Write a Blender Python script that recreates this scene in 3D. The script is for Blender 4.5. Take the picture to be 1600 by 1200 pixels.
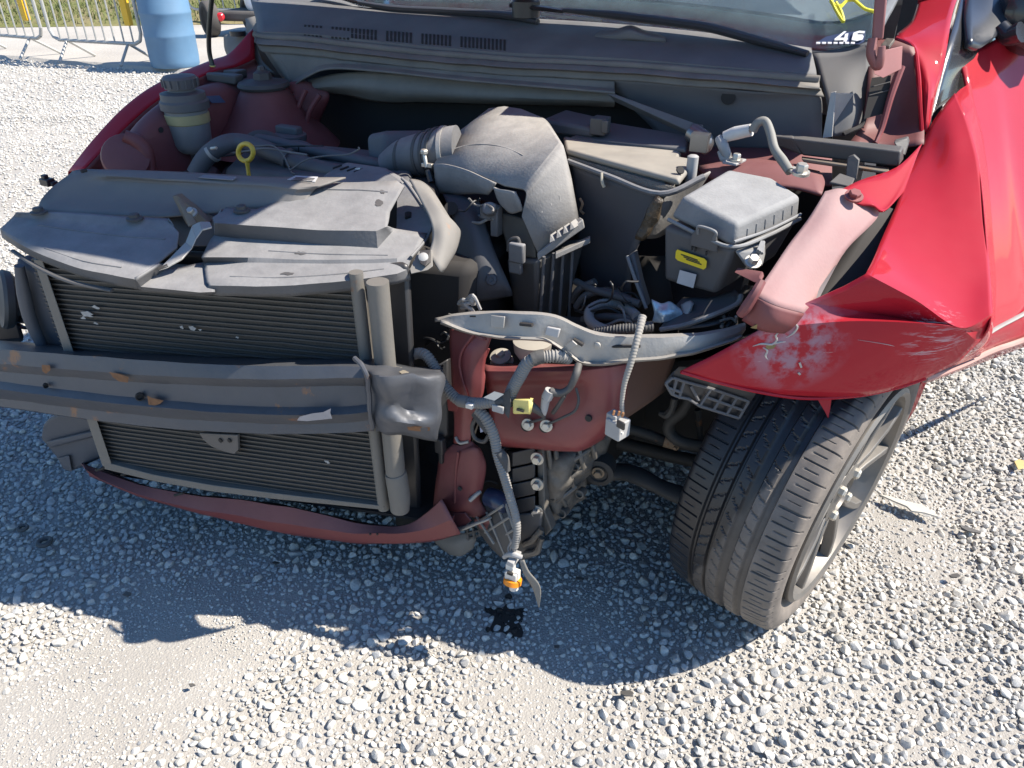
import bpy, bmesh, math, random
import numpy as np
from mathutils import Vector, Matrix, noise as mnoise

# ------------------------------------------------------------------ camera, sky, sun, exposure
scene = bpy.context.scene
for _o in list(bpy.data.objects):
    bpy.data.objects.remove(_o)
COL = scene.collection
CAM_H, PITCH, FPX = 1.15, math.radians(31.0), 1200.0
cam_data = bpy.data.cameras.new('camera')
cam_data.sensor_fit = 'HORIZONTAL'
cam_data.sensor_width = 36.0
cam_data.lens = 36.0 * FPX / 1600.0
cam_data.clip_start = 0.05
cam_data.clip_end = 500.0
cam = bpy.data.objects.new('camera', cam_data)
cam.location = (0, 0, CAM_H)
cam.rotation_euler = (math.pi / 2 - PITCH, 0, 0)
COL.objects.link(cam)
scene.camera = cam

SUN_DIR = Vector((0.668, -0.050, 0.744)).normalized()       # towards the sun
world = bpy.data.worlds.new('World')
scene.world = world
world.use_nodes = True
wn = world.node_tree.nodes
sky = wn.new('ShaderNodeTexSky')
sky.sky_type = 'NISHITA'
sky.sun_disc = False
sky.sun_elevation = math.asin(SUN_DIR.z)
sky.sun_rotation = math.atan2(SUN_DIR.x, SUN_DIR.y)
sky.air_density = 1.0
sky.dust_density = 0.2
sky.ozone_density = 5.0
hsv = wn.new('ShaderNodeHueSaturation')
hsv.inputs['Saturation'].default_value = 1.12
world.node_tree.links.new(sky.outputs[0], hsv.inputs['Color'])
world.node_tree.links.new(hsv.outputs[0], wn['Background'].inputs[0])
wn['Background'].inputs[1].default_value = 0.11
sun_data = bpy.data.lights.new('sun', 'SUN')
sun_data.energy = 5.0
sun_data.angle = math.radians(0.5)
sun_data.color = (1.0, 0.925, 0.82)
sun = bpy.data.objects.new('sun', sun_data)
sun.rotation_euler = SUN_DIR.to_track_quat('Z', 'Y').to_euler()
sun.location = SUN_DIR * 20
COL.objects.link(sun)
scene.view_settings.view_transform = 'Standard'
scene.view_settings.look = 'None'
scene.view_settings.exposure = 1.0
scene.view_settings.gamma = 1.0
scene.view_settings.use_curve_mapping = False

# ------------------------------------------------------------------ measuring helpers
CP, SP = math.cos(PITCH), math.sin(PITCH)
ORG = Vector((0, 0, CAM_H))
def ray(px, py):
    a = (px - 800) / FPX; b = (600 - py) / FPX
    return Vector((a, CP + b * SP, -SP + b * CP))
def PY(px, py, y):                 # photo point at a distance y ahead
    r = ray(px, py); return ORG + r * (y / r.y)
def PZ(px, py, z):                 # photo point at a height z
    r = ray(px, py); return ORG + r * ((z - CAM_H) / r.z)
def PV(px, py, v, psi=28.0):       # photo point on a plane across the car
    s = math.radians(psi); r = ray(px, py)
    return ORG + r * (v / (math.sin(s) * r.x + math.cos(s) * r.y))
AX = Vector((math.sin(math.radians(28)), math.cos(math.radians(28)), 0))   # car axis, rearwards
LT = Vector((AX.y, -AX.x, 0))                                              # to the car's left side
UP = Vector((0, 0, 1))
def PU(px, py, u):                 # photo point on a lengthwise plane of the car
    r = ray(px, py); return ORG + r * (u / LT.dot(r))

# ------------------------------------------------------------------ material helpers
def _n(nt, t, **kw):
    n = nt.nodes.new(t)
    for k, v in kw.items():
        setattr(n, k, v)
    return n
def rgba(c):
    return (c[0], c[1], c[2], 1.0)
MATS = {}
def mat(name, base, rough=0.6, metal=0.0, dust=0.0, dcol=(0.33, 0.30, 0.26), dscale=9.0, var=0.25, vscale=22.0,
        coat=0.0, bump=0.0, bscale=160.0, up=0.5, rust=0.0, spec=0.5, streak=0.0, scratch=0.0, emit=None, scol=(0.5, 0.5, 0.48)):
    if name in MATS:
        return MATS[name]
    m = bpy.data.materials.new(name); m.use_nodes = True; MATS[name] = m
    nt = m.node_tree; L = nt.links.new; b = nt.nodes['Principled BSDF']
    tc = _n(nt, 'ShaderNodeTexCoord'); geo = _n(nt, 'ShaderNodeNewGeometry')
    pos = geo.outputs['Position']
    n1 = _n(nt, 'ShaderNodeTexNoise'); n1.inputs['Scale'].default_value = vscale; n1.inputs['Detail'].default_value = 6
    n1.inputs['Roughness'].default_value = 0.65; L(pos, n1.inputs['Vector'])
    mx = _n(nt, 'ShaderNodeMix', data_type='RGBA'); mx.blend_type = 'MIX'
    mx.inputs['A'].default_value = rgba([c * (1 - var) for c in base]); mx.inputs['B'].default_value = rgba([min(1, c * (1 + var)) for c in base])
    L(n1.outputs['Fac'], mx.inputs['Factor']); col = mx.outputs['Result']
    rsock = None
    if rust > 0:
        nr = _n(nt, 'ShaderNodeTexNoise'); nr.inputs['Scale'].default_value = 14; nr.inputs['Detail'].default_value = 8; nr.inputs['Roughness'].default_value = 0.7
        L(pos, nr.inputs['Vector'])
        rr = _n(nt, 'ShaderNodeMapRange'); rr.inputs['From Min'].default_value = 0.66 - rust * 0.2; rr.inputs['From Max'].default_value = 0.72 - rust * 0.2
        L(nr.outputs['Fac'], rr.inputs['Value'])
        m2 = _n(nt, 'ShaderNodeMix', data_type='RGBA'); L(rr.outputs['Result'], m2.inputs['Factor']); L(col, m2.inputs['A']); m2.inputs['B'].default_value = (0.24, 0.10, 0.035, 1); col = m2.outputs['Result']
    if scratch > 0:
        ns = _n(nt, 'ShaderNodeTexNoise'); ns.inputs['Scale'].default_value = 1.0; ns.inputs['Detail'].default_value = 4
        mp = _n(nt, 'ShaderNodeMapping'); mp.inputs['Scale'].default_value = (9, 9, 70); L(pos, mp.inputs['Vector']); L(mp.outputs['Vector'], ns.inputs['Vector'])
        sr = _n(nt, 'ShaderNodeMapRange'); sr.inputs['From Min'].default_value = 0.70 - scratch * 0.1; sr.inputs['From Max'].default_value = 0.74 - scratch * 0.1
        L(ns.outputs['Fac'], sr.inputs['Value'])
        m3 = _n(nt, 'ShaderNodeMix', data_type='RGBA'); L(sr.outputs['Result'], m3.inputs['Factor']); L(col, m3.inputs['A']); m3.inputs['B'].default_value = rgba(scol); col = m3.outputs['Result']
    b.inputs['Roughness'].default_value = rough
    if dust > 0:
        nd = _n(nt, 'ShaderNodeTexNoise'); nd.inputs['Scale'].default_value = dscale; nd.inputs['Detail'].default_value = 7; nd.inputs['Roughness'].default_value = 0.62
        L(pos, nd.inputs['Vector'])
        mr = _n(nt, 'ShaderNodeMapRange'); mr.inputs['From Min'].default_value = 0.3; mr.inputs['From Max'].default_value = 0.68
        L(nd.outputs['Fac'], mr.inputs['Value'])
        sx = _n(nt, 'ShaderNodeSeparateXYZ'); L(geo.outputs['Normal'], sx.inputs[0])
        mu = _n(nt, 'ShaderNodeMapRange'); mu.inputs['From Min'].default_value = -0.3; mu.inputs['From Max'].default_value = 0.9
        mu.inputs['To Min'].default_value = 1 - up; mu.inputs['To Max'].default_value = 1.0; L(sx.outputs['Z'], mu.inputs['Value'])
        ad = _n(nt, 'ShaderNodeMath', operation='MULTIPLY_ADD'); L(mr.outputs['Result'], ad.inputs[0]); ad.inputs[1].default_value = 0.36; ad.inputs[2].default_value = 0.64
        mm = _n(nt, 'ShaderNodeMath', operation='MULTIPLY'); L(ad.outputs[0], mm.inputs[0]); L(mu.outputs['Result'], mm.inputs[1])
        m4 = _n(nt, 'ShaderNodeMath', operation='MULTIPLY'); L(mm.outputs[0], m4.inputs[0]); m4.inputs[1].default_value = dust; m4.use_clamp = True
        md = _n(nt, 'ShaderNodeMix', data_type='RGBA'); L(m4.outputs[0], md.inputs['Factor']); L(col, md.inputs['A']); md.inputs['B'].default_value = rgba(dcol); col = md.outputs['Result']
        mrr = _n(nt, 'ShaderNodeMapRange'); mrr.inputs['To Min'].default_value = rough; mrr.inputs['To Max'].default_value = 0.92
        L(m4.outputs[0], mrr.inputs['Value']); L(mrr.outputs['Result'], b.inputs['Roughness'])
        if coat > 0:
            mc = _n(nt, 'ShaderNodeMapRange'); mc.inputs['To Min'].default_value = coat; mc.inputs['To Max'].default_value = 0.0
            L(m4.outputs[0], mc.inputs['Value']); L(mc.outputs['Result'], b.inputs['Coat Weight'])
    elif coat > 0:
        b.inputs['Coat Weight'].default_value = coat
    b.inputs['Coat Roughness'].default_value = 0.04
    b.inputs['Coat IOR'].default_value = 1.38
    L(col, b.inputs['Base Color'])
    b.inputs['Metallic'].default_value = metal
    b.inputs['Specular IOR Level'].default_value = spec
    if bump > 0:
        nb = _n(nt, 'ShaderNodeTexNoise'); nb.inputs['Scale'].default_value = bscale; nb.inputs['Detail'].default_value = 4; L(pos, nb.inputs['Vector'])
        bp = _n(nt, 'ShaderNodeBump'); bp.inputs['Strength'].default_value = bump; bp.inputs['Distance'].default_value = 0.004
        L(nb.outputs['Fac'], bp.inputs['Height']); L(bp.outputs['Normal'], b.inputs['Normal'])
    if emit:
        b.inputs['Emission Color'].default_value = rgba(emit[0]); b.inputs['Emission Strength'].default_value = emit[1]
    return m

# ------------------------------------------------------------------ object helpers
WORG = {}                                                    # world origin of every empty or part
def tag(o, label=None, cat=None, group=None, kind=None):
    if label: o['label'] = label
    if cat: o['category'] = cat
    if group: o['group'] = group
    if kind: o['kind'] = kind
    return o
def empty(name, loc, label=None, cat=None, group=None):
    o = bpy.data.objects.new(name, None); COL.objects.link(o); o.location = loc
    o.empty_display_size = 0.1; WORG[o] = Vector(loc)
    return tag(o, label, cat, group)
def part(name, parent, geo, m, bevel=0.0, seg=2, solid=0.0, sub=0, smooth=True, angle=38, label=None, off=0.0):
    """geo = (verts, faces) in world space -> one mesh object, origin at its centre"""
    vs, fs = geo
    vs = [Vector(v) for v in vs]
    lo = Vector([min(v[i] for v in vs) for i in range(3)]); hi = Vector([max(v[i] for v in vs) for i in range(3)])
    c = (lo + hi) / 2
    me = bpy.data.meshes.new(name)
    me.from_pydata([v - c for v in vs], [], [tuple(f) for f in fs])
    me.validate()
    bm = bmesh.new(); bm.from_mesh(me)
    bmesh.ops.recalc_face_normals(bm, faces=bm.faces[:])
    bm.to_mesh(me); bm.free()
    if m: me.materials.append(m)
    o = bpy.data.objects.new(name, me); COL.objects.link(o)
    if parent is not None:
        o.parent = parent; o.location = c - WORG[parent]
    else:
        o.location = c
    WORG[o] = c
    if solid:
        s = o.modifiers.new('solid', 'SOLIDIFY'); s.thickness = solid; s.offset = off; s.use_even_offset = False
    if bevel:
        b = o.modifiers.new('bevel', 'BEVEL'); b.width = bevel; b.segments = seg; b.limit_method = 'ANGLE'; b.angle_limit = math.radians(30); b.harden_normals = False
    if sub:
        s = o.modifiers.new('sub', 'SUBSURF'); s.levels = sub; s.render_levels = sub
    if smooth:
        for p in me.polygons: p.use_smooth = True
        if not sub:
            me.set_sharp_from_angle(angle=math.radians(angle))
    if label: o['label'] = label
    return o
def join(*geos):
    V_, F_ = [], []
    for vs, fs in geos:
        k = len(V_); V_ += [Vector(v) for v in vs]; F_ += [tuple(i + k for i in f) for f in fs]
    return V_, F_
def catmull(pts, n, closed=False):
    pts = [Vector(p) for p in pts]
    if len(pts) == 2:
        return [pts[0].lerp(pts[1], i / n) for i in range(n + 1)]
    out = []
    m = len(pts)
    segs = m if closed else m - 1
    for i in range(segs):
        if closed:
            p0, p1, p2, p3 = pts[(i - 1) % m], pts[i], pts[(i + 1) % m], pts[(i + 2) % m]
        else:
            p1, p2 = pts[i], pts[i + 1]
            p0 = pts[i - 1] if i else p1 * 2 - p2
            p3 = pts[i + 2] if i + 2 < m else p2 * 2 - p1
        for k in range(n):
            t = k / n
            out.append(0.5 * ((2 * p1) + (p2 - p0) * t + (2 * p0 - 5 * p1 + 4 * p2 - p3) * t * t + (3 * p1 - p0 - 3 * p2 + p3) * t ** 3))
    if not closed: out.append(pts[-1].copy())
    return out
def grid(rows, nu=4, nv=4, smooth_u=True, smooth_v=True):
    """rows of points -> interpolated surface patch"""
    def line(p, n, s):
        if s: return catmull(p, n)
        o = []
        for i in range(len(p) - 1):
            o += [Vector(p[i]).lerp(Vector(p[i + 1]), k / n) for k in range(n)]
        return o + [Vector(p[-1])]
    R = [line(r, nu, smooth_u) for r in rows]
    cols = [line([r[j] for r in R], nv, smooth_v) for j in range(len(R[0]))]
    nr, nc = len(cols[0]), len(cols)
    vs = [cols[j][i] for i in range(nr) for j in range(nc)]
    fs = [(i * nc + j, i * nc + j + 1, (i + 1) * nc + j + 1, (i + 1) * nc + j) for i in range(nr - 1) for j in range(nc - 1)]
    return vs, fs
def prism(poly, ext):
    """polygon (3D points) pushed along a vector"""
    n = len(poly); e = Vector(ext)
    vs = [Vector(p) for p in poly] + [Vector(p) + e for p in poly]
    fs = [tuple(range(n)), tuple(range(2 * n - 1, n - 1, -1))] + [(i, (i + 1) % n, n + (i + 1) % n, n + i) for i in range(n)]
    return vs, fs
def hexa(a, b):
    """two quads -> solid"""
    vs = [Vector(p) for p in a] + [Vector(p) for p in b]
    return vs, [(0, 1, 2, 3), (7, 6, 5, 4), (0, 4, 5, 1), (1, 5, 6, 2), (2, 6, 7, 3), (3, 7, 4, 0)]
def frame_of(d, ref=None):
    d = Vector(d).normalized()
    r = Vector(ref) if ref is not None else (Vector((0, 0, 1)) if abs(d.z) < 0.9 else Vector((1, 0, 0)))
    x = r.cross(d).normalized(); return x, d.cross(x), d
def box(c, size, ax=None, up=None):
    """box about c: size along (x, y, z) of the frame whose y axis is ax"""
    y = Vector(ax if ax is not None else (0, 1, 0)).normalized(); z = Vector(up if up is not None else (0, 0, 1)); x = y.cross(z).normalized(); z = x.cross(y)
    c = Vector(c); s = [k / 2 for k in size]
    q = lambda i, j, k: c + x * (s[0] * i) + y * (s[1] * j) + z * (s[2] * k)
    return hexa([q(-1, -1, -1), q(1, -1, -1), q(1, 1, -1), q(-1, 1, -1)], [q(-1, -1, 1), q(1, -1, 1), q(1, 1, 1), q(-1, 1, 1)])
def tube(pts, r, n=10, seg=6, cap=True, rib=0.0, ribs=0, flat=1.0, ref=None):
    """swept round (or flattened) section; r a number or one per point; rib = corrugation depth"""
    P_ = catmull(pts, seg) if len(pts) > 2 or rib else catmull(pts, 1)
    rr = r if isinstance(r, (list, tuple)) else [r] * len(pts)
    R_ = []
    m = len(P_)
    for i in range(m):
        t = i / (m - 1) * (len(rr) - 1); k = min(int(t), len(rr) - 2); R_.append(rr[k] + (rr[k + 1] - rr[k]) * (t - k))
    if rib:                                                  # resample finely for corrugated hose
        d = [0.0]
        for i in range(1, m): d.append(d[-1] + (P_[i] - P_[i - 1]).length)
        tot = d[-1]; N = max(4, int(ribs) * 4 if ribs else int(tot / 0.0045) * 4); Q_, S_ = [], []
        j = 0
        for i in range(N + 1):
            s = tot * i / N
            while j < m - 2 and d[j + 1] < s: j += 1
            f = (s - d[j]) / max(1e-9, d[j + 1] - d[j]); Q_.append(P_[j].lerp(P_[j + 1], f)); S_.append((R_[j] + (R_[j + 1] - R_[j]) * f) * (1 + (rib if i % 4 in (1, 2) else -rib)))
        P_, R_, m = Q_, S_, N + 1
    vs, fs = [], []
    prev = None
    for i in range(m):
        d_ = (P_[min(i + 1, m - 1)] - P_[max(i - 1, 0)])
        if d_.length < 1e-9: d_ = Vector((0, 0, 1))
        d_.normalize()
        if prev is None: x, y, _ = frame_of(d_, ref)
        else:
            x = prev - d_ * prev.dot(d_)
            x = x.normalized() if x.length > 1e-6 else frame_of(d_)[0]
            y = d_.cross(x)
        prev = x
        for k in range(n):
            a = 2 * math.pi * k / n
            vs.append(P_[i] + x * (math.cos(a) * R_[i]) + y * (math.sin(a) * R_[i] * flat))
    for i in range(m - 1):
        for k in range(n):
            fs.append((i * n + k, i * n + (k + 1) % n, (i + 1) * n + (k + 1) % n, (i + 1) * n + k))
    if cap:
        fs.append(tuple(range(n - 1, -1, -1))); fs.append(tuple((m - 1) * n + k for k in range(n)))
    return vs, fs
def lathe(o, ax, prof, n=24, ref=None):
    """profile (radius, height) turned about an axis"""
    x, y, d = frame_of(ax, ref); o = Vector(o); vs, fs = [], []
    for r, h in prof:
        for k in range(n):
            a = 2 * math.pi * k / n; vs.append(o + d * h + x * (math.cos(a) * r) + y * (math.sin(a) * r))
    for i in range(len(prof) - 1):
        for k in range(n):
            fs.append((i * n + k, i * n + (k + 1) % n, (i + 1) * n + (k + 1) % n, (i + 1) * n + k))
    fs.append(tuple(range(n - 1, -1, -1))); fs.append(tuple((len(prof) - 1) * n + k for k in range(n)))
    return vs, fs
def bolt_geo(p, nrm, r=0.008, h=0.006):
    """washer and hexagon head"""
    w = lathe(p, nrm, [(r * 1.5, -0.001), (r * 1.5, h * 0.3), (r * 1.05, h * 0.32)], 18)
    return join(w, lathe(Vector(p) + Vector(nrm).normalized() * h * 0.3, nrm, [(r, 0), (r, h * 0.85), (r * 0.85, h)], 6))
def bumpy(geo, amp, sc, seed=0.0):
    """small irregular dents"""
    vs, fs = geo
    return [v + mnoise.noise_vector(v * sc + Vector((seed, seed * 2, 3))) * amp for v in vs], fs
# ------------------------------------------------------------------ ground, paving strip, grass, gravel
def ground_mat(name, c1, c2, c3, sc, grit, bumps):
    m = bpy.data.materials.new(name); m.use_nodes = True; nt = m.node_tree; L = nt.links.new; b = nt.nodes['Principled BSDF']
    geo = _n(nt, 'ShaderNodeNewGeometry'); pos = geo.outputs['Position']
    n1 = _n(nt, 'ShaderNodeTexNoise'); n1.inputs['Scale'].default_value = sc; n1.inputs['Detail'].default_value = 9; n1.inputs['Roughness'].default_value = 0.62; L(pos, n1.inputs['Vector'])
    n2 = _n(nt, 'ShaderNodeTexNoise'); n2.inputs['Scale'].default_value = grit; n2.inputs['Detail'].default_value = 5; n2.inputs['Roughness'].default_value = 0.7; L(pos, n2.inputs['Vector'])
    cr = _n(nt, 'ShaderNodeValToRGB'); cr.color_ramp.elements[0].position = 0.36; cr.color_ramp.elements[1].position = 0.64
    cr.color_ramp.elements[0].color = rgba(c1); cr.color_ramp.elements[1].color = rgba(c2); L(n1.outputs['Fac'], cr.inputs['Fac'])
    mr = _n(nt, 'ShaderNodeMapRange'); mr.inputs['From Min'].default_value = 0.4; mr.inputs['From Max'].default_value = 0.75; mr.inputs['To Max'].default_value = 0.75; L(n2.outputs['Fac'], mr.inputs['Value'])
    mx = _n(nt, 'ShaderNodeMix', data_type='RGBA'); L(mr.outputs['Result'], mx.inputs['Factor']); L(cr.outputs['Color'], mx.inputs['A']); mx.inputs['B'].default_value = rgba(c3)
    L(mx.outputs['Result'], b.inputs['Base Color']); b.inputs['Roughness'].default_value = 0.95; b.inputs['Specular IOR Level'].default_value = 0.2
    vo = _n(nt, 'ShaderNodeTexVoronoi'); vo.inputs['Scale'].default_value = grit * 0.7; L(pos, vo.inputs['Vector'])
    ad = _n(nt, 'ShaderNodeMath', operation='SUBTRACT'); L(n2.outputs['Fac'], ad.inputs[0]); L(vo.outputs['Distance'], ad.inputs[1])
    bp = _n(nt, 'ShaderNodeBump'); bp.inputs['Strength'].default_value = bumps; bp.inputs['Distance'].default_value = 0.006; L(ad.outputs[0], bp.inputs['Height']); L(bp.outputs['Normal'], b.inputs['Normal'])
    return m
M_dirt = ground_mat('packed stone dust', (0.325, 0.305, 0.275), (0.40, 0.38, 0.345), (0.30, 0.285, 0.26), 3.0, 330.0, 0.35)
M_strip = ground_mat('worn pale paving', (0.36, 0.335, 0.30), (0.44, 0.415, 0.37), (0.33, 0.305, 0.27), 1.2, 60.0, 0.4)
M_turf = ground_mat('dry turf', (0.10, 0.12, 0.035), (0.24, 0.19, 0.11), (0.16, 0.17, 0.06), 1.6, 30.0, 0.8)

def dirt_field(x, y):                                        # 1 = bare dust, 0 = dense stones
    n = mnoise.noise(Vector((x * 1.5 + 3.1, y * 1.5 - 1.7, 0.3))) * 0.55 + mnoise.noise(Vector((x * 4.6, y * 4.6, 4.2))) * 0.35
    for cx, cy, r, w in DIRT: n += w * (0.85 if w > 0 else 1) * math.exp(-((x - cx) ** 2 + (y - cy) ** 2) / (r * r))
    return n
_d = lambda px, py: PZ(px, py, 0)
DIRT = []
for px, py, r, w in ((90, 1140, 0.20, 1.1), (20, 1190, 0.14, 0.9), (230, 1040, 0.13, 0.7), (330, 1010, 0.12, 0.6), (790, 1060, 0.16, 0.75), (860, 1110, 0.10, 0.5), (980, 1130, 0.06, 0.4), (960, 950, 0.14, 0.7), (300, 960, 0.14, 0.5), (480, 930, 0.14, 0.5),
                     (1350, 850, 0.20, 0.75), (1420, 800, 0.16, 0.6), (1450, 950, 0.14, 0.45), (100, 840, 0.14, 0.3), (1150, 1150, 0.35, -0.5), (1400, 1130, 0.4, -0.5), (550, 1120, 0.25, -0.3), (150, 760, 0.2, -0.2)):
    q = _d(px, py); DIRT.append((q.x, q.y, r, w))
# one sheet to the horizon, finer near the car
xs = sorted(set([-150, -60, -25, -12, -8] + [round(-6 + 0.12 * i, 3) for i in range(76)] + [4, 8, 15, 30, 60, 150]))
ys = sorted(set([-60, -20, -6, -2] + [round(0.1 + 0.12 * i, 3) for i in range(40)] + [5.2, 6, 7, 8, 9, 10, 12, 16, 25, 50, 100, 220]))
gz = lambda x, y: (0.010 * mnoise.noise(Vector((x * 1.1, y * 1.1, 0))) + 0.004 * mnoise.noise(Vector((x * 5, y * 5, 2)))) if -6.5 < x < 3.5 and 0 < y < 5.5 else 0.0
gv = [(x, y, gz(x, y)) for y in ys for x in xs]; nx = len(xs)
gf = [(j * nx + i, j * nx + i + 1, (j + 1) * nx + i + 1, (j + 1) * nx + i) for j in range(len(ys) - 1) for i in range(nx - 1)]
tag(part('ground', None, (gv, gf), M_dirt), kind='structure')
# pale paving strip with a broken front edge
e0, e1 = PZ(-200, 76, 0), PZ(330, 118, 0); f0, f1 = PZ(-200, 52, 0), PZ(330, 44, 0)
ed = []
for i in range(61):
    t = -0.6 + i / 60 * 6.0; p = e0.lerp(e1, t); p.y += 0.10 * mnoise.noise(Vector((t * 9, 0, 5))) + 0.05 * mnoise.noise(Vector((t * 31, 0, 5))); ed.append(p)
fd = [f0.lerp(f1, -0.6 + i / 60 * 6.0) for i in range(61)]
vs = [Vector((p.x, p.y, 0.035)) for p in ed] + [Vector((p.x, p.y, 0.04)) for p in fd] + [Vector((p.x, p.y - 0.05, -0.01)) for p in ed]
fs = [(i, i + 1, 62 + i, 61 + i) for i in range(60)] + [(122 + i, 123 + i, i + 1, i) for i in range(60)]
tag(part('paved_strip', None, (vs, fs), M_strip), kind='structure')
# grass verge behind the strip, rising slightly
rows = []
for k, (dy, z) in enumerate(((0.0, 0.044), (0.12, 0.09), (2.0, 0.25), (6.0, 0.6), (30, 1.6), (140, 3.0))):
    rows.append([Vector((p.x * (1 + dy * 0.06), p.y + dy, z + 0.03 * mnoise.noise(Vector((p.x, dy, 0))))) for p in [f0.lerp(f1, -1.5 + i / 20 * 9) for i in range(21)]])
tag(part('grass_verge', None, grid(rows, 2, 2, False, False), M_turf), kind='structure')
rng = np.random.default_rng(7)
vs, fs = [], []
for i in range(9000):
    t = rng.uniform(-0.4, 1.6); p = f0.lerp(f1, t); dy = abs(rng.normal(0, 2.2)); x, y = p.x * (1 + dy * 0.06), p.y + 0.05 + dy
    z = np.interp(dy, [0, 0.12, 2, 6, 30], [0.044, 0.09, 0.25, 0.6, 1.6]); h = rng.uniform(0.03, 0.10); a = rng.uniform(0, 6.28); w = 0.012
    dx, dyy = math.cos(a) * w, math.sin(a) * w; lx, ly = rng.normal(0, 0.03), rng.normal(0, 0.03); k = len(vs)
    vs += [(x - dx, y - dyy, z - 0.01), (x + dx, y + dyy, z - 0.01), (x + lx, y + ly, z + h)]; fs.append((k, k + 1, k + 2))
M_grass = mat('grass blades', (0.13, 0.15, 0.045), 0.8, var=0.6, vscale=4)
tag(part('grass', None, (vs, fs), M_grass), 'short dry green and tan grass on the verge behind the barricades', 'grass', kind='stuff')

# loose gravel: one object, stones set out by points
def stone_mat():
    m = bpy.data.materials.new('pale crushed stone'); m.use_nodes = True; nt = m.node_tree; L = nt.links.new; b = nt.nodes['Principled BSDF']
    at = _n(nt, 'ShaderNodeAttribute'); at.attribute_type = 'INSTANCER'; at.attribute_name = 'tone'
    cr = _n(nt, 'ShaderNodeValToRGB'); e = cr.color_ramp.elements
    e[0].position = 0.0; e[0].color = (0.035, 0.031, 0.028, 1); e[1].position = 1.0; e[1].color = (0.64, 0.615, 0.56, 1); x = e.new(0.02); x.color = (0.05, 0.045, 0.04, 1); x = e.new(0.04); x.color = (0.29, 0.286, 0.275, 1)
    x = e.new(0.3); x.color = (0.43, 0.424, 0.405, 1); x = e.new(0.65); x.color = (0.52, 0.508, 0.475, 1); x = e.new(0.85); x.color = (0.53, 0.498, 0.435, 1)
    L(at.outputs['Fac'], cr.inputs['Fac'])
    geo = _n(nt, 'ShaderNodeNewGeometry'); n1 = _n(nt, 'ShaderNodeTexNoise'); n1.inputs['Scale'].default_value = 140; n1.inputs['Detail'].default_value = 6; n1.inputs['Roughness'].default_value = 0.7
    L(geo.outputs['Position'], n1.inputs['Vector'])
    mr = _n(nt, 'ShaderNodeMapRange'); mr.inputs['From Min'].default_value = 0.3; mr.inputs['From Max'].default_value = 0.7; mr.inputs['To Min'].default_value = 0.72; mr.inputs['To Max'].default_value = 1.15; L(n1.outputs['Fac'], mr.inputs['Value'])
    mx = _n(nt, 'ShaderNodeMix', data_type='RGBA'); mx.blend_type = 'MULTIPLY'; mx.inputs['Factor'].default_value = 1; L(cr.outputs['Color'], mx.inputs['A'])
    cb = _n(nt, 'ShaderNodeCombineColor'); [L(mr.outputs['Result'], cb.inputs[i]) for i in range(3)]; L(cb.outputs[0], mx.inputs['B'])
    L(mx.outputs['Result'], b.inputs['Base Color']); b.inputs['Roughness'].default_value = 0.93; b.inputs['Specular IOR Level'].default_value = 0.25
    bp = _n(nt, 'ShaderNodeBump'); bp.inputs['Strength'].default_value = 0.5; bp.inputs['Distance'].default_value = 0.003; L(n1.outputs['Fac'], bp.inputs['Height']); L(bp.outputs['Normal'], b.inputs['Normal'])
    return m
M_stone = stone_mat()
stones = bpy.data.collections.new('stone_kinds')
for s in range(9):
    bm = bmesh.new(); bmesh.ops.create_icosphere(bm, subdivisions=3, radius=0.5)
    r2 = random.Random(40 + s); cuts = []
    for k in range(13):
        d = Vector((r2.gauss(0, 1), r2.gauss(0, 1), r2.gauss(0, 1))).normalized(); cuts.append((d, r2.uniform(0.27, 0.43)))
    for v in bm.verts:
        for d, h in cuts:                                    # knock flat faces off the ball
            q = v.co.dot(d)
            if q > h: v.co -= d * (q - h) * 0.95
        v.co += mnoise.noise_vector(v.co * 3.0 + Vector((s * 7, 0, 0))) * 0.03
    me = bpy.data.meshes.new('stone'); bm.to_mesh(me); bm.free(); me.materials.append(M_stone)
    for p in me.polygons: p.use_smooth = True
    me.set_sharp_from_angle(angle=math.radians(22))
    stones.objects.link(bpy.data.objects.new('stone', me))
pts, scl, rot, tone, kind = [], [], [], [], []
CELL = {}
STAIN = PZ(791, 966, 0)
def put(x, y, d, rnd, sink, gap=0.42):
    key = (int(x / 0.03), int(y / 0.03))
    for a in (-1, 0, 1):
        for b_ in (-1, 0, 1):
            for (u, v, r) in CELL.get((key[0] + a, key[1] + b_), ()):
                if (u - x) ** 2 + (v - y) ** 2 < ((r + d) * gap) ** 2: return False
    CELL.setdefault(key, []).append((x, y, d))
    ex = (rnd.uniform(0.85, 1.5), rnd.uniform(0.75, 1.1), rnd.uniform(0.6, 0.9))
    pts.append((x, y, gz(x, y) + d * ex[2] * sink)); scl.append((d * ex[0], d * ex[1], d * ex[2]))
    rot.append((rnd.uniform(-0.5, 0.5), rnd.uniform(-0.5, 0.5), rnd.uniform(0, 6.28)))
    t = 0.05 + 0.95 * rnd.betavariate(2.6, 1.7)
    sd = math.hypot((x - STAIN.x) / 1.25, y - STAIN.y)
    if sd < 0.10 and rnd.random() < 1.15 * math.exp(-(sd / 0.027) ** 2): t = 0.0
    tone.append(t); kind.append(rnd.randrange(9)); return True
rr = random.Random(11)
def in_view(x, y, mx=1.6, my=1.35):
    r = Vector((x, y, -CAM_H)); f = r.y * CP - r.z * SP; u = r.y * SP + r.z * CP
    return f > 0 and abs(r.x / f) * FPX < 800 * mx + 60 and abs(u / f) * FPX < 600 * my + 60
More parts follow.
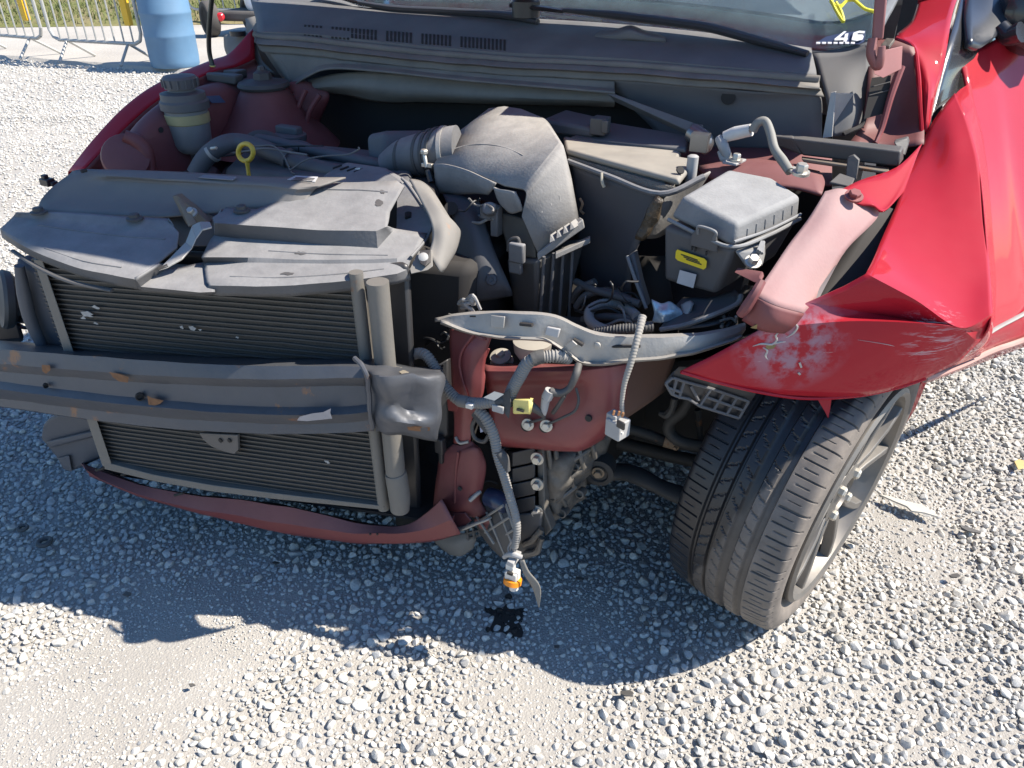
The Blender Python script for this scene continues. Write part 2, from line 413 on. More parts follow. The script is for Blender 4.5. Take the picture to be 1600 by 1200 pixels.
def scatter(n, x0, x1, y0, y1, dlo, dhi, lim, sink, gap=0.42):
    for _ in range(n):
        x, y = rr.uniform(x0, x1), rr.uniform(y0, y1)
        if not in_view(x, y): continue
        f = dirt_field(x, y)
        if f + rr.gauss(0, 0.10) > lim: continue
        d = dlo * (dhi / dlo) ** (rr.random() ** 1.6)
        put(x, y, d, rr, sink if f < 0.25 else sink * 0.35, gap)
scatter(38000, -2.6, 3.1, 0.3, 3.2, 0.014, 0.025, 0.34, 0.24)
scatter(230000, -2.6, 3.1, 0.3, 3.2, 0.0085, 0.0155, 0.58, 0.25)
scatter(120000, -1.9, 2.4, 0.3, 2.6, 0.004, 0.0085, 1.4, 0.22, 0.40)
scatter(60000, -1.6, 1.9, 0.4, 1.7, 0.0022, 0.0042, 9, 0.15, 0.40)
scatter(60000, -5.6, -0.6, 1.6, 6.0, 0.010, 0.024, 0.46, 0.22)
scatter(16000, -7, -1.2, 5.0, 8.2, 0.014, 0.032, 0.45, 0.2)
me = bpy.data.meshes.new('gravel'); me.from_pydata(pts, [], [])
for nm, dt, arr, w in (('sc', 'FLOAT_VECTOR', scl, 'vector'), ('ro', 'FLOAT_VECTOR', rot, 'vector'), ('tone', 'FLOAT', tone, 'value'), ('kd', 'INT', kind, 'value')):
    a = me.attributes.new(nm, dt, 'POINT'); a.data.foreach_set(w, np.array(arr, dtype=np.int32 if dt == 'INT' else np.float32).ravel())
grav = bpy.data.objects.new('gravel', me); COL.objects.link(grav)
tag(grav, 'loose pale grey crushed stones covering the yard', 'gravel', kind='stuff')
ng = bpy.data.node_groups.new('gravel_stones', 'GeometryNodeTree'); ng.interface.new_socket('Geometry', in_out='INPUT', socket_type='NodeSocketGeometry'); ng.interface.new_socket('Geometry', in_out='OUTPUT', socket_type='NodeSocketGeometry')
gi = ng.nodes.new('NodeGroupInput'); go = ng.nodes.new('NodeGroupOutput'); iop = ng.nodes.new('GeometryNodeInstanceOnPoints'); ci = ng.nodes.new('GeometryNodeCollectionInfo')
ci.inputs['Collection'].default_value = stones; ci.inputs['Separate Children'].default_value = True; ci.inputs['Reset Children'].default_value = True
iop.inputs['Pick Instance'].default_value = True
def nattr(nm, t):
    q = ng.nodes.new('GeometryNodeInputNamedAttribute'); q.data_type = t; q.inputs['Name'].default_value = nm; return q.outputs['Attribute']
e2r = ng.nodes.new('FunctionNodeEulerToRotation')
ng.links.new(nattr('ro', 'FLOAT_VECTOR'), e2r.inputs[0]); ng.links.new(e2r.outputs[0], iop.inputs['Rotation'])
ng.links.new(nattr('sc', 'FLOAT_VECTOR'), iop.inputs['Scale']); ng.links.new(nattr('kd', 'INT'), iop.inputs['Instance Index'])
ng.links.new(gi.outputs[0], iop.inputs['Points']); ng.links.new(ci.outputs[0], iop.inputs['Instance']); ng.links.new(iop.outputs[0], go.inputs[0])
gm = grav.modifiers.new('stones', 'NODES'); gm.node_group = ng
# ------------------------------------------------------------------ things behind: barricades, drum, parked vehicle
M_galv = mat('galvanised steel tube', (0.42, 0.42, 0.40), 0.5, 0.5, var=0.2, dust=0.3, dcol=(0.45, 0.42, 0.36))
M_yel = mat('yellow plastic', (0.72, 0.42, 0.02), 0.5, var=0.15)
M_drum = mat('faded blue plastic', (0.065, 0.17, 0.30), 0.55, var=0.22, vscale=7, dust=0.45, dcol=(0.22, 0.29, 0.34), dscale=5)
def barricade(pa, pb, nb, label, flags, plate):
    """crowd barrier standing from ground point pa to ground point pb"""
    d = (pb - pa); Ln = d.length; d.normalize(); n = Vector((-d.y, d.x, 0)); zb, zt = 0.21, 1.02
    root = empty('crowd_barricade', (pa + pb) / 2, label, 'barricade', 'steel crowd barricades at the back of the yard')
    Q = lambda s, z, o=0.0: pa + d * s + UP * z + n * o
    rr_ = 0.09
    loop = [Q(rr_, zb), Q(Ln - rr_, zb), Q(Ln - rr_ * 0.3, zb + rr_ * 0.3), Q(Ln, zb + rr_), Q(Ln, zt - rr_), Q(Ln - rr_ * 0.3, zt - rr_ * 0.3), Q(Ln - rr_, zt), Q(rr_, zt), Q(rr_ * 0.3, zt - rr_ * 0.3), Q(0, zt - rr_), Q(0, zb + rr_), Q(rr_ * 0.3, zb + rr_ * 0.3), Q(rr_, zb)]
    segs = [tube([loop[i], loop[i + 1]], 0.016, 8) for i in range(len(loop) - 1)]
    part('frame', root, join(*segs), M_galv)
    for i in range(nb):
        s = Ln * (i + 1) / (nb + 1); part('bar', root, tube([Q(s, zb), Q(s, zt)], 0.0075, 6), M_galv)
    for s in (Ln * 0.17, Ln * 0.84):
        f = part('foot', root, join(tube([Q(s, zb), Q(s + 0.02, 0.045, -0.17)], 0.013, 6), tube([Q(s, zb), Q(s + 0.02, 0.045, 0.26)], 0.013, 6)), M_galv)
    for s in plate:
        part('yellow_sleeve', root, hexa([Q(s - 0.035, 0.36, -0.022), Q(s + 0.03, 0.36, -0.022), Q(s + 0.03, 0.36, 0.022), Q(s - 0.035, 0.36, 0.022)], [Q(s - 0.045, zt - 0.03, -0.03), Q(s + 0.035, zt - 0.03, -0.03), Q(s + 0.035, zt - 0.03, 0.03), Q(s - 0.045, zt - 0.03, 0.03)]), M_yel, bevel=0.006)
    for s in flags:
        part('yellow_flag', root, prism([Q(s - 0.05, 0.9, -0.02), Q(s + 0.07, 0.9, -0.02), Q(s + 0.05, 0.74, -0.02), Q(s, 0.55, -0.025), Q(s - 0.01, 0.60, -0.02)], n * 0.004), M_yel)
    return root
def gpt(px, py): q = PZ(px, py, 0.04); q.z = 0.0; return q
b2a, b2b = gpt(90, 92), gpt(231, 101)
barricade(b2a, b2b, 9, 'grey steel barricade with yellow flags standing directly left of the blue drum', (0.16, 0.42, 0.70), (b2b - b2a).length * 0.93 and [(b2b - b2a).length * 0.90])
b1b = gpt(77, 91); b1a = b1b - (b2b - b2a).normalized() * 1.18 + Vector((0, 0.16, 0))
barricade(b1a, b1b, 9, 'steel barricade cut off by the left edge of the picture', (), [1.08])
b3a = gpt(300, 38); barricade(b3a, b3a + Vector((1.5, -0.10, 0)), 9, 'steel barricade farther back between the blue drum and the wrecked car', (0.3, 0.6), [0.1])

dc = PZ(275, 102, 0.04); dc.z = 0.037
dr = empty('plastic_drum', dc, 'faded blue plastic drum beside the barricades', 'drum')
R_ = 0.212
part('body', dr, lathe(dc, UP, [(R_ * 0.93, 0.0), (R_ * 0.98, 0.015), (R_ * 0.985, 0.05), (R_, 0.08), (R_ * 1.0, 0.24), (R_ * 1.018, 0.25), (R_ * 1.018, 0.265), (R_, 0.28), (R_ * 1.01, 0.42), (R_ * 1.03, 0.43), (R_ * 1.03, 0.45), (R_ * 1.01, 0.46), (R_ * 0.99, 0.60), (R_ * 0.93, 0.655), (R_ * 0.92, 0.675), (R_ * 0.90, 0.675), (R_ * 0.89, 0.655), (0.02, 0.65)], 48), M_drum)
for s in (-1, 1): part('bung', dr, lathe(dc + Vector((s * 0.11, 0.03, 0.65)), UP, [(0.03, 0), (0.03, 0.02), (0.024, 0.024)], 16), M_drum)

# small parked vehicle at the grass edge, only its wheels and a bit of its body show
M_tyre0 = mat('old tyre rubber', (0.025, 0.024, 0.024), 0.85, dust=0.4, dcol=(0.2, 0.18, 0.16))
M_white = mat('white vehicle paint', (0.78, 0.78, 0.77), 0.3, coat=0.5, var=0.04)
M_dgrey = mat('dark grey hub metal', (0.28, 0.26, 0.25), 0.4, 0.4)
M_red0 = mat('red lamp plastic', (0.55, 0.02, 0.03), 0.25)
wc = PZ(333, 57, 0.04)
bv = empty('parked_vehicle', wc + Vector((0.5, 0.3, 0)), 'white vehicle with black spoked wheels parked behind the blue drum', 'vehicle')
def small_wheel(c, r, ax):
    w = part('wheel', bv, lathe(c - ax * 0.06, ax, [(r * 0.70, 0.0), (r * 0.93, 0.0), (r, 0.02), (r, 0.10), (r * 0.93, 0.12), (r * 0.70, 0.12), (r * 0.66, 0.10), (r * 0.66, 0.02), (r * 0.70, 0)], 32), M_tyre0)
    x, y, d = frame_of(ax); g = [lathe(c - ax * 0.045, ax, [(r * 0.16, 0), (r * 0.16, 0.03), (r * 0.1, 0.04)], 12)]
    for k in range(10):
        a = k * math.pi / 5; e = x * math.cos(a) + y * math.sin(a); g.append(tube([c - ax * 0.03 + e * r * 0.1, c - ax * 0.02 + e * r * 0.68], 0.012, 5))
    part('rim', w, join(*g), M_dgrey)
axw = Vector((0.80, 0.60, 0))
small_wheel(wc + Vector((0, 0, 0.185)), 0.185, axw)
small_wheel(wc + Vector((0.34, 0.42, 0.20)), 0.19, axw)
part('chassis', bv, hexa([wc + Vector((0.05, 0.0, 0.16)), wc + Vector((1.3, -0.3, 0.16)), wc + Vector((1.6, 0.6, 0.16)), wc + Vector((0.3, 0.8, 0.16))], [wc + Vector((0.08, 0.02, 0.26)), wc + Vector((1.3, -0.28, 0.26)), wc + Vector((1.6, 0.6, 0.26)), wc + Vector((0.3, 0.8, 0.26))]), M_tyre0, bevel=0.03)
part('body', bv, hexa([wc + Vector((0.38, 0.05, 0.22)), wc + Vector((1.5, -0.2, 0.2)), wc + Vector((1.8, 0.8, 0.2)), wc + Vector((0.6, 0.9, 0.22))], [wc + Vector((0.30, 0.1, 0.62)), wc + Vector((1.5, -0.15, 0.75)), wc + Vector((1.8, 0.8, 0.75)), wc + Vector((0.55, 0.9, 0.62))]), M_white, bevel=0.10, seg=5)
part('lamp', bv, lathe(wc + Vector((0.15, -0.07, 0.21)), Vector((0.1, -1, 0)), [(0.045, 0), (0.045, 0.04), (0.03, 0.055)], 16), M_red0)
# ------------------------------------------------------------------ the wrecked car
CARO = Vector((0.35, 1.75, 0.0))
car = empty('wrecked_car', CARO, 'red car with smashed front end, hood raised, bumper torn off, parked on gravel', 'car')
BLK = mat('black plastic', (0.022, 0.023, 0.026), 0.5, dust=0.42, dcol=(0.20, 0.185, 0.165), bump=0.08)
DUSTY = mat('dusty grey plastic', (0.045, 0.046, 0.05), 0.6, dust=1.0, dcol=(0.235, 0.232, 0.23), up=0.8, bump=0.14, dscale=26)
BLK2 = mat('clean black plastic', (0.014, 0.014, 0.016), 0.35, dust=0.15, dcol=(0.15, 0.14, 0.13))
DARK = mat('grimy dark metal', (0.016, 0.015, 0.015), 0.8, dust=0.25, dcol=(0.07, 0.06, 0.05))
RED = mat('red metallic paint', (0.33, 0.004, 0.016), 0.6, 0.0, coat=0.55, spec=0.1, var=0.06, dust=0.05, dcol=(0.40, 0.20, 0.18), up=0.2, dscale=30)
INNER = mat('dusty dull red paint', (0.14, 0.017, 0.019), 0.5, dust=0.5, dcol=(0.205, 0.135, 0.13), dscale=11, up=0.65, bump=0.05)
INNER2 = mat('dull red structure paint', (0.17, 0.016, 0.02), 0.42, dust=0.34, dcol=(0.30, 0.17, 0.15), dscale=13, up=0.5, coat=0.25)
STEEL = mat('bare bent steel', (0.36, 0.355, 0.345), 0.5, 0.6, dust=0.55, dcol=(0.40, 0.37, 0.32), up=0.3, dscale=25, bump=0.15)
ALU = mat('cast aluminium', (0.26, 0.25, 0.235), 0.5, 0.75, dust=0.7, dcol=(0.11, 0.092, 0.068), up=0.1, dscale=30, bump=0.5, bscale=90)
ZINC = mat('zinc bolt', (0.55, 0.53, 0.48), 0.4, 0.8, dust=0.25, dcol=(0.3, 0.26, 0.2))
RUB = mat('rubber hose', (0.025, 0.026, 0.028), 0.6, dust=0.45, dcol=(0.17, 0.165, 0.155))
CONDUIT = mat('grey corrugated conduit', (0.07, 0.07, 0.072), 0.6, dust=0.95, dcol=(0.30, 0.285, 0.26), up=0.4)
TAPE = mat('fabric tape', (0.03, 0.03, 0.032), 0.8, dust=0.35, dcol=(0.2, 0.19, 0.17), bump=0.3)
YELLOW = mat('yellow handle plastic', (0.70, 0.45, 0.03), 0.45, dust=0.2, dcol=(0.4, 0.36, 0.25))
WHITEP = mat('off white connector plastic', (0.62, 0.60, 0.55), 0.45, dust=0.2)
GREYP = mat('light grey connector plastic', (0.30, 0.30, 0.30), 0.5, dust=0.4, dcol=(0.4, 0.38, 0.34))

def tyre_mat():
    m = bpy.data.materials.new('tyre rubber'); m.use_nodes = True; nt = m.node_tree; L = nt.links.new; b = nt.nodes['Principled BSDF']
    geo = _n(nt, 'ShaderNodeNewGeometry'); at = _n(nt, 'ShaderNodeAttribute'); at.attribute_name = 'mud_bounce'  # brown factor: mud plus bounced light painted on the lower tread
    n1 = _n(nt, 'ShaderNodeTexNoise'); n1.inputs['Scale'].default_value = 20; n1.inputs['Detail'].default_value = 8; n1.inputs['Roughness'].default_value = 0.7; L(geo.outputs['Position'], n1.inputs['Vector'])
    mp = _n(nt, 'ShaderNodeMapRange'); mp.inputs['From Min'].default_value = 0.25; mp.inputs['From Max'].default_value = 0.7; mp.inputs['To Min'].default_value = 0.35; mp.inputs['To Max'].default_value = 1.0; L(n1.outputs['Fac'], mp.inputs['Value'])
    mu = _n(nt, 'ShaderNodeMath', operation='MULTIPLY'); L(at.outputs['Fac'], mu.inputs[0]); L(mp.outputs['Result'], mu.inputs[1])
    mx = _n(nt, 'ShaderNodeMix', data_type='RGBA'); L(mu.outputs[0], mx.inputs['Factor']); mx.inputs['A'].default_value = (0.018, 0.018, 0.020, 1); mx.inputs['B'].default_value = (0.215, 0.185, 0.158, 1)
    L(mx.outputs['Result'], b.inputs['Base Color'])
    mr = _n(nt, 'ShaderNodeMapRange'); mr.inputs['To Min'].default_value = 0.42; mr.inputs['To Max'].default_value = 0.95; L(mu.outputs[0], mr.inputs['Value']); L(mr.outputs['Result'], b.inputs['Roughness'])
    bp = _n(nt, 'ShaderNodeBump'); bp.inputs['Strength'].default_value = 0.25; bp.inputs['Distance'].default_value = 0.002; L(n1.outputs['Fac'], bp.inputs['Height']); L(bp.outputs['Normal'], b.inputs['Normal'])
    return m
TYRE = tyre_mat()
RIM = mat('dark machined alloy', (0.19, 0.186, 0.18), 0.3, 0.8, dust=0.55, dcol=(0.25, 0.225, 0.195), up=0.1, dscale=30)
WC = Vector((0.525, 1.130, 0.286)); WR, WW, WK = 0.298, 0.200, 0.957
WHEAD, WCAMB = 42.0, 5.0
hd, cb = math.radians(WHEAD), math.radians(WCAMB)
WN = Vector((math.cos(hd), -math.sin(hd), 0))                # outward
WF = Vector((-math.sin(hd), -math.cos(hd), 0))               # forward
WUp = (UP * math.cos(cb) + WN * math.sin(cb)).normalized(); WN = (WN * math.cos(cb) - UP * math.sin(cb)).normalized()
def wp(r, a, w): return WC + (WF * math.cos(a) + WUp * math.sin(a)) * (r * WK) + WN * w
def build_tyre():
    NA, tr = 1300, 0.084                                      # steps round, half tread width
    ws = []
    prof = []                                                # (w, r, istread)
    for i in range(12): t = i / 11; prof.append((-0.062 - 0.040 * math.sin(t * math.pi * 0.62) , 0.205 + t * 0.068, 0))
    for i in range(6): a = i / 5 * math.pi / 2; prof.append((-tr - 0.0135 * math.cos(a), 0.277 + 0.0135 * math.sin(a), 1))
    for i in range(1, 66): w = -tr + 2 * tr * i / 66; prof.append((w, 0.2905 + 0.0075 * (1 - (w / tr) ** 2), 2))
    for i in range(6): a = (1 - i / 5) * math.pi / 2; prof.append((tr + 0.0135 * math.cos(a), 0.277 + 0.0135 * math.sin(a), 1))
    for i in range(12): t = 1 - i / 11; prof.append((0.062 + 0.040 * math.sin(t * math.pi * 0.62), 0.205 + t * 0.068, 0))
    M_ = len(prof); vs = []; mud_bounce = []
    grooves = (-0.046, -0.019, 0.012, 0.044)
    for k in range(NA):
        a = 2 * math.pi * k / NA; s = a * WR
        for (w, r, tt) in prof:
            g = 0.0
            if tt:
                for q, hw in zip(grooves, (0.0022, 0.0016, 0.0065, 0.0052)):
                    dd = abs(w - q)
                    if dd < hw + 0.0016: g = max(g, min(1, (hw + 0.0016 - dd) / 0.0016) * 0.006)
                # shoulder slots, long ones and short ones in turn
                for sgn, lo, ph in ((1, 0.054, 0.0), (-1, 0.056, 0.007)):
                    if w * sgn > lo:
                        u = ((s + ph) / 0.0285) % 1.0; hw = 0.055
                        if abs(u - 0.5) < hw: g = max(g, 0.0032)
                        u2 = ((s + ph) / 0.0285 + 0.5) % 1.0
                        if abs(u2 - 0.5) < 0.04 and lo + 0.008 < w * sgn < 0.082: g = max(g, 0.0016)
                # hooked sipes on the inner ribs
                for c0, hw_, dr_ in ((0.0285, 0.010, 1), (-0.0325, 0.009, -1), (-0.004, 0.007, 1)):
                    x = (w - c0) / hw_
                    if abs(x) < 1:
                        u = ((s + dr_ * 0.010 * x * abs(x) + 0.004) / 0.0285) % 1.0
                        if abs(u - 0.5) < 0.065: g = max(g, 0.0018)
                        u = ((s + 0.012) / 0.0285) % 1.0
                        if abs(u - 0.5) < 0.04 and x * dr_ > 0.1: g = max(g, 0.001)
            p = wp(r - g, a, w)
            if p.z < 0.012: p.z = 0.012 - (0.012 - p.z) * 0.15          # settled on the stones
            vs.append(p)
            # dry mud and bounced light painted in: low down and over the outer shoulder
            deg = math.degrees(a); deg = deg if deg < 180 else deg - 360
            e = 12 + 62 * (w / tr) + 7 * mnoise.noise(Vector((w * 60, a * 6, 0)))      # edge of the mud and painted bounce light, in degrees round the tyre
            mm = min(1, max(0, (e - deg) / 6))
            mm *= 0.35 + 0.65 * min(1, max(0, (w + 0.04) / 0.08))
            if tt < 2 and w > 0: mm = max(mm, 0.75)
            mud_bounce.append(mm * (0.5 if g > 0.001 else 1.0))
    fs = [(k * M_ + i, k * M_ + i + 1, ((k + 1) % NA) * M_ + i + 1, ((k + 1) % NA) * M_ + i) for k in range(NA) for i in range(M_ - 1)]
    return vs, fs, mud_bounce
wheel = empty('wheel', WC); wheel.parent = car; wheel.location = WC - CARO; WORG[wheel] = WC
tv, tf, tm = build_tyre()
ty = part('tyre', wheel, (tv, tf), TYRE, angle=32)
at = ty.data.attributes.new('mud_bounce', 'FLOAT', 'POINT'); at.data.foreach_set('value', np.array(tm, dtype=np.float32))
def ring(prof, n=72):
    vs = [wp(r, 2 * math.pi * k / n, w) for r, w in prof for k in range(n)]; m = len(prof)
    return vs, [(i * n + k, i * n + (k + 1) % n, (i + 1) * n + (k + 1) % n, (i + 1) * n + k) for i in range(m - 1) for k in range(n)]
part('rim_barrel', wheel, ring([(0.222, 0.088), (0.222, 0.100), (0.216, 0.104), (0.208, 0.100), (0.204, 0.082), (0.192, 0.06), (0.188, -0.07), (0.205, -0.085), (0.215, -0.085)]), RIM, solid=0.003)
hubc = 0.070
for k in range(5):                                           # five pairs of thin spokes
    a0 = math.radians(20 + 72 * k)
    for s in (-1, 1):
        aa, ab = a0 + s * 0.20, a0 + s * 0.31
        sec = []
        for r, a_, w, hw, dp in ((0.040, a0 + s * 0.42, hubc + 0.012, 0.015, 0.022), (0.10, aa, hubc + 0.020, 0.0105, 0.022), (0.16, (aa + ab) / 2, hubc + 0.026, 0.0095, 0.02), (0.208, ab, 0.098, 0.012, 0.018)):
            da = hw / r
            sec.append([wp(r, a_ - da, w - dp), wp(r, a_ - da * 0.75, w), wp(r, a_ + da * 0.75, w), wp(r, a_ + da, w - dp)])
        vs = [v for q in sec for v in q]; fs = [(i * 4 + j, i * 4 + (j + 1) % 4, i * 4 + 4 + (j + 1) % 4, i * 4 + 4 + j) for i in range(3) for j in range(4)] + [(0, 1, 2, 3), (15, 14, 13, 12)]
        part('spoke', wheel, (vs, fs), RIM, bevel=0.002)
part('hub', wheel, lathe(WC + WN * (hubc - 0.03), WN, [(0.055, 0), (0.062, 0.03), (0.058, 0.045), (0.034, 0.05), (0.032, 0.044), (0.02, 0.043)], 40), RIM)
for k in range(4):
    a = math.radians(40 + 90 * k); part('lug_nut', wheel, lathe(wp(0.044, a, hubc + 0.012), WN, [(0.010, 0), (0.010, 0.012), (0.007, 0.015)], 6), ZINC)
part('brake_disc', wheel, lathe(WC + WN * 0.0, WN, [(0.07, 0), (0.128, 0), (0.128, 0.02), (0.07, 0.02), (0.06, 0.05)], 48), mat('brake disc steel', (0.20, 0.18, 0.16), 0.4, 0.9, rust=0.5))
# ------------------------------------------------------------------ front structure
# condenser: slightly skewed by the impact, plane across the view at psi 15
RV = 0.955
def rq(px, py, dv=0.0): return PV(px, py, RV + dv, 15)
rad = empty('condenser', rq(380, 620)); rad.parent = car; rad.location = WORG[rad] - CARO
TL, TR, BL, BR = rq(48, 405), rq(566, 440), rq(163, 726), rq(606, 792)
TLb = rq(58, 425)
def fins_mat():
    m = bpy.data.materials.new('condenser fins'); m.use_nodes = True; nt = m.node_tree; L = nt.links.new; b = nt.nodes['Principled BSDF']
    geo = _n(nt, 'ShaderNodeNewGeometry')
    vm = _n(nt, 'ShaderNodeVectorMath', operation='DOT_PRODUCT'); s = math.radians(15); vm.inputs[1].default_value = (math.cos(s), -math.sin(s), 0); L(geo.outputs['Position'], vm.inputs[0])
    mu = _n(nt, 'ShaderNodeMath', operation='MULTIPLY'); mu.inputs[1].default_value = 420; L(vm.outputs['Value'], mu.inputs[0])
    fr = _n(nt, 'ShaderNodeMath', operation='FRACT'); L(mu.outputs[0], fr.inputs[0])
    n1 = _n(nt, 'ShaderNodeTexNoise'); n1.inputs['Scale'].default_value = 60; n1.inputs['Detail'].default_value = 6; L(geo.outputs['Position'], n1.inputs['Vector'])
    gt = _n(nt, 'ShaderNodeMath', operation='GREATER_THAN'); gt.inputs[1].default_value = 0.6; L(fr.outputs[0], gt.inputs[0])
    m2 = _n(nt, 'ShaderNodeMath', operation='MULTIPLY'); L(gt.outputs[0], m2.inputs[0]); L(n1.outputs['Fac'], m2.inputs[1])
    mx = _n(nt, 'ShaderNodeMix', data_type='RGBA'); L(m2.outputs[0], mx.inputs['Factor']); mx.inputs['A'].default_value = (0.045, 0.041, 0.036, 1); mx.inputs['B'].default_value = (0.14, 0.128, 0.11, 1)
    L(mx.outputs['Result'], b.inputs['Base Color']); b.inputs['Roughness'].default_value = 0.6; b.inputs['Metallic'].default_value = 0.2
    bp = _n(nt, 'ShaderNodeBump'); bp.inputs['Strength'].default_value = 1.0; bp.inputs['Distance'].default_value = 0.002; L(fr.outputs[0], bp.inputs['Height']); L(bp.outputs['Normal'], b.inputs['Normal'])
    return m
RN = Vector((math.sin(math.radians(15)), math.cos(math.radians(15)), 0))
part('fin_core', rad, hexa([TL + RN * 0.0005, TR + RN * 0.0005, BR + RN * 0.0005, BL + RN * 0.0005], [TL + RN * 0.02, TR + RN * 0.02, BR + RN * 0.02, BL + RN * 0.02]), fins_mat())
TUBEM = mat('condenser tube alloy', (0.085, 0.082, 0.078), 0.55, 0.4, dust=0.6, dcol=(0.115, 0.105, 0.092), up=0.2, dscale=40)
NT = 46
for i in range(NT):
    t = (i + 0.5) / NT; a = TL.lerp(BL, t); b_ = TR.lerp(BR, t); w = 0.0012
    am = 0.0030 if i in (11, 12, 13, 21, 33) else 0.0009
    sag = [a.lerp(b_, s) + UP * (am * mnoise.noise(Vector((s * 7, i * 1.7, 0)))) - RN * (0.0008 + 0.0008 * mnoise.noise(Vector((s * 9, i, 5)))) for s in [k / 8 for k in range(9)]]
    part('tube', rad, join(*[hexa([sag[k] - UP * w - RN * 0.002, sag[k + 1] - UP * w - RN * 0.002, sag[k + 1] - UP * w + RN * 0.008, sag[k] - UP * w + RN * 0.008], [sag[k] + UP * w - RN * 0.002, sag[k + 1] + UP * w - RN * 0.002, sag[k + 1] + UP * w + RN * 0.008, sag[k] + UP * w + RN * 0.008]) for k in range(8)]), TUBEM, smooth=False)
# bird and stone marks stuck on the fins
MARK = mat('chalky splash', (0.33, 0.325, 0.31), 0.9, var=0.4, vscale=150)
for (px, py, s) in ((137, 492, 0.014), (150, 480, 0.008), (131, 497, 0.007), (300, 512, 0.010), (284, 511, 0.006), (371, 527, 0.004), (511, 721, 0.007), (150, 505, 0.005), (313, 515, 0.004)):
    rs = random.Random(px); c = rq(px, py, -0.007)
    poly = [c + (RN.cross(UP)) * (math.cos(a) * s * rs.uniform(0.4, 1.1)) + UP * (math.sin(a) * s * 0.6 * rs.uniform(0.3, 1.1)) for a in [k * math.pi / 5 for k in range(10)]]
    part('splash', rad, prism(poly, -RN * 0.0008), MARK)
FR = mat('aluminium side frame', (0.16, 0.155, 0.148), 0.55, 0.4, dust=0.7, dcol=(0.20, 0.183, 0.153), up=0.2, rust=0.15, dscale=30, bump=0.1)
part('side_frame', rad, hexa([rq(52, 405, -0.012), rq(66, 405, -0.012), rq(178, 735, -0.012), rq(160, 728, -0.012)], [rq(52, 405, 0.02), rq(66, 405, 0.02), rq(178, 735, 0.02), rq(160, 728, 0.02)]), FR, bevel=0.002)
part('lower_frame', rad, prism([rq(163, 722, -0.012), rq(240, 742, -0.013), rq(330, 758, -0.014), rq(430, 771, -0.013), rq(600, 791, -0.012), rq(600, 797, -0.012), rq(430, 780, -0.014), rq(330, 768, -0.015), rq(240, 752, -0.015), rq(163, 733, -0.012)], RN * 0.03), FR, bevel=0.001)
part('header_tube', rad, tube([rq(556, 425, -0.002), rq(578, 610, -0.002), rq(600, 794, -0.002)], 0.0105, 14), FR)
part('receiver_drier', rad, tube([rq(590, 440, -0.012), rq(606, 610, -0.012), rq(618, 738, -0.012)], 0.0165, 20), FR)
part('drier_cap', rad, tube([rq(618, 738, -0.012), rq(619, 743, -0.012), rq(624, 775, -0.012), rq(625, 796, -0.012)], [0.0175, 0.0185, 0.0185, 0.0165], 20, seg=4), FR)
part('drier_clamp', rad, hexa([rq(604, 742, -0.02), rq(616, 742, -0.02), rq(616, 768, -0.02), rq(606, 766, -0.02)], [rq(604, 742, 0.01), rq(616, 742, 0.01), rq(616, 768, 0.01), rq(606, 766, 0.01)]), FR, bevel=0.002)
# fan shroud and radiator behind, dark
part('fan_shroud', car, hexa([rq(70, 380, 0.04), rq(640, 410, 0.04), rq(660, 800, 0.05), rq(190, 735, 0.05)], [rq(70, 380, 0.12), rq(640, 410, 0.12), rq(660, 800, 0.12), rq(190, 735, 0.12)]), BLK2, bevel=0.01)

from mathutils.bvhtree import BVHTree
# bumper beam: curved hat section
BEAM = mat('primed black steel beam', (0.045, 0.055, 0.078), 0.30, 0.3, dust=0.38, dcol=(0.17, 0.16, 0.14), up=0.2, rust=0.22, dscale=24, bump=0.12, bscale=90)
tops = [(-150, 533), (-60, 533), (0, 533), (110, 541), (220, 549), (330, 556), (440, 559), (530, 559), (572, 560)]
mids = [(-150, 566), (-60, 567), (0, 568), (110, 577), (220, 585), (330, 590), (440, 592), (530, 590), (574, 590)]
low1 = [(-150, 604), (-60, 606), (0, 608), (110, 622), (220, 634), (330, 643), (440, 648), (530, 647), (580, 643)]
low2 = [(-150, 618), (-60, 620), (0, 622), (110, 636), (220, 648), (330, 657), (440, 662), (530, 660), (582, 655)]
bot = [(-150, 630), (-60, 632), (0, 634), (110, 650), (220, 664), (330, 673), (440, 677), (530, 675), (584, 672)]
bv_ = lambda px: 0.86 + 0.00000026 * (px - 330) ** 2
def bp_(q, dv): return PV(q[0], q[1], bv_(q[0]) + dv, 17)
rows = [[bp_(q, 0.075) for q in tops], [bp_((q[0], q[1] + 14), 0.012) for q in tops], [bp_(q, 0.004) for q in mids], [bp_((q[0], q[1] + 12), 0.018) for q in mids],
        [bp_((q[0], q[1] - 12), 0.012) for q in low1], [bp_(q, 0.0) for q in low1], [bp_(q, 0.026) for q in low2], [bp_(q, 0.022) for q in bot], [bp_((q[0], q[1] + 1), 0.085) for q in bot]]
beam = part('bumper_beam', car, bumpy(grid(rows, 6, 3, True, False), 0.0012, 18), BEAM, solid=0.0025, bevel=0.0, angle=25)
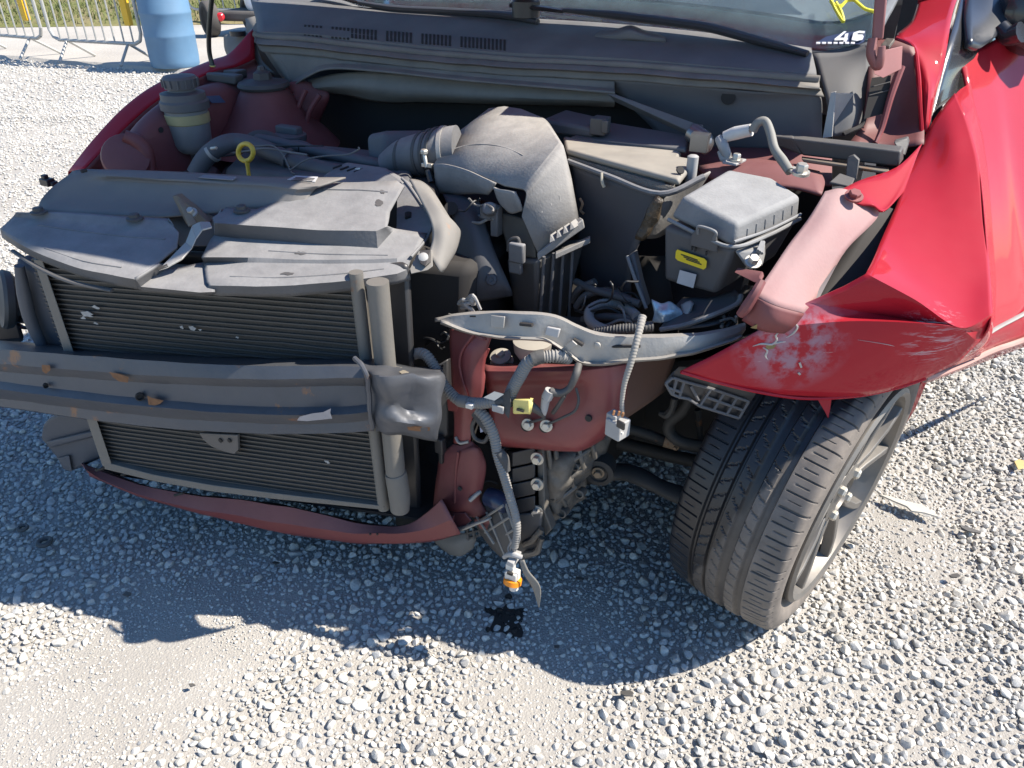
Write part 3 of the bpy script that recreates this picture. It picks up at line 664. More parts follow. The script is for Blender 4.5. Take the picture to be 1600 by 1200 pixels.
# crushed right end of the beam, folded back
rows = [[PV(572, 560, 0.935, 17), PV(600, 564, 0.95, 17), PV(640, 575, 0.97, 17), PV(692, 570, 1.0, 17)],
        [PV(566, 576, 0.872, 17), PV(600, 585, 0.862, 17), PV(632, 586, 0.88, 17), PV(690, 584, 0.93, 17)],
        [PV(574, 590, 0.866, 17), PV(604, 592, 0.846, 17), PV(645, 592, 0.872, 17), PV(692, 600, 0.915, 17)],
        [PV(578, 625, 0.872, 17), PV(606, 630, 0.856, 17), PV(638, 640, 0.882, 17), PV(690, 640, 0.90, 17)],
        [PV(582, 652, 0.868, 17), PV(606, 656, 0.85, 17), PV(640, 662, 0.865, 17), PV(688, 664, 0.90, 17)],
        [PV(584, 672, 0.888, 17), PV(610, 676, 0.868, 17), PV(640, 682, 0.88, 17), PV(684, 690, 0.905, 17)]]
part('crushed_beam_end', car, bumpy(grid(rows, 6, 4, True, True), 0.006, 30, 4), BEAM, solid=0.003)
part('beam_weld_seam', beam, bumpy(tube([PV(553, 560, 0.87, 17), PV(566, 573, 0.862, 17), PV(574, 592, 0.856, 17), PV(578, 640, 0.858, 17), PV(582, 670, 0.866, 17)], 0.004, 8), 0.002, 60), BEAM)
for (px, py, r) in ((71, 602, 0.004), (218, 619, 0.0062)):
    c = bp_((px, py), 0.006); d = (ORG - c).normalized(); d.z *= 0.2
    part('bolt_hole', beam, lathe(c, d, [(r * 1.15, 0), (r * 1.15, 0.0045), (r * 0.9, 0.0055), (r * 0.85, -0.004)], 18), DARK)
RUST = mat('orange rust patch', (0.17, 0.085, 0.04), 0.9, var=0.6, vscale=120)
PRIM = mat('chipped bare patch', (0.30, 0.295, 0.31), 0.5, 0.3, var=0.3, vscale=60)
def patch(parent, name, outline, fn, m, th=0.0008):
    c = sum((Vector((p[0], p[1])) for p in outline), Vector((0, 0))) / len(outline)
    poly = [fn(p[0], p[1]) for p in outline]; n = (ORG - poly[0]).normalized()
    return part(name, parent, prism(poly, n * th), m)
rs = random.Random(5)
def blob(cx, cy, rx, ry, n=14, seed=0):
    r3 = random.Random(seed); return [(cx + math.cos(2 * math.pi * k / n) * rx * r3.uniform(0.5, 1.15), cy + math.sin(2 * math.pi * k / n) * ry * r3.uniform(0.5, 1.15)) for k in range(n)]
patch(beam, 'rust_patch', [(230, 618), (238, 622), (256, 626), (250, 631), (241, 634), (237, 640), (232, 632)], lambda x, y: bp_((x, y), 0.002), RUST)
patch(beam, 'rust_patch', [(170, 581), (185, 584), (201, 589), (200, 598), (186, 596), (177, 590)], lambda x, y: bp_((x, y), -0.002), RUST)
patch(beam, 'rust_patch', [(65, 570), (78, 571), (79, 578), (72, 584), (66, 580)], lambda x, y: bp_((x, y), -0.003), RUST)
patch(beam, 'bare_patch', [(464, 657), (468, 651), (488, 646), (505, 644), (517, 638), (516, 645), (519, 654), (500, 656), (480, 658)], lambda x, y: bp_((x, y), -0.006), PRIM)
ce = [o for o in car.children if o.name.startswith('crushed_beam_end')][0]
_ceb = BVHTree.FromPolygons([v.co + WORG[ce] for v in ce.data.vertices], [tuple(p.vertices) for p in ce.data.polygons])
def on_ce(px, py):
    h = _ceb.ray_cast(ORG, ray(px, py).normalized()); return (h[0] if h[0] is not None else PV(px, py, 0.88, 17)) - ray(px, py).normalized() * 0.0035
patch(ce, 'rust_patch', [(636, 667), (650, 666), (672, 668), (671, 673), (655, 674), (638, 672)], on_ce, RUST)
patch(ce, 'bare_patch', [(600, 566), (626, 572), (640, 578), (636, 590), (622, 580), (604, 574)], on_ce, mat('tan scraped metal', (0.25, 0.22, 0.17), 0.6, 0.2, var=0.4, vscale=70))
# tow bracket hanging below the beam
twp = [(311, 677), (371, 680), (372, 703), (366, 710), (350, 706), (330, 698), (318, 688)]
tow = part('tow_bracket', car, prism([PV(p[0], p[1], 0.915, 17) for p in twp], AX * 0.006), mat('dark coated steel', (0.06, 0.062, 0.068), 0.45, 0.3, dust=0.3), bevel=0.001)
for px in (345, 359): part('bolt_hole', tow, lathe(PV(px, 688, 0.9145, 17), -AX, [(0.0042, 0), (0.0042, 0.002), (0.003, 0.002)], 14), DARK)

# lower crossmember, dull red channel sagging to the right
up_ = [(128, 724), (165, 738), (260, 766), (400, 783), (470, 795), (540, 812), (600, 822), (640, 818), (668, 800), (690, 780)]
mi_ = [(132, 734), (165, 752), (260, 785), (400, 810), (470, 822), (540, 832), (600, 834), (640, 832), (672, 826), (706, 812)]
lo_ = [(140, 742), (190, 764), (270, 790), (400, 822), (470, 835), (540, 845), (600, 848), (640, 846), (680, 842), (720, 832)]
cv = lambda px: 0.925
rows = [[PV(p[0], p[1], 1.0, 17) for p in up_], [PV(p[0], p[1] + 2, 0.94, 17) for p in up_], [PV(p[0], p[1], 0.925, 17) for p in mi_], [PV(p[0], p[1], 0.935, 17) for p in lo_], [PV(p[0], p[1] + 1, 0.99, 17) for p in lo_]]
xm = part('lower_crossmember', car, bumpy(grid(rows, 5, 3, True, False), 0.003, 14), INNER, solid=0.002, angle=28)
for (px, py) in ((157, 733), (197, 740), (280, 772)):
    part('slot', xm, tube([PV(px - 7, py + 2, 0.924, 17), PV(px + 7, py - 2, 0.924, 17)], 0.0028, 8), DARK)
for px in (579, 590): part('hole', xm, lathe(PV(px, 834, 0.922, 17), -AX, [(0.0022, 0), (0.0022, 0.002), (0.0015, 0.002)], 10), DARK)

# plastic corner block under the beam's left end
DBL = mat('blue grey plastic', (0.05, 0.058, 0.075), 0.5, dust=0.35, dcol=(0.17, 0.16, 0.15), up=0.4)
blk = [(66, 664), (74, 655), (90, 648), (140, 651), (150, 672), (166, 712), (112, 737), (98, 734), (88, 716), (62, 685)]
part('lower_corner_block', car, prism([PV(p[0], p[1], 0.985, 17) for p in blk], AX * 0.07), DBL, bevel=0.006, seg=3)
part('block_rib', car, hexa([PV(72, 690, 0.975, 17), PV(145, 672, 0.975, 17), PV(150, 682, 0.975, 17), PV(78, 700, 0.975, 17)], [PV(72, 690, 1.02, 17), PV(145, 672, 1.02, 17), PV(150, 682, 1.02, 17), PV(78, 700, 1.02, 17)]), DBL, bevel=0.004)
part('block_lip', car, hexa([PV(90, 716, 0.978, 17), PV(108, 711, 0.978, 17), PV(113, 737, 0.978, 17), PV(99, 733, 0.978, 17)], [PV(90, 716, 1.0, 17), PV(108, 711, 1.0, 17), PV(113, 737, 1.0, 17), PV(99, 733, 1.0, 17)]), DBL, bevel=0.002)

# left side: headlamp bracket panel, horn disc, dark stay
pan = [(22, 402), (60, 428), (85, 480), (112, 545), (62, 545), (45, 510), (36, 470), (26, 440)]
part('headlamp_bracket', car, prism([PV(p[0], p[1], 1.0, 15) for p in pan], AX * 0.05), DBL, bevel=0.008, seg=3)
part('bracket_ridge', car, tube([PV(30, 415, 0.985, 15), PV(38, 460, 0.985, 15), PV(48, 500, 0.985, 15), PV(66, 540, 0.985, 15)], [0.008, 0.012, 0.012, 0.010], 10), DBL)
hn = Vector((-0.72, -0.55, 0.25)).normalized()
hc = PV(6, 468, 1.06, 15)
horn = part('horn', car, lathe(hc, hn, [(0.030, -0.03), (0.055, -0.012), (0.058, 0.0), (0.054, 0.006), (0.046, 0.004), (0.03, 0.010), (0.012, 0.012), (0.010, 0.016)], 36), BLK)
part('horn_stay', car, tube([hc - hn * 0.02, PV(30, 508, 1.08, 15), PV(60, 512, 1.09, 15)], 0.006, 6, flat=0.4), BLK2)
part('wheel_arch_duct', car, hexa([PV(-20, 480, 1.12, 15), PV(30, 500, 1.12, 15), PV(40, 535, 1.12, 15), PV(-20, 540, 1.12, 15)], [PV(-20, 480, 1.2, 15), PV(26, 500, 1.2, 15), PV(36, 535, 1.2, 15), PV(-20, 540, 1.2, 15)]), BLK2, bevel=0.012)
part('sensor_clip', car, join(box(PV(74, 284, 1.36, 15), (0.028, 0.02, 0.016), AX), box(PV(70, 277, 1.36, 15), (0.012, 0.012, 0.012), AX), box(PV(84, 287, 1.36, 15), (0.012, 0.016, 0.010), AX)), BLK2, bevel=0.002)

# unseen engine mass behind the radiator, added to block sun under the car
part('engine_sun_block', car, hexa([LT * -1.36 + AX * 0.84 + UP * 0.66, LT * -0.62 + AX * 1.02 + UP * 0.66, LT * -0.62 + AX * 1.36 + UP * 0.66, LT * -1.38 + AX * 1.36 + UP * 0.66], [LT * -1.34 + AX * 0.86 + UP * 0.20, LT * -0.66 + AX * 1.04 + UP * 0.20, LT * -0.66 + AX * 1.36 + UP * 0.18, LT * -1.34 + AX * 1.36 + UP * 0.18]), DARK, bevel=0.02)
part('splash_shield', car, prism([PV(150, 735, 0.99, 17) , PV(690, 815, 0.96, 17), PV(690, 815, 0.96, 17) + AX * 0.35, PV(150, 735, 0.99, 17) + AX * 0.35], UP * -0.006), BLK2)
part('horn_bracket', car, hexa([PV(-6, 486, 1.09, 15), PV(60, 500, 1.02, 15), PV(60, 510, 1.02, 15), PV(-6, 498, 1.09, 15)], [PV(-6, 486, 1.10, 15), PV(60, 500, 1.03, 15), PV(60, 510, 1.03, 15), PV(-6, 498, 1.10, 15)]), BLK2, bevel=0.002)
# ------------------------------------------------------------------ radiator top cover (grey plastic shroud) in two halves
def cz(px, py, z): return PZ(px, py, z)
# left half, front lip lower than the rear edge
zl = 0.722
rowsL = [
    [cz(24, 333, .742), cz(70, 331, .745), cz(130, 333, .746), (lambda: cz(200, 338, .746))(), cz(258, 341, .746), cz(262, 345, .745)],
    [cz(20, 338, .735), cz(60, 343, .735), cz(130, 349, .735), cz(200, 356, .735), cz(262, 362, .735), cz(279, 363, .735)],
    [cz(8, 350, .728), cz(48, 360, .727), cz(128, 372, .726), cz(200, 382, .726), cz(262, 386, .726), cz(277, 387, .724)],
    [cz(0, 357, .722), cz(48, 382, .720), cz(125, 405, .719), cz(200, 406, .719), cz(240, 408, .719), cz(249, 410, .717)],
    [cz(1, 362, .718), cz(52, 392, .715), cz(120, 418, .713), cz(175, 430, .711), cz(205, 435, .711), cz(212, 436, .710)],
    [cz(3, 371, .703), cz(52, 402, .699), cz(118, 429, .697), cz(172, 444, .694), cz(206, 450, .690), cz(216, 452, .688)],
]
cover = part('radiator_cover', car, bumpy(grid(rowsL, 5, 4, True, False), 0.0012, 12), DUSTY, solid=0.003, off=-1, angle=28)
# step down towards the latch opening and the latch tray in the middle
rowsM = [
    [cz(250, 412, .716), cz(263, 420, .700), cz(310, 411, .700), cz(332, 408, .698)],
    [cz(232, 424, .713), cz(240, 433, .697), cz(310, 428, .697), cz(334, 426, .695)],
    [cz(212, 436, .710), cz(220, 448, .693), cz(312, 457, .693), cz(336, 456, .691)],
    [cz(216, 452, .688), cz(226, 456, .682), cz(310, 461, .684), cz(334, 461, .682)],
]
part('latch_tray', cover, grid(rowsM, 4, 3, False, False), DUSTY, solid=0.003, off=-1, angle=25)
# right half: raised block, a shelf, the shelf lip
rowsR = [
    [cz(345, 331, .752), cz(352, 324, .754), cz(400, 327, .755), cz(480, 300, .770), cz(500, 284, .780), cz(560, 284, .782), cz(620, 282, .782), cz(632, 290, .780)],
    [cz(331, 340, .748), cz(340, 338, .750), cz(400, 340, .751), cz(470, 330, .757), cz(500, 326, .758), cz(560, 330, .757), cz(575, 335, .755), cz(610, 330, .755)],
    [cz(334, 349, .745), cz(341, 349, .747), cz(400, 353, .747), cz(460, 357, .747), cz(500, 359, .747), cz(560, 361, .747), cz(588, 362, .747), cz(606, 354, .750)],
    [cz(334, 367, .722), cz(341, 369, .722), cz(400, 374, .722), cz(460, 379, .722), cz(500, 382, .722), cz(560, 386, .722), cz(590, 388, .722), cz(618, 357, .738)],
    [cz(328, 375, .720), cz(362, 371, .721), cz(400, 376, .721), cz(460, 382, .721), cz(510, 386, .721), cz(570, 392, .721), cz(610, 390, .722), cz(668, 364, .728)],
    [cz(315, 402, .716), cz(350, 402, .716), cz(400, 402, .716), cz(460, 405, .716), cz(520, 406, .716), cz(580, 406, .716), cz(620, 404, .717), cz(655, 384, .722)],
    [cz(318, 410, .703), cz(345, 410, .704), cz(400, 410, .710), cz(460, 411, .711), cz(520, 412, .711), cz(580, 412, .711), cz(620, 410, .712), cz(642, 404, .715)],
    [cz(322, 440, .699), cz(345, 443, .700), cz(400, 444, .701), cz(460, 442, .702), cz(520, 437, .703), cz(580, 430, .704), cz(620, 424, .705), cz(638, 417, .706)],
    [cz(326, 446, .697), cz(345, 447, .698), cz(400, 448, .699), cz(460, 446, .700), cz(520, 441, .701), cz(580, 434, .702), cz(620, 428, .703), cz(639, 420, .704)],
    [cz(322, 460, .682), cz(345, 463, .680), cz(400, 464, .680), cz(460, 463, .681), cz(520, 457, .682), cz(580, 451, .684), cz(620, 444, .685), cz(641, 437, .687)],
]
covR = part('radiator_cover', car, bumpy(grid(rowsR, 4, 3, False, False), 0.0012, 12, 3), DUSTY, solid=0.003, off=-1, angle=24, bevel=0.0)
covR.name = 'radiator_cover_half'
# upright tab with an oblong hole at the right corner
def tv_(px, py, o=0.0): return PV(px, py, 1.085 - (py - 285) * 0.00145 + o)
tab = [tv_(*q) for q in ((624, 290), (634, 283), (672, 340), (674, 352), (666, 368), (619, 361), (620, 306))]
tb = part('corner_tab', covR, prism(tab, AX * 0.006), DUSTY, bevel=0.001)
part('tab_hole', tb, tube([tv_(638, 333, -0.003), tv_(638, 341, -0.003)], 0.0058, 12, flat=0.6), DARK)
part('tab_rim', tb, tube([tv_(628, 279), tv_(640, 292), tv_(673, 341), tv_(675, 354), tv_(664, 376), cz(642, 402, .718)], 0.0026, 8), DUSTY)
# rear upper channel of the support: long rounded bar behind the cover
rowsB = [
    [cz(112, 267, .785), cz(130, 264, .79), cz(250, 267, .79), cz(350, 272, .79), cz(420, 276, .79), cz(500, 277, .79), cz(540, 276, .79)],
    [cz(108, 272, .783), cz(180, 276, .785), cz(250, 280, .785), cz(350, 284, .785), cz(420, 288, .785), cz(470, 292, .785), cz(500, 290, .785)],
    [cz(84, 290, .770), cz(178, 283, .775), cz(250, 288, .775), cz(350, 294, .775), cz(420, 298, .775), cz(460, 302, .775), cz(490, 298, .775)],
    [cz(64, 312, .752), cz(174, 310, .755), cz(250, 314, .755), cz(350, 318, .755), cz(420, 322, .755), cz(450, 320, .758), cz(478, 312, .765)],
    [cz(58, 330, .742), cz(120, 334, .742), cz(250, 338, .742), cz(350, 332, .742), cz(420, 330, .745), cz(450, 326, .75), cz(470, 326, .755)],
]
chan = part('upper_channel', car, bumpy(grid(rowsB, 5, 3, False, True), 0.0015, 12, 8), mat('dusty painted channel', (0.075, 0.075, 0.08), 0.5, dust=0.85, dcol=(0.21, 0.195, 0.175), up=0.4, dscale=10), solid=0.003, off=-1)
part('slot', chan, tube([cz(127, 268, .792), cz(135, 266, .792)], 0.003, 8), DARK)
STK = mat('weathered sticker', (0.42, 0.42, 0.42), 0.6, var=0.2, vscale=90)
part('sticker', chan, prism([cz(449, 281, .7885), cz(462, 275, .7905), cz(497, 277, .7905), cz(492, 285, .7875)], UP * 0.001), STK)
part('sticker', chan, prism([cz(310, 278, .7885), cz(318, 274, .7905), cz(370, 277, .7905), cz(364, 282, .7885)], UP * 0.001), mat('faded sticker', (0.2, 0.2, 0.21), 0.6))
# lettering rows on the sticker
for k in range(3):
    part('print_line', chan, prism([cz(455 + k * 3, 281.8 - k * 2, .7900 + k * .0006), cz(456 + k * 3, 281 - k * 2, .7904 + k * .0006), cz(488 + k * 2, 283 - k * 2, .7902 + k * .0006), cz(487 + k * 2, 283.8 - k * 2, .7898 + k * .0006)], UP * 0.0006), BLK2)
for (px, py, z) in ((61, 333, .745), (211, 343, .745), (378, 330, .754)):
    part('push_clip', cover if px < 300 else covR, lathe(cz(px, py, z), UP, [(0.013, 0), (0.013, 0.003), (0.008, 0.0045), (0.008, 0.009), (0.006, 0.010)], 18), BLK)
# hood latch: two upright blades and the bent release lever
LATCH = mat('grimy latch steel', (0.16, 0.14, 0.115), 0.6, 0.4, dust=0.4, dcol=(0.22, 0.18, 0.13), rust=0.25)
lat = part('hood_latch', car, prism([cz(268, 306, .775), cz(276, 305, .775), cz(300, 325, .755), cz(325, 348, .735), (cz(300, 358, .72)), cz(290, 350, .73)], Vector((0.004, 0.012, 0))), LATCH, bevel=0.0015)
part('latch_plate', lat, prism([cz(262, 340, .735), cz(300, 330, .735), cz(340, 345, .735), cz(330, 385, .705), cz(280, 385, .705)], Vector((0, 0.02, -0.004))), LATCH, bevel=0.0015)
part('latch_bolt', lat, bolt_geo(cz(300, 333, .752), (0, -0.6, 0.8), 0.006, 0.008), ZINC)
part('latch_pawl', lat, tube([cz(281, 312, .772), cz(291, 330, .757), cz(302, 352, .737)], [0.004, 0.006, 0.008], 8, flat=0.5), LATCH)
part('release_lever', lat, join(*[hexa([a, b_, b_ - UP * 0.003, a - UP * 0.003], [c_, d_, d_ - UP * 0.003, c_ - UP * 0.003]) for a, b_, c_, d_ in [
    (cz(328, 346, .757), cz(331, 354, .755), cz(312, 346, .758), cz(316, 358, .754)), (cz(312, 346, .758), cz(316, 358, .754), cz(300, 352, .752), cz(306, 372, .744)),
    (cz(300, 352, .752), cz(306, 372, .744), cz(290, 378, .735), cz(300, 386, .732)), (cz(290, 378, .735), cz(300, 386, .732), cz(266, 402, .722), cz(284, 404, .722)), (cz(266, 402, .722), cz(284, 404, .722), cz(247, 421, .712), cz(262, 416, .714))]]), STEEL, bevel=0.001)
part('lever_tip', lat, tube([cz(247, 421, .711), cz(262, 415, .714)], 0.003, 8), DARK)
# underside seal strip along the left lip
part('lip_strip', cover, tube([cz(20, 392, .70), cz(60, 418, .695), cz(110, 440, .690), cz(175, 454, .686)], 0.004, 8, flat=0.7), BLK)
# pale plastic air deflector at the right end of the cover
rowsD = [
    [cz(640, 282, .785), cz(660, 286, .78), cz(676, 300, .77), cz(690, 322, .75)],
    [cz(650, 300, .775), cz(676, 312, .77), cz(690, 330, .755), cz(706, 346, .735)],
    [cz(672, 345, .75), cz(692, 345, .75), cz(708, 350, .74), cz(718, 362, .72)],
    [cz(676, 372, .73), cz(694, 378, .728), cz(708, 385, .715), cz(712, 392, .70)],
    [cz(672, 400, .715), cz(684, 420, .70), cz(690, 425, .69), cz(696, 418, .68)],
]
DEF = mat('chalky pale plastic', (0.12, 0.115, 0.11), 0.7, dust=0.8, dcol=(0.24, 0.225, 0.20), up=0.3, dscale=24, rust=0.2)
defl = part('air_deflector', car, bumpy(grid(rowsD, 5, 5), 0.002, 25), DEF, solid=0.004)
part('deflector_bracket', defl, join(prism([cz(654, 392, .722), cz(675, 390, .722), cz(676, 416, .708), cz(668, 422, .704), cz(642, 428, .700), cz(640, 420, .704)], Vector((0, 0.004, -0.002)))), DEF, bevel=0.001)
part('deflector_socket', defl, prism([cz(656, 393, .7235), cz(673, 391, .7235), cz(673, 410, .712), cz(665, 417, .709), cz(657, 412, .712)], Vector((0, -0.002, 0.002))), BLK2)
part('push_clip', defl, lathe(cz(662, 404, .716) + Vector((0, -0.002, 0.002)), Vector((0, -0.6, 0.8)), [(0.0075, 0), (0.0075, 0.003), (0.004, 0.005)], 16), GREYP)
# ------------------------------------------------------------------ buckled left fender, door, pillar, sill
def y_(px, py, y): return PY(px, py, y)
# upper facet: from the inner edge across to the outer ridge
rowsU = [
    [y_(1436, 232, 1.34), y_(1458, 192, 1.37), y_(1476, 166, 1.395), y_(1492, 148, 1.42)],
    [y_(1420, 270, 1.27), y_(1458, 248, 1.285), y_(1488, 222, 1.30), y_(1512, 190, 1.34)],
    [y_(1400, 320, 1.18), y_(1450, 310, 1.19), y_(1496, 290, 1.205), y_(1527, 250, 1.25)],
    [y_(1378, 370, 1.09), y_(1440, 372, 1.095), y_(1500, 372, 1.095), y_(1536, 335, 1.14)],
    [y_(1366, 402, 1.02), y_(1434, 424, 1.015), y_(1502, 446, 0.997), y_(1544, 420, 1.03)],
    [y_(1354, 427, 0.955), y_(1430, 468, 0.935), y_(1500, 512, 0.905), y_(1549, 490, 0.93)],
]
rowsLo = [
    [y_(1354, 427, 0.955), y_(1430, 468, 0.935), y_(1500, 512, 0.905), y_(1549, 490, 0.93)],
    [y_(1320, 446, 0.957), y_(1410, 478, 0.945), y_(1494, 515, 0.912), y_(1545, 505, 0.93)],
    [y_(1262, 472, 0.960), y_(1380, 492, 0.955), y_(1486, 512, 0.918), y_(1538, 518, 0.93)],
    [y_(1190, 512, 0.950), y_(1330, 503, 0.940), y_(1478, 509, 0.905), y_(1528, 533, 0.93)],
    [y_(1110, 556, 0.957), y_(1270, 560, 0.945), y_(1440, 556, 0.925), y_(1500, 562, 0.94)],
    [y_(1064, 580, 0.962), y_(1190, 612, 0.958), y_(1340, 617, 0.95), y_(1446, 590, 0.95)],
]
crease = rowsU[-1]
# one continuous panel: smooth across, sharp along the fold
gu = grid([r for r in rowsU], 7, 6, True, True); gl = grid([r for r in rowsLo], 7, 6, True, False)
def fender_mat():
    """paint with scraped, chalky and gouged areas"""
    m = RED.copy(); m.name = 'scraped red paint'; nt = m.node_tree; L = nt.links.new; b = nt.nodes['Principled BSDF']
    src = b.inputs['Base Color'].links[0].from_socket; rsrc = b.inputs['Roughness'].links[0].from_socket
    geo = _n(nt, 'ShaderNodeNewGeometry')
    def near(p, r, soft):
        vm = _n(nt, 'ShaderNodeVectorMath', operation='DISTANCE'); vm.inputs[1].default_value = p; L(geo.outputs['Position'], vm.inputs[0])
        mr = _n(nt, 'ShaderNodeMapRange'); mr.inputs['From Min'].default_value = r; mr.inputs['From Max'].default_value = r - soft; L(vm.outputs['Value'], mr.inputs['Value']); return mr.outputs['Result']
    n1 = _n(nt, 'ShaderNodeTexNoise'); n1.inputs['Scale'].default_value = 1; n1.inputs['Detail'].default_value = 6; n1.inputs['Roughness'].default_value = 0.65
    d = (PY(1480, 510, 0.93) - PY(1200, 540, 0.95)).normalized(); x, y, z = frame_of(d)
    vr = _n(nt, 'ShaderNodeVectorMath', operation='DOT_PRODUCT'); vr.inputs[1].default_value = d; L(geo.outputs['Position'], vr.inputs[0])
    vx = _n(nt, 'ShaderNodeVectorMath', operation='DOT_PRODUCT'); vx.inputs[1].default_value = x; L(geo.outputs['Position'], vx.inputs[0])
    vy = _n(nt, 'ShaderNodeVectorMath', operation='DOT_PRODUCT'); vy.inputs[1].default_value = y; L(geo.outputs['Position'], vy.inputs[0])
    cb_ = _n(nt, 'ShaderNodeCombineXYZ')
    for i, (s, k) in enumerate(((vr, 22), (vx, 190), (vy, 190))):
        q = _n(nt, 'ShaderNodeMath', operation='MULTIPLY'); q.inputs[1].default_value = k; L(s.outputs['Value'], q.inputs[0]); L(q.outputs[0], cb_.inputs[i])
    L(cb_.outputs[0], n1.inputs['Vector'])
    nb = _n(nt, 'ShaderNodeTexNoise'); nb.inputs['Scale'].default_value = 38; nb.inputs['Detail'].default_value = 7; nb.inputs['Roughness'].default_value = 0.6; L(geo.outputs['Position'], nb.inputs['Vector'])
    def masked(src_n, lo, hi, area):
        mr = _n(nt, 'ShaderNodeMapRange'); mr.inputs['From Min'].default_value = lo; mr.inputs['From Max'].default_value = hi; L(src_n.outputs['Fac'], mr.inputs['Value'])
        mu = _n(nt, 'ShaderNodeMath', operation='MULTIPLY'); L(mr.outputs['Result'], mu.inputs[0]); L(area, mu.inputs[1]); return mu.outputs[0]
    a1 = near(PY(1235, 535, 0.95), 0.085, 0.05); a2 = near(PY(1452, 525, 0.93), 0.05, 0.04)
    col, rg = src, rsrc
    def lay(c, f, colr, r):
        global _lay
        mx = _n(nt, 'ShaderNodeMix', data_type='RGBA'); L(f, mx.inputs['Factor']); L(c[0], mx.inputs['A']); mx.inputs['B'].default_value = rgba(colr)
        mr = _n(nt, 'ShaderNodeMix', data_type='FLOAT'); L(f, mr.inputs['Factor']); L(c[1], mr.inputs['A']); mr.inputs['B'].default_value = r
        return mx.outputs['Result'], mr.outputs['Result']
    s = (col, rg)
    s = lay(s, masked(nb, 0.42, 0.56, a1), (0.30, 0.16, 0.20), 0.6)
    s = lay(s, masked(n1, 0.52, 0.60, a2), (0.42, 0.30, 0.34), 0.55)
    s = lay(s, masked(n1, 0.64, 0.70, a1), (0.50, 0.42, 0.42), 0.6)
    L(s[0], b.inputs['Base Color']); L(s[1], b.inputs['Roughness'])
    return m
FEND = fender_mat()
_b = FEND.node_tree.nodes['Principled BSDF']
_b.inputs['Metallic'].default_value = 0.0
fend = part('front_fender', car, bumpy(bumpy(join(gu, gl), 0.0022, 7, 1), 0.0006, 26, 5), FEND, solid=0.0018, off=1, angle=24)
bmx = bmesh.new(); bmx.from_mesh(fend.data); bmesh.ops.remove_doubles(bmx, verts=bmx.verts[:], dist=0.0004); bmesh.ops.recalc_face_normals(bmx, faces=bmx.faces[:])
if sum(f.normal.dot(Vector((-0.2, -0.8, 0.5))) for f in bmx.faces) < 0: bmesh.ops.reverse_faces(bmx, faces=bmx.faces[:])
bmx.to_mesh(fend.data); bmx.free()
for p in fend.data.polygons: p.use_smooth = True
fend.data.set_sharp_from_angle(angle=math.radians(20))
# bare gouges, yellow transfer and long scratches on the lower face
def ff(px, py): 
    # distance on the lower face by interpolation
    t = (px - 1064) / (1540 - 1064); u = (py - 470) / 140.0
    return PY(px, py, 0.945 - 0.02 * t)
GOUGE = mat('bare gouged metal', (0.40, 0.38, 0.36), 0.5, 0.4, var=0.4, vscale=90)
from mathutils.bvhtree import BVHTree
_bvh = BVHTree.FromPolygons([v.co + WORG[fend] for v in fend.data.vertices], [tuple(p.vertices) for p in fend.data.polygons])
def on_fender(px, py, lift=0.0022):
    h = _bvh.ray_cast(ORG, ray(px, py).normalized())
    if h[0] is None: return ff(px, py)
    return h[0] - ray(px, py).normalized() * lift
def mark(name, line, w, m, parent=None, fn=on_fender):
    P_ = [fn(*q) for q in line]
    part(name, parent or fend, tube(P_, [w * 0.3] + [w] * (len(P_) - 2) + [w * 0.25] if len(P_) > 2 else w, 6, seg=3, flat=1.0), m)
GO2 = mat('olive scuff', (0.20, 0.15, 0.06), 0.8, var=0.4, vscale=120)
mark('scratch', [(1325, 500), (1380, 501), (1430, 502), (1480, 505)], 0.0011, GOUGE)
mark('scratch', [(1340, 531), (1390, 539), (1430, 550)], 0.0005, GOUGE)
mark('scratch', [(1418, 558), (1440, 549), (1448, 546)], 0.0006, GOUGE)
for k, ln in enumerate([[(1176, 541), (1190, 537), (1206, 538), (1214, 531), (1212, 524), (1220, 517)], [(1192, 543), (1199, 548), (1196, 556), (1200, 562)], [(1206, 539), (1216, 535), (1228, 534)], [(1222, 508), (1236, 504), (1246, 510), (1240, 520), (1228, 528)], [(1249, 566), (1252, 574)], [(1247, 582), (1250, 585)], [(1210, 516), (1220, 506), (1232, 500)]]):
    mark('gouge', ln, 0.0016, GOUGE)
def flatmark(name, outline, m, fn=on_fender, parent=None):
    P_ = [fn(*q) for q in outline]; n = (ORG - P_[0]).normalized(); part(name, parent or fend, prism(P_, n * 0.0006), m)
flatmark('scuff', [(1172, 512), (1184, 506), (1200, 498), (1212, 500), (1208, 507), (1194, 513), (1180, 514)], GO2)
flatmark('scuff', [(1196, 541), (1204, 537), (1213, 540), (1208, 545), (1198, 546)], GO2)
# rolled wheel arch lip and tongue of torn arch
part('arch_lip', fend, tube([y_(1064, 581, 0.961), y_(1120, 597, 0.960), y_(1190, 613, 0.957), y_(1260, 622, 0.956), y_(1340, 618, 0.951), y_(1400, 606, 0.951), y_(1446, 591, 0.951)], 0.003, 8), RED)
part('torn_tab', fend, prism([y_(1276, 622, 0.965), y_(1300, 618, 0.965), y_(1297, 640, 0.965), y_(1294, 654, 0.96), y_(1288, 642, 0.96)], Vector((0.002, 0.004, 0))), RED, bevel=0.0005)
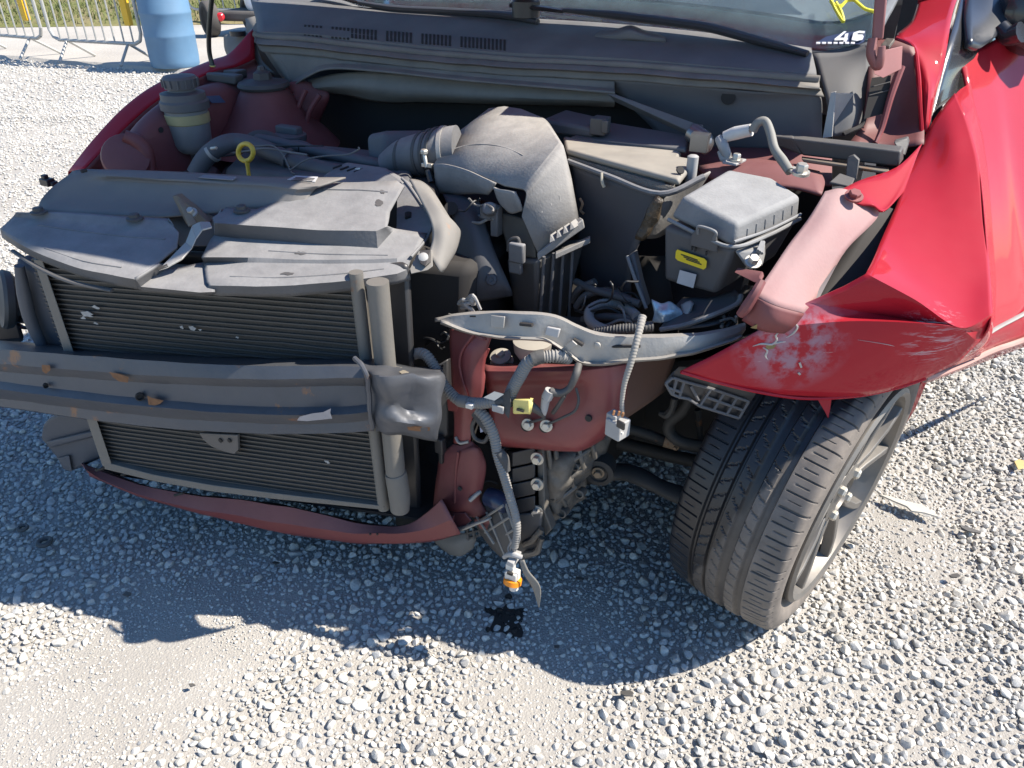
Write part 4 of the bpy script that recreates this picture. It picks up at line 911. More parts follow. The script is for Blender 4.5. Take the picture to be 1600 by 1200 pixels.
# fender rear fold behind the ridge, towards the door
rowsF = [
    [y_(1492, 148, 1.42), y_(1500, 140, 1.46), y_(1512, 132, 1.50)],
    [y_(1527, 250, 1.25), y_(1532, 240, 1.33), y_(1538, 232, 1.42)],
    [y_(1544, 420, 1.03), y_(1548, 415, 1.13), y_(1553, 405, 1.26)],
    [y_(1549, 490, 0.93), y_(1552, 490, 1.04), y_(1554, 486, 1.18)],
    [y_(1528, 533, 0.93), y_(1540, 535, 1.02), y_(1546, 528, 1.14)],
    [y_(1446, 590, 0.95), y_(1480, 575, 1.03), y_(1530, 556, 1.13)],
]
part('fender_rear_fold', fend, grid(rowsF, 4, 5), RED, solid=0.0018, off=0)
# door: outer skin pushed out by the crash
rowsDr = [
    [y_(1496, 96, 1.56), y_(1540, 70, 1.64), y_(1600, 44, 1.72), y_(1760, 0, 1.95)],
    [y_(1506, 120, 1.53), y_(1545, 110, 1.60), y_(1600, 96, 1.69), y_(1760, 60, 1.92)],
    [y_(1522, 220, 1.44), y_(1560, 205, 1.51), y_(1604, 190, 1.59), y_(1760, 150, 1.82)],
    [y_(1534, 330, 1.32), y_(1572, 320, 1.40), y_(1612, 300, 1.49), y_(1760, 250, 1.72)],
    [y_(1544, 440, 1.21), y_(1582, 425, 1.30), y_(1620, 400, 1.40), y_(1762, 340, 1.64)],
    [y_(1538, 522, 1.13), y_(1585, 497, 1.24), y_(1630, 474, 1.34), y_(1768, 410, 1.58)],
    [y_(1470, 580, 1.05), y_(1550, 545, 1.20), y_(1620, 520, 1.32), y_(1770, 450, 1.56)],
]
door = part('door', car, grid(rowsDr, 5, 4), RED, solid=0.004, off=0)
part('door_moulding', door, tube([y_(1536, 526, 1.115), y_(1560, 511, 1.17), y_(1600, 490, 1.26), y_(1680, 445, 1.42)], 0.0045, 8, flat=0.6), mat('bright door moulding', (0.42, 0.40, 0.36), 0.35, 0.6, dust=0.4))
part('door_lower_edge', door, tube([y_(1444, 592, 1.0), y_(1500, 571, 1.10), y_(1550, 548, 1.195), y_(1600, 531, 1.28), y_(1700, 490, 1.45)], 0.006, 8), mat('dusty door edge', (0.30, 0.05, 0.05), 0.6, dust=0.8, dcol=(0.45, 0.33, 0.28), up=0.1))
# sill end seen behind the tyre
part('sill', car, prism([y_(1452, 588, 1.25), y_(1440, 594, 1.25), y_(1405, 662, 1.38), y_(1412, 668, 1.40), y_(1430, 640, 1.36)], Vector((0.02, 0.03, 0))), RED, bevel=0.003)
part('sill_side', car, grid([[y_(1446, 594, 1.22), y_(1500, 571, 1.28), y_(1600, 531, 1.42), y_(1740, 480, 1.65)], [y_(1440, 600, 1.36), y_(1490, 582, 1.42), y_(1590, 545, 1.55), y_(1740, 490, 1.8)]], 4, 3), RED, solid=0.004)
part('arch_liner_end', car, prism([y_(1400, 600, 1.35), y_(1442, 594, 1.30), y_(1430, 622, 1.34), y_(1402, 662, 1.42)], Vector((-0.01, 0.03, 0))), DARK)
part('liner_screw', car, bolt_geo(y_(1409, 632, 1.345), (-0.3, -1, 0.1), 0.006, 0.006), DARK)
# grid-shaped liner fragment hanging below the fender tip
gl_o = [(1039, 596), (1050, 586), (1066, 587), (1160, 616), (1170, 628), (1156, 650), (1140, 646), (1090, 632), (1078, 624), (1048, 612)]
gfn = lambda px, py: PY(px, py, 0.975 + (px - 1040) * 0.00018)
lg = part('fender_liner_grid', car, prism([gfn(*q) for q in gl_o], Vector((0.01, 0.004, 0.012))), BLK2)
def rib(a, b_): part('grid_rib', lg, tube([gfn(*a) - Vector((0, 0.006, 0)), gfn(*b_) - Vector((0, 0.006, 0))], 0.0024, 6), GRIDM)
GRIDM = mat('dusty black grid plastic', (0.06, 0.062, 0.07), 0.55, dust=0.5, dcol=(0.18, 0.17, 0.16))
for a, b_ in [((1039, 596), (1048, 612)), ((1048, 612), (1062, 618)), ((1039, 596), (1050, 587)), ((1050, 587), (1068, 593)), ((1068, 593), (1060, 617)), ((1044, 603), (1064, 610)), ((1056, 590), (1050, 612)),
              ((1110, 604), (1092, 631)), ((1110, 604), (1168, 624)), ((1092, 631), (1153, 650)), ((1168, 624), (1153, 650)), ((1102, 617), (1160, 638)), ((1130, 611), (1113, 638)), ((1150, 618), (1134, 644)), ((1078, 600), (1090, 622)), ((1068, 593), (1110, 604)), ((1092, 631), (1075, 620)), ((1060, 617), (1075, 620))]: rib(a, b_)
# ------------------------------------------------------------------ cowl, windscreen, wipers, firewall, aprons, raised hood
E_ = lambda px, py, v: PV(px, py, v)
COWL = mat('cowl plastic', (0.040, 0.042, 0.048), 0.5, dust=0.7, dcol=(0.20, 0.20, 0.20), dscale=12, up=0.2)
SEAL = mat('dusty rubber seal', (0.05, 0.05, 0.052), 0.7, dust=0.95, dcol=(0.22, 0.205, 0.18), up=0.3, dscale=16)
WALL = mat('dusty firewall pad', (0.055, 0.054, 0.055), 0.75, dust=0.85, dcol=(0.27, 0.25, 0.215), up=0.2, dscale=9, bump=0.2, bscale=60)
r0 = [(392, 2), (480, 8), (600, 18), (720, 26), (800, 32), (960, 42), (1120, 58), (1268, 80)]
r1 = [(400, 30), (480, 30), (600, 42), (720, 51), (800, 57), (960, 66), (1120, 82), (1272, 98)]
r2 = [(402, 50), (480, 53), (600, 66), (720, 77), (800, 83), (960, 91), (1120, 104), (1276, 117)]
cowl = part('cowl_panel', car, grid([[E_(x, y - 4, 1.66) for x, y in r0], [E_(x, y, 1.62) for x, y in r0], [E_(x, y, 1.56) for x, y in r1], [E_(x, y, 1.505) for x, y in r2], [E_(x, y + 16, 1.52) for x, y in r2]], 6, 3), COWL, solid=0.003)
_cb = BVHTree.FromPolygons([v.co + WORG[cowl] for v in cowl.data.vertices], [tuple(p.vertices) for p in cowl.data.polygons])
def on_cowl(px, py, lift=0.003):
    h = _cb.ray_cast(ORG, ray(px, py).normalized())
    if h[0] is None: return E_(px, py, 1.53)
    return h[0] + (h[1] if h[1].z > 0 else -h[1]) * lift
# air intake slots
for k in range(52):
    px = 476 + k * 6.1
    if abs(k - 5.5) < 0.6 or abs(k - 19.5) < .6 or abs(k - 28.5) < .6 or abs(k - 38.5) < .6: continue
    s = (px - 473) / (790 - 473); ya, yb = 38 + s * 24 + 2, 56 + s * 26 - 2
    q4 = [on_cowl(px, ya), on_cowl(px + 3.4, ya + 0.3), on_cowl(px + 3.4, yb + 0.3), on_cowl(px, yb)]
    part('intake_slot', cowl, prism(q4, Vector((0, 0.001, -0.003))), DARK, smooth=False)
part('cowl_end', cowl, grid([[E_(396, -14, 1.68), E_(440, -10, 1.68), E_(520, -2, 1.68), E_(560, 10, 1.66)], [E_(404, 10, 1.60), E_(440, 16, 1.60), E_(490, 10, 1.62), E_(540, 16, 1.62)], [E_(400, 34, 1.57), E_(440, 32, 1.575), E_(490, 24, 1.60), E_(540, 26, 1.60)]], 5, 4), COWL, solid=0.003)
part('cowl_hump', cowl, grid([[E_(940, 47, 1.60), E_(965, 45, 1.60), E_(985, 40, 1.60), E_(1005, 47, 1.60), E_(1030, 54, 1.60)], [E_(930, 55, 1.575), E_(962, 53, 1.57), E_(985, 48, 1.565), E_(1008, 55, 1.57), E_(1040, 60, 1.575)], [E_(930, 60, 1.575), E_(962, 62, 1.57), E_(985, 62, 1.565), E_(1008, 64, 1.57), E_(1040, 66, 1.575)]], 4, 3), COWL, solid=0.002)
seal_top = [(398, 53), (410, 57), (480, 62), (600, 76), (720, 87), (800, 93), (960, 101), (1120, 113), (1280, 126)]
part('hood_seal', car, bumpy(tube([E_(x, y, 1.50) for x, y in seal_top], 0.0075, 10), 0.002, 12), SEAL)
part('seal_carrier', car, bumpy(grid([[E_(x, y + 3, 1.497) for x, y in seal_top], [E_(x, y + 12, 1.475) for x, y in seal_top], [E_(x + 3, y + 14, 1.49) for x, y in seal_top], [E_(x + 8, y + 25, 1.485) for x, y in seal_top]], 5, 3, True, False), 0.002, 15), SEAL, solid=0.003, angle=22)
# plenum front plate with its turned-out lower flange
pl_top = [(420, 80), (480, 86), (600, 100), (720, 111), (800, 117), (960, 125)]
pl_bot = [(452, 131), (478, 114), (515, 101), (600, 106), (720, 119), (960, 139)]
part('plenum_plate', car, grid([[E_(x, y, 1.49) for x, y in pl_top], [E_(x, y, 1.48) for x, y in pl_bot], [E_(x + 1, y + 7, 1.46) for x, y in pl_bot]], 6, 3, True, False), SEAL, solid=0.003, angle=25)
part('plenum_side', car, grid([[E_(402, 62, 1.50), E_(425, 82, 1.49), E_(440, 96, 1.485)], [E_(420, 90, 1.51), E_(440, 108, 1.50), E_(455, 122, 1.48)], [E_(440, 120, 1.54), E_(448, 126, 1.52), E_(452, 131, 1.48)]], 4, 4), SEAL, solid=0.003)
pad = [(482, 126), (560, 112), (700, 122), (800, 130), (960, 142)]
padb = [(486, 141), (540, 148), (590, 158), (700, 160), (960, 166)]
part('heat_pad', car, bumpy(grid([[E_(x, y, 1.50) for x, y in pad], [E_((a[0] + b[0]) / 2, (a[1] + b[1]) / 2 + 4, 1.485) for a, b in zip(pad, padb)], [E_(x, y, 1.52) for x, y in padb]], 6, 5), 0.003, 10), WALL, solid=0.006)
part('firewall', car, grid([[E_(440, 100, 1.62), E_(800, 130, 1.62), E_(1300, 180, 1.62)], [E_(440, 200, 1.60), E_(800, 230, 1.60), E_(1300, 300, 1.60)], [PV(440, 200, 1.60) - UP * 0.7, PV(800, 230, 1.60) - UP * 0.7, PV(1300, 300, 1.60) - UP * 0.65]], 3, 3, False, False), DARK, solid=0.01)
# right-hand plenum: bluish dusty plate, stiffening rib, wiper-linkage rail
PLEN = mat('bluish dusty plate', (0.06, 0.063, 0.072), 0.6, dust=0.6, dcol=(0.17, 0.165, 0.155), dscale=7, up=0.2)
rp = part('plenum_plate', car, grid([[E_(950, 124, 1.49), E_(1060, 132, 1.49), E_(1180, 143, 1.49), E_(1278, 146, 1.49)], [E_(962, 145, 1.50), E_(1060, 155, 1.50), E_(1180, 160, 1.50), E_(1284, 158, 1.49)], [E_(1010, 190, 1.51), E_(1080, 195, 1.51), E_(1190, 200, 1.50), E_(1284, 196, 1.49)], [E_(1050, 235, 1.52), E_(1100, 235, 1.52), E_(1200, 235, 1.50), E_(1284, 228, 1.49)]], 5, 5), PLEN, solid=0.003)
part('drain_oval', rp, lathe(E_(1138, 152, 1.495), -AX, [(0.013, 0), (0.013, 0.002), (0.011, 0.002)], 18), DARK)
part('linkage_rail', car, hexa([E_(948, 146, 1.46), E_(962, 147, 1.46), E_(1096, 196, 1.38), E_(1078, 206, 1.38)], [E_(962, 160, 1.48), E_(968, 162, 1.48), E_(1096, 212, 1.40), E_(1080, 214, 1.40)]), COWL, bevel=0.004)
part('rail_clip', car, join(box(E_(1088, 203, 1.37), (0.02, 0.012, 0.018), AX), box(E_(1078, 208, 1.365), (0.012, 0.012, 0.012), AX)), ALU, bevel=0.002)
part('corner_bracket', car, join(prism([E_(1298, 145, 1.46), E_(1306, 143, 1.46), E_(1300, 214, 1.44), E_(1285, 216, 1.44)], AX * 0.006), prism([E_(1304, 146, 1.465), E_(1334, 146, 1.52), E_(1302, 196, 1.48)], AX * 0.003)), STEEL, bevel=0.001)
part('plenum_end', car, grid([[E_(1270, 84, 1.60), E_(1320, 82, 1.60), E_(1360, 68, 1.60)], [E_(1284, 130, 1.53), E_(1322, 120, 1.55), E_(1358, 110, 1.58)], [E_(1296, 180, 1.50), E_(1330, 170, 1.52), E_(1352, 165, 1.56)], [E_(1300, 214, 1.49), E_(1326, 208, 1.51), E_(1348, 192, 1.55)]], 5, 5), PLEN, solid=0.003)
part('plenum_rubber', car, tube([E_(1318, 210, 1.49), E_(1330, 204, 1.50), E_(1346, 196, 1.52), E_(1352, 180, 1.53)], 0.004, 8), DARK)
# hinge pillar: dark red hollow beside the pillar
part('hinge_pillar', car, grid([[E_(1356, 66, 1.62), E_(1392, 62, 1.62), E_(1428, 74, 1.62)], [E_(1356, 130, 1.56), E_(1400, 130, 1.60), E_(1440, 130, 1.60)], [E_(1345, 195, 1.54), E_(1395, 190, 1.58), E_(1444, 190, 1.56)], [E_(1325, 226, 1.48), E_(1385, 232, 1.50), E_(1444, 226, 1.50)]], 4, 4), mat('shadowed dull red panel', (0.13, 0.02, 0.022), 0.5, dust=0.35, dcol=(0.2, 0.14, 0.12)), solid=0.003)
part('hinge_post_flange', car, tube([E_(1408, 104, 1.57), E_(1392, 150, 1.545), E_(1378, 200, 1.52), E_(1368, 224, 1.50)], [0.007, 0.006, 0.005, 0.004], 8), INNER2)
mg = part('vent_mesh', car, prism([E_(1362, 122, 1.545), E_(1392, 118, 1.56), E_(1386, 176, 1.54), E_(1350, 186, 1.52)], AX * 0.004), DARK)
for k in range(4): part('mesh_slat', mg, tube([E_(1361 - k * 3, 136 + k * 13, 1.535), E_(1391 - k * 1.5, 128 + k * 13, 1.55)], 0.0012, 6), BLK)
HINGE = mat('dull red hinge arm', (0.20, 0.05, 0.05), 0.45, dust=0.5, dcol=(0.3, 0.2, 0.18))
hg = part('hood_hinge', car, join(hexa([E_(1368, -20, 1.47), E_(1388, -22, 1.47), E_(1380, 62, 1.46), E_(1362, 62, 1.46)], [E_(1368, -20, 1.485), E_(1388, -22, 1.485), E_(1380, 62, 1.475), E_(1362, 62, 1.475)])), HINGE, bevel=0.003)
part('hinge_knuckle', hg, tube([E_(1364, 60, 1.465), E_(1361, 85, 1.46), E_(1370, 104, 1.46), E_(1376, 92, 1.455), E_(1378, 72, 1.455)], [0.010, 0.010, 0.009, 0.007, 0.006], 12, flat=0.7), HINGE)
part('hinge_plate', hg, prism([E_(1362, 96, 1.47), E_(1376, 80, 1.48), E_(1410, 72, 1.56), E_(1408, 108, 1.54), E_(1380, 122, 1.49), E_(1366, 116, 1.47)], AX * 0.005), HINGE, bevel=0.002)
part('hinge_clip', hg, box(E_(1387, 68, 1.50), (0.014, 0.02, 0.006), Vector((0.6, 0.6, 0.5))), ALU, bevel=0.001)
# red wing of the pillar rising to the roof
rowsA = [[E_(1436, 0, 1.95), E_(1466, -8, 1.95), E_(1500, -14, 1.95)], [E_(1424, 34, 1.80), E_(1455, 28, 1.80), E_(1488, 22, 1.80)], [E_(1400, 58, 1.68), E_(1444, 60, 1.68), E_(1480, 70, 1.68)], [E_(1428, 74, 1.64), E_(1448, 96, 1.63), E_(1472, 110, 1.64)], [E_(1436, 130, 1.60), E_(1450, 140, 1.58), E_(1460, 152, 1.60)], [E_(1441, 206, 1.55), E_(1446, 206, 1.54), E_(1450, 206, 1.54)]]
part('pillar_wing', car, grid(rowsA, 4, 4), RED, solid=0.003)
part('wing_edge', car, tube([E_(1401, 60, 1.675), E_(1427, 74, 1.63), E_(1434, 110, 1.60), E_(1437, 150, 1.575), E_(1441, 208, 1.54)], 0.004, 8), RED)
rowsP = [[E_(1470, -160, 2.6), E_(1540, -170, 2.6)], [E_(1452, -30, 2.1), E_(1510, -40, 2.1)], [E_(1434, 2, 1.93), E_(1502, -12, 1.93)]]
part('windscreen_pillar', car, grid(rowsP, 3, 4), RED, solid=0.02)
GLOSSB = mat('black trim', (0.012, 0.013, 0.016), 0.22, coat=0.6, dust=0.12, dcol=(0.2, 0.19, 0.18))
part('window_corner_trim', car, grid([[E_(1502, -10, 1.95), E_(1540, -30, 2.1), E_(1600, -50, 2.4)], [E_(1494, 24, 1.84), E_(1540, 20, 1.98), E_(1600, 10, 2.3)], [E_(1480, 72, 1.72), E_(1530, 80, 1.86), E_(1600, 70, 2.2)], [E_(1462, 150, 1.64), E_(1500, 122, 1.76), E_(1600, 104, 2.14)], [E_(1450, 200, 1.585), E_(1478, 160, 1.68), E_(1600, 116, 2.12)]], 5, 4), GLOSSB, solid=0.004)
part('trim_chrome_line', car, tube([E_(1500, -10, 1.945), E_(1488, 30, 1.83), E_(1470, 110, 1.66), E_(1449, 208, 1.55)], 0.0022, 6), STEEL)
part('mirror_base', car, grid([[E_(1508, -6, 1.94), E_(1545, -10, 1.96), E_(1580, -12, 2.0)], [E_(1506, 30, 1.84), E_(1545, 40, 1.87), E_(1578, 36, 1.92)], [E_(1512, 72, 1.76), E_(1530, 76, 1.80), E_(1560, 50, 1.88)]], 4, 4), mat('satin black mirror foot', (0.03, 0.034, 0.042), 0.28, coat=0.3), solid=0.012)
part('mirror_housing', car, join(lathe(E_(1630, 18, 1.95), Vector((-0.35, -0.9, 0.1)), [(0.05, -0.07), (0.075, -0.04), (0.082, 0.0), (0.07, 0.03), (0.04, 0.045)], 28)), GLOSSB)
part('mirror_arm', car, tube([E_(1562, 42, 1.88), E_(1576, 56, 1.87), E_(1596, 50, 1.86)], [0.015, 0.018, 0.02], 10), GLOSSB)
# windscreen and the dim cabin behind it
def glass_mat():
    m = bpy.data.materials.new('dusty sky-tinted windscreen glass'); m.use_nodes = True; nt = m.node_tree; L = nt.links.new; b = nt.nodes['Principled BSDF']
    b.inputs['Base Color'].default_value = (0.62, 0.72, 0.72, 1); b.inputs['Roughness'].default_value = 0.03; b.inputs['Transmission Weight'].default_value = 1.0; b.inputs['IOR'].default_value = 1.45
    d = _n(nt, 'ShaderNodeBsdfDiffuse'); d.inputs['Color'].default_value = (0.36, 0.47, 0.54, 1); mx = _n(nt, 'ShaderNodeMixShader')  # bluish film: dust with the sky's reflection put into its colour
    geo = _n(nt, 'ShaderNodeNewGeometry'); n1 = _n(nt, 'ShaderNodeTexNoise'); n1.inputs['Scale'].default_value = 9; n1.inputs['Detail'].default_value = 9; n1.inputs['Roughness'].default_value = 0.75; L(geo.outputs['Position'], n1.inputs['Vector'])
    mr = _n(nt, 'ShaderNodeMapRange'); mr.inputs['From Min'].default_value = 0.3; mr.inputs['From Max'].default_value = 0.75; mr.inputs['To Min'].default_value = 0.05; mr.inputs['To Max'].default_value = 0.24; L(n1.outputs['Fac'], mr.inputs['Value'])
    L(mr.outputs['Result'], mx.inputs['Fac']); L(b.outputs[0], mx.inputs[1]); L(d.outputs[0], mx.inputs[2]); L(mx.outputs[0], nt.nodes['Material Output'].inputs['Surface']); return m
ws_b = [(420, 2), (520, 8), (660, 16), (800, 20), (1000, 34), (1180, 56), (1290, 72), (1370, 52)]
base = [E_(x, y, 1.665) - UP * 0.006 for x, y in ws_b]
slope = (AX * 0.80 + UP * 0.60)
ws = part('windscreen', car, grid([base, [p + slope * 0.4 for p in base], [p + slope * 0.85 for p in base]], 4, 5), glass_mat(), solid=0.005)
def wsp(px, py):                                            # photo point on the glass
    n = slope.cross(base[5] - base[2]).normalized(); r = ray(px, py); o = base[4] - ORG
    return ORG + r * (o.dot(n) / r.dot(n))
YP = mat('yellow paint pen', (0.75, 0.72, 0.06), 0.5)
off_ = -0.012
def onw(px, py):
    p = wsp(px, py); return p - ray(px, py).normalized() * 0.012
for ln in ([(1296, -6), (1304, 12), (1312, 26), (1318, 34), (1314, 18), (1306, 4), (1312, 12), (1322, 2), (1334, 0), (1342, 6), (1352, 14), (1366, 18)], [(1298, 2), (1306, 10), (1316, 8)]):
    part('pen_mark', ws, tube([onw(*q) for q in ln], 0.0032, 6, seg=4), YP)
ins = part('dashboard', car, grid([[b - AX * 0.01 - UP * 0.01 for b in base[1:]], [b + AX * 0.25 + UP * 0.03 for b in base[1:]], [b + AX * 0.5 + UP * 0.02 for b in base[1:]], [b + AX * 0.52 - UP * 0.4 for b in base[1:]]], 2, 3), mat('grey dashboard', (0.13, 0.14, 0.155), 0.7), solid=0.01)
part('cabin_back', car, prism([base[0] + AX * 1.3 - UP * 0.5, base[-1] + AX * 1.3 - UP * 0.5, base[-1] + AX * 1.2 + UP * 0.55, base[0] + AX * 1.2 + UP * 0.55], AX * 0.05), mat('dark seat cloth', (0.03, 0.032, 0.036), 0.9))
part('roof_panel', car, prism([p + slope * 0.85 for p in (base[0], base[3], base[-1])] + [base[-1] + slope * 0.85 + AX * 0.9, base[0] + slope * 0.85 + AX * 0.9], UP * 0.03), RED, bevel=0.01)
# white number sheet lying on the dashboard by the pillar
PAP = mat('paper sheet', (0.72, 0.74, 0.76), 0.7)
dp = lambda px, py: E_(px, py, 1.675) - ray(px, py).normalized() * 0.0
def dsh(px, py): return wsp(px, py) - ray(px, py).normalized() * 0.0085
sh = part('number_sheet', ws, prism([dsh(1290, 58), (dsh(1316, 52)), dsh(1352, 48), dsh(1350, 66), dsh(1342, 70), dsh(1274, 68)], Vector((0, -0.001, 0.001))), mat('dark blue printed sheet', (0.03, 0.05, 0.12), 0.5))
def letters(poly_sets, parent, fn, m, name='numeral'):
    for poly in poly_sets: part(name, parent, prism([fn(*q) for q in poly], Vector((0, -0.0015, 0.0015))), m)
dl = lambda px, py: wsp(px, py) - ray(px, py).normalized() * 0.0125
letters([[(1303, 62), (1318, 50), (1322, 50), (1311, 60), (1324, 60), (1324, 63), (1304, 64)], [(1320, 54), (1325, 53), (1322, 66), (1317, 66)], [(1330, 63), (1333, 52), (1342, 49), (1351, 50), (1350, 53), (1341, 52), (1338, 55), (1347, 55), (1349, 58), (1347, 63), (1338, 65)]], sh, dl, PAP)
for k in range(7): letters([[(1275 + k * 9, 66.5), (1281 + k * 9, 66.7), (1281 + k * 9, 69.5), (1275 + k * 9, 69.3)]], sh, dl, PAP, 'print_line')
# wipers
def wiper(arm, blade, pivot):
    w = part('wiper', car, tube([E_(*q) for q in arm], [0.010, 0.009, 0.007, 0.006][:len(arm)] if len(arm) <= 4 else 0.008, 8, flat=0.6), GLOSSB)
    part('wiper_blade', w, tube([E_(*q) for q in blade], [0.006] + [0.012] * (len(blade) - 2) + [0.008], 10, flat=0.7), mat('blue black wiper rubber', (0.016, 0.018, 0.024), 0.4, dust=0.1))
    if pivot: part('wiper_pivot', w, lathe(E_(*pivot), UP, [(0.03, -0.02), (0.03, 0.01), (0.02, 0.022), (0.012, 0.024)], 20), BLK2)
wiper([(800, 8, 1.62), (850, 14, 1.60), (880, 18, 1.60)], [(880, 16, 1.60), (960, 24, 1.60), (1060, 36, 1.60), (1112, 44, 1.60), (1180, 62, 1.60), (1262, 84, 1.58)], (822, 10, 1.62))
wiper([(500, -14, 1.66), (540, -2, 1.65), (580, 8, 1.64)], [(560, 4, 1.64), (620, 14, 1.63), (700, 18, 1.63), (790, 24, 1.62), (840, 34, 1.60)], None)
part('wiper_arm_strip', car, tube([E_(846, 22, 1.59), E_(900, 28, 1.59), E_(940, 32, 1.59)], 0.003, 6), STEEL)
# right-hand fender (left in the picture): outer red edge, dusty apron, strut tower
edge = [(110, 268), (150, 218), (200, 166), (255, 128), (330, 96), (362, 84), (396, 48)]
inner = [(128, 268), (172, 224), (222, 176), (275, 140), (335, 112), (370, 104), (398, 92)]
eo = [PU(x, y, -1.60) for x, y in edge]
part('front_fender', car, grid([[p + LT * -0.07 - UP * 0.30 for p in eo], [p + LT * -0.045 - UP * 0.10 for p in eo], [p + LT * -0.012 - UP * 0.012 for p in eo], eo, [PU(x, y, -1.555) for x, y in inner]], 5, 4), RED, solid=0.002)
rowsI = [[PU(x, y, -1.555) for x, y in inner],
         [PU(x, y, -1.55) for x, y in ((160, 268), (196, 228), (236, 190), (284, 152), (340, 128), (378, 116), (404, 104))],
         [PU(x, y, -1.50) for x, y in ((180, 268), (203, 207), (252, 160), (300, 140), (345, 130), (390, 124), (425, 118))],
         [PU(x, y, -1.46) for x, y in ((196, 272), (216, 216), (262, 184), (318, 160), (352, 150), (396, 146), (440, 140))],
         [PU(x, y, -1.45) for x, y in ((212, 285), (232, 250), (272, 228), (330, 210), (365, 205), (410, 200), (452, 186))],
         [PU(x, y, -1.44) for x, y in ((222, 330), (250, 320), (290, 310), (340, 300), (380, 290), (425, 280), (465, 270))]]
ap = part('apron', car, bumpy(grid(rowsI, 4, 4), 0.002, 9), INNER, solid=0.003)
part('apron_hole', ap, lathe(PU(251, 203, -1.452), LT, [(0.006, 0), (0.006, 0.002), (0.004, 0.002)], 14), DARK)
part('apron_rail', ap, bumpy(tube([PU(194, 212, -1.47), PU(214, 222, -1.455), PU(228, 240, -1.445), PU(236, 268, -1.44)], [0.012, 0.016, 0.016, 0.012], 10), 0.002, 20), INNER)
part('apron_cap', ap, lathe(PU(198, 246, -1.47), Vector((0.3, -0.8, 0.5)), [(0.05, 0), (0.046, 0.010), (0.03, 0.016), (0.008, 0.018)], 24), INNER)
tw = PU(414, 146, -1.40)
tower = part('strut_tower', car, lathe(tw - UP * 0.14, UP, [(0.16, 0.02), (0.13, 0.055), (0.095, 0.085), (0.072, 0.118), (0.060, 0.140), (0.050, 0.153), (0.04, 0.156)], 40), INNER)
part('strut_mount', tower, lathe(tw + UP * 0.012, UP, [(0.056, 0), (0.060, 0.006), (0.056, 0.014), (0.034, 0.016), (0.022, 0.020)], 24), RUB)
part('strut_nut', tower, join(lathe(tw + UP * 0.028, UP, [(0.022, 0), (0.020, 0.018), (0.010, 0.024), (0.008, 0.032)], 6)), BLK)
part('apron_label', ap, prism([PU(320, 150, -1.452), PU(342, 149, -1.452), PU(352, 160, -1.449), PU(330, 161, -1.449)], LT * 0.002), mat('blue data label', (0.05, 0.08, 0.16), 0.5))
part('side_wall_panel', car, grid([[E_(428, 135, 1.46), E_(455, 128, 1.46), E_(480, 128, 1.48), E_(500, 134, 1.51)], [E_(425, 180, 1.42), E_(455, 160, 1.44), E_(485, 150, 1.47), E_(515, 150, 1.50)], [E_(432, 205, 1.42), E_(450, 200, 1.43), E_(478, 195, 1.45), E_(500, 190, 1.5)], [E_(435, 240, 1.42), E_(455, 240, 1.43), E_(480, 240, 1.45), E_(490, 240, 1.5)]], 5, 5), INNER, solid=0.003)
for a, b_ in (((455, 142), (438, 205)), ((478, 140), (462, 198)), ((500, 148), (478, 196))):
    part('wall_bead', car, tube([E_(a[0], a[1], 1.445), E_((a[0] + b_[0]) / 2 - 4, (a[1] + b_[1]) / 2, 1.43), E_(b_[0], b_[1], 1.425)], 0.006, 8), INNER)
part('plenum_pocket', car, grid([[E_(350, 56, 1.62), E_(380, 50, 1.62), E_(400, 60, 1.60)], [E_(352, 78, 1.60), E_(378, 82, 1.58), E_(408, 92, 1.56)], [E_(362, 98, 1.58), E_(385, 102, 1.56), E_(430, 115, 1.54)]], 4, 4), SEAL, solid=0.004)
part('cowl_side_panel', car, grid([[E_(384, 30, 1.70), E_(420, 20, 1.70)], [E_(388, 70, 1.64), E_(440, 80, 1.62)], [E_(396, 130, 1.60), E_(480, 140, 1.60)]], 3, 3), SEAL, solid=0.004)
part('pocket_plug', car, lathe(E_(372, 56, 1.60), UP, [(0.02, 0), (0.02, 0.012), (0.012, 0.014)], 16), BLK2)
# prop rod in its yellow grommet
PR = mat('prop rod', (0.05, 0.055, 0.05), 0.4, 0.5)
part('prop_rod', car, tube([E_(334, 110, 1.42), E_(327, 80, 1.42), E_(327, 40, 1.41), E_(332, -10, 1.40), E_(340, -70, 1.36), E_(380, -260, 1.22)], 0.0055, 10), PR)
part('rod_grommet', car, join(tube([E_(336, 128, 1.42), E_(332, 102, 1.42)], [0.0095, 0.0075], 12), lathe(E_(336, 130, 1.42), UP, [(0.014, 0), (0.012, 0.006), (0.009, 0.01)], 16)), mat('pale yellow grommet', (0.55, 0.48, 0.14), 0.5))
part('apron_bracket', car, bumpy(join(box(PU(352, 122, -1.50), (0.09, 0.03, 0.02), AX), box(PU(368, 116, -1.51), (0.04, 0.04, 0.02), LT)), 0.004, 30), BLK, bevel=0.004)
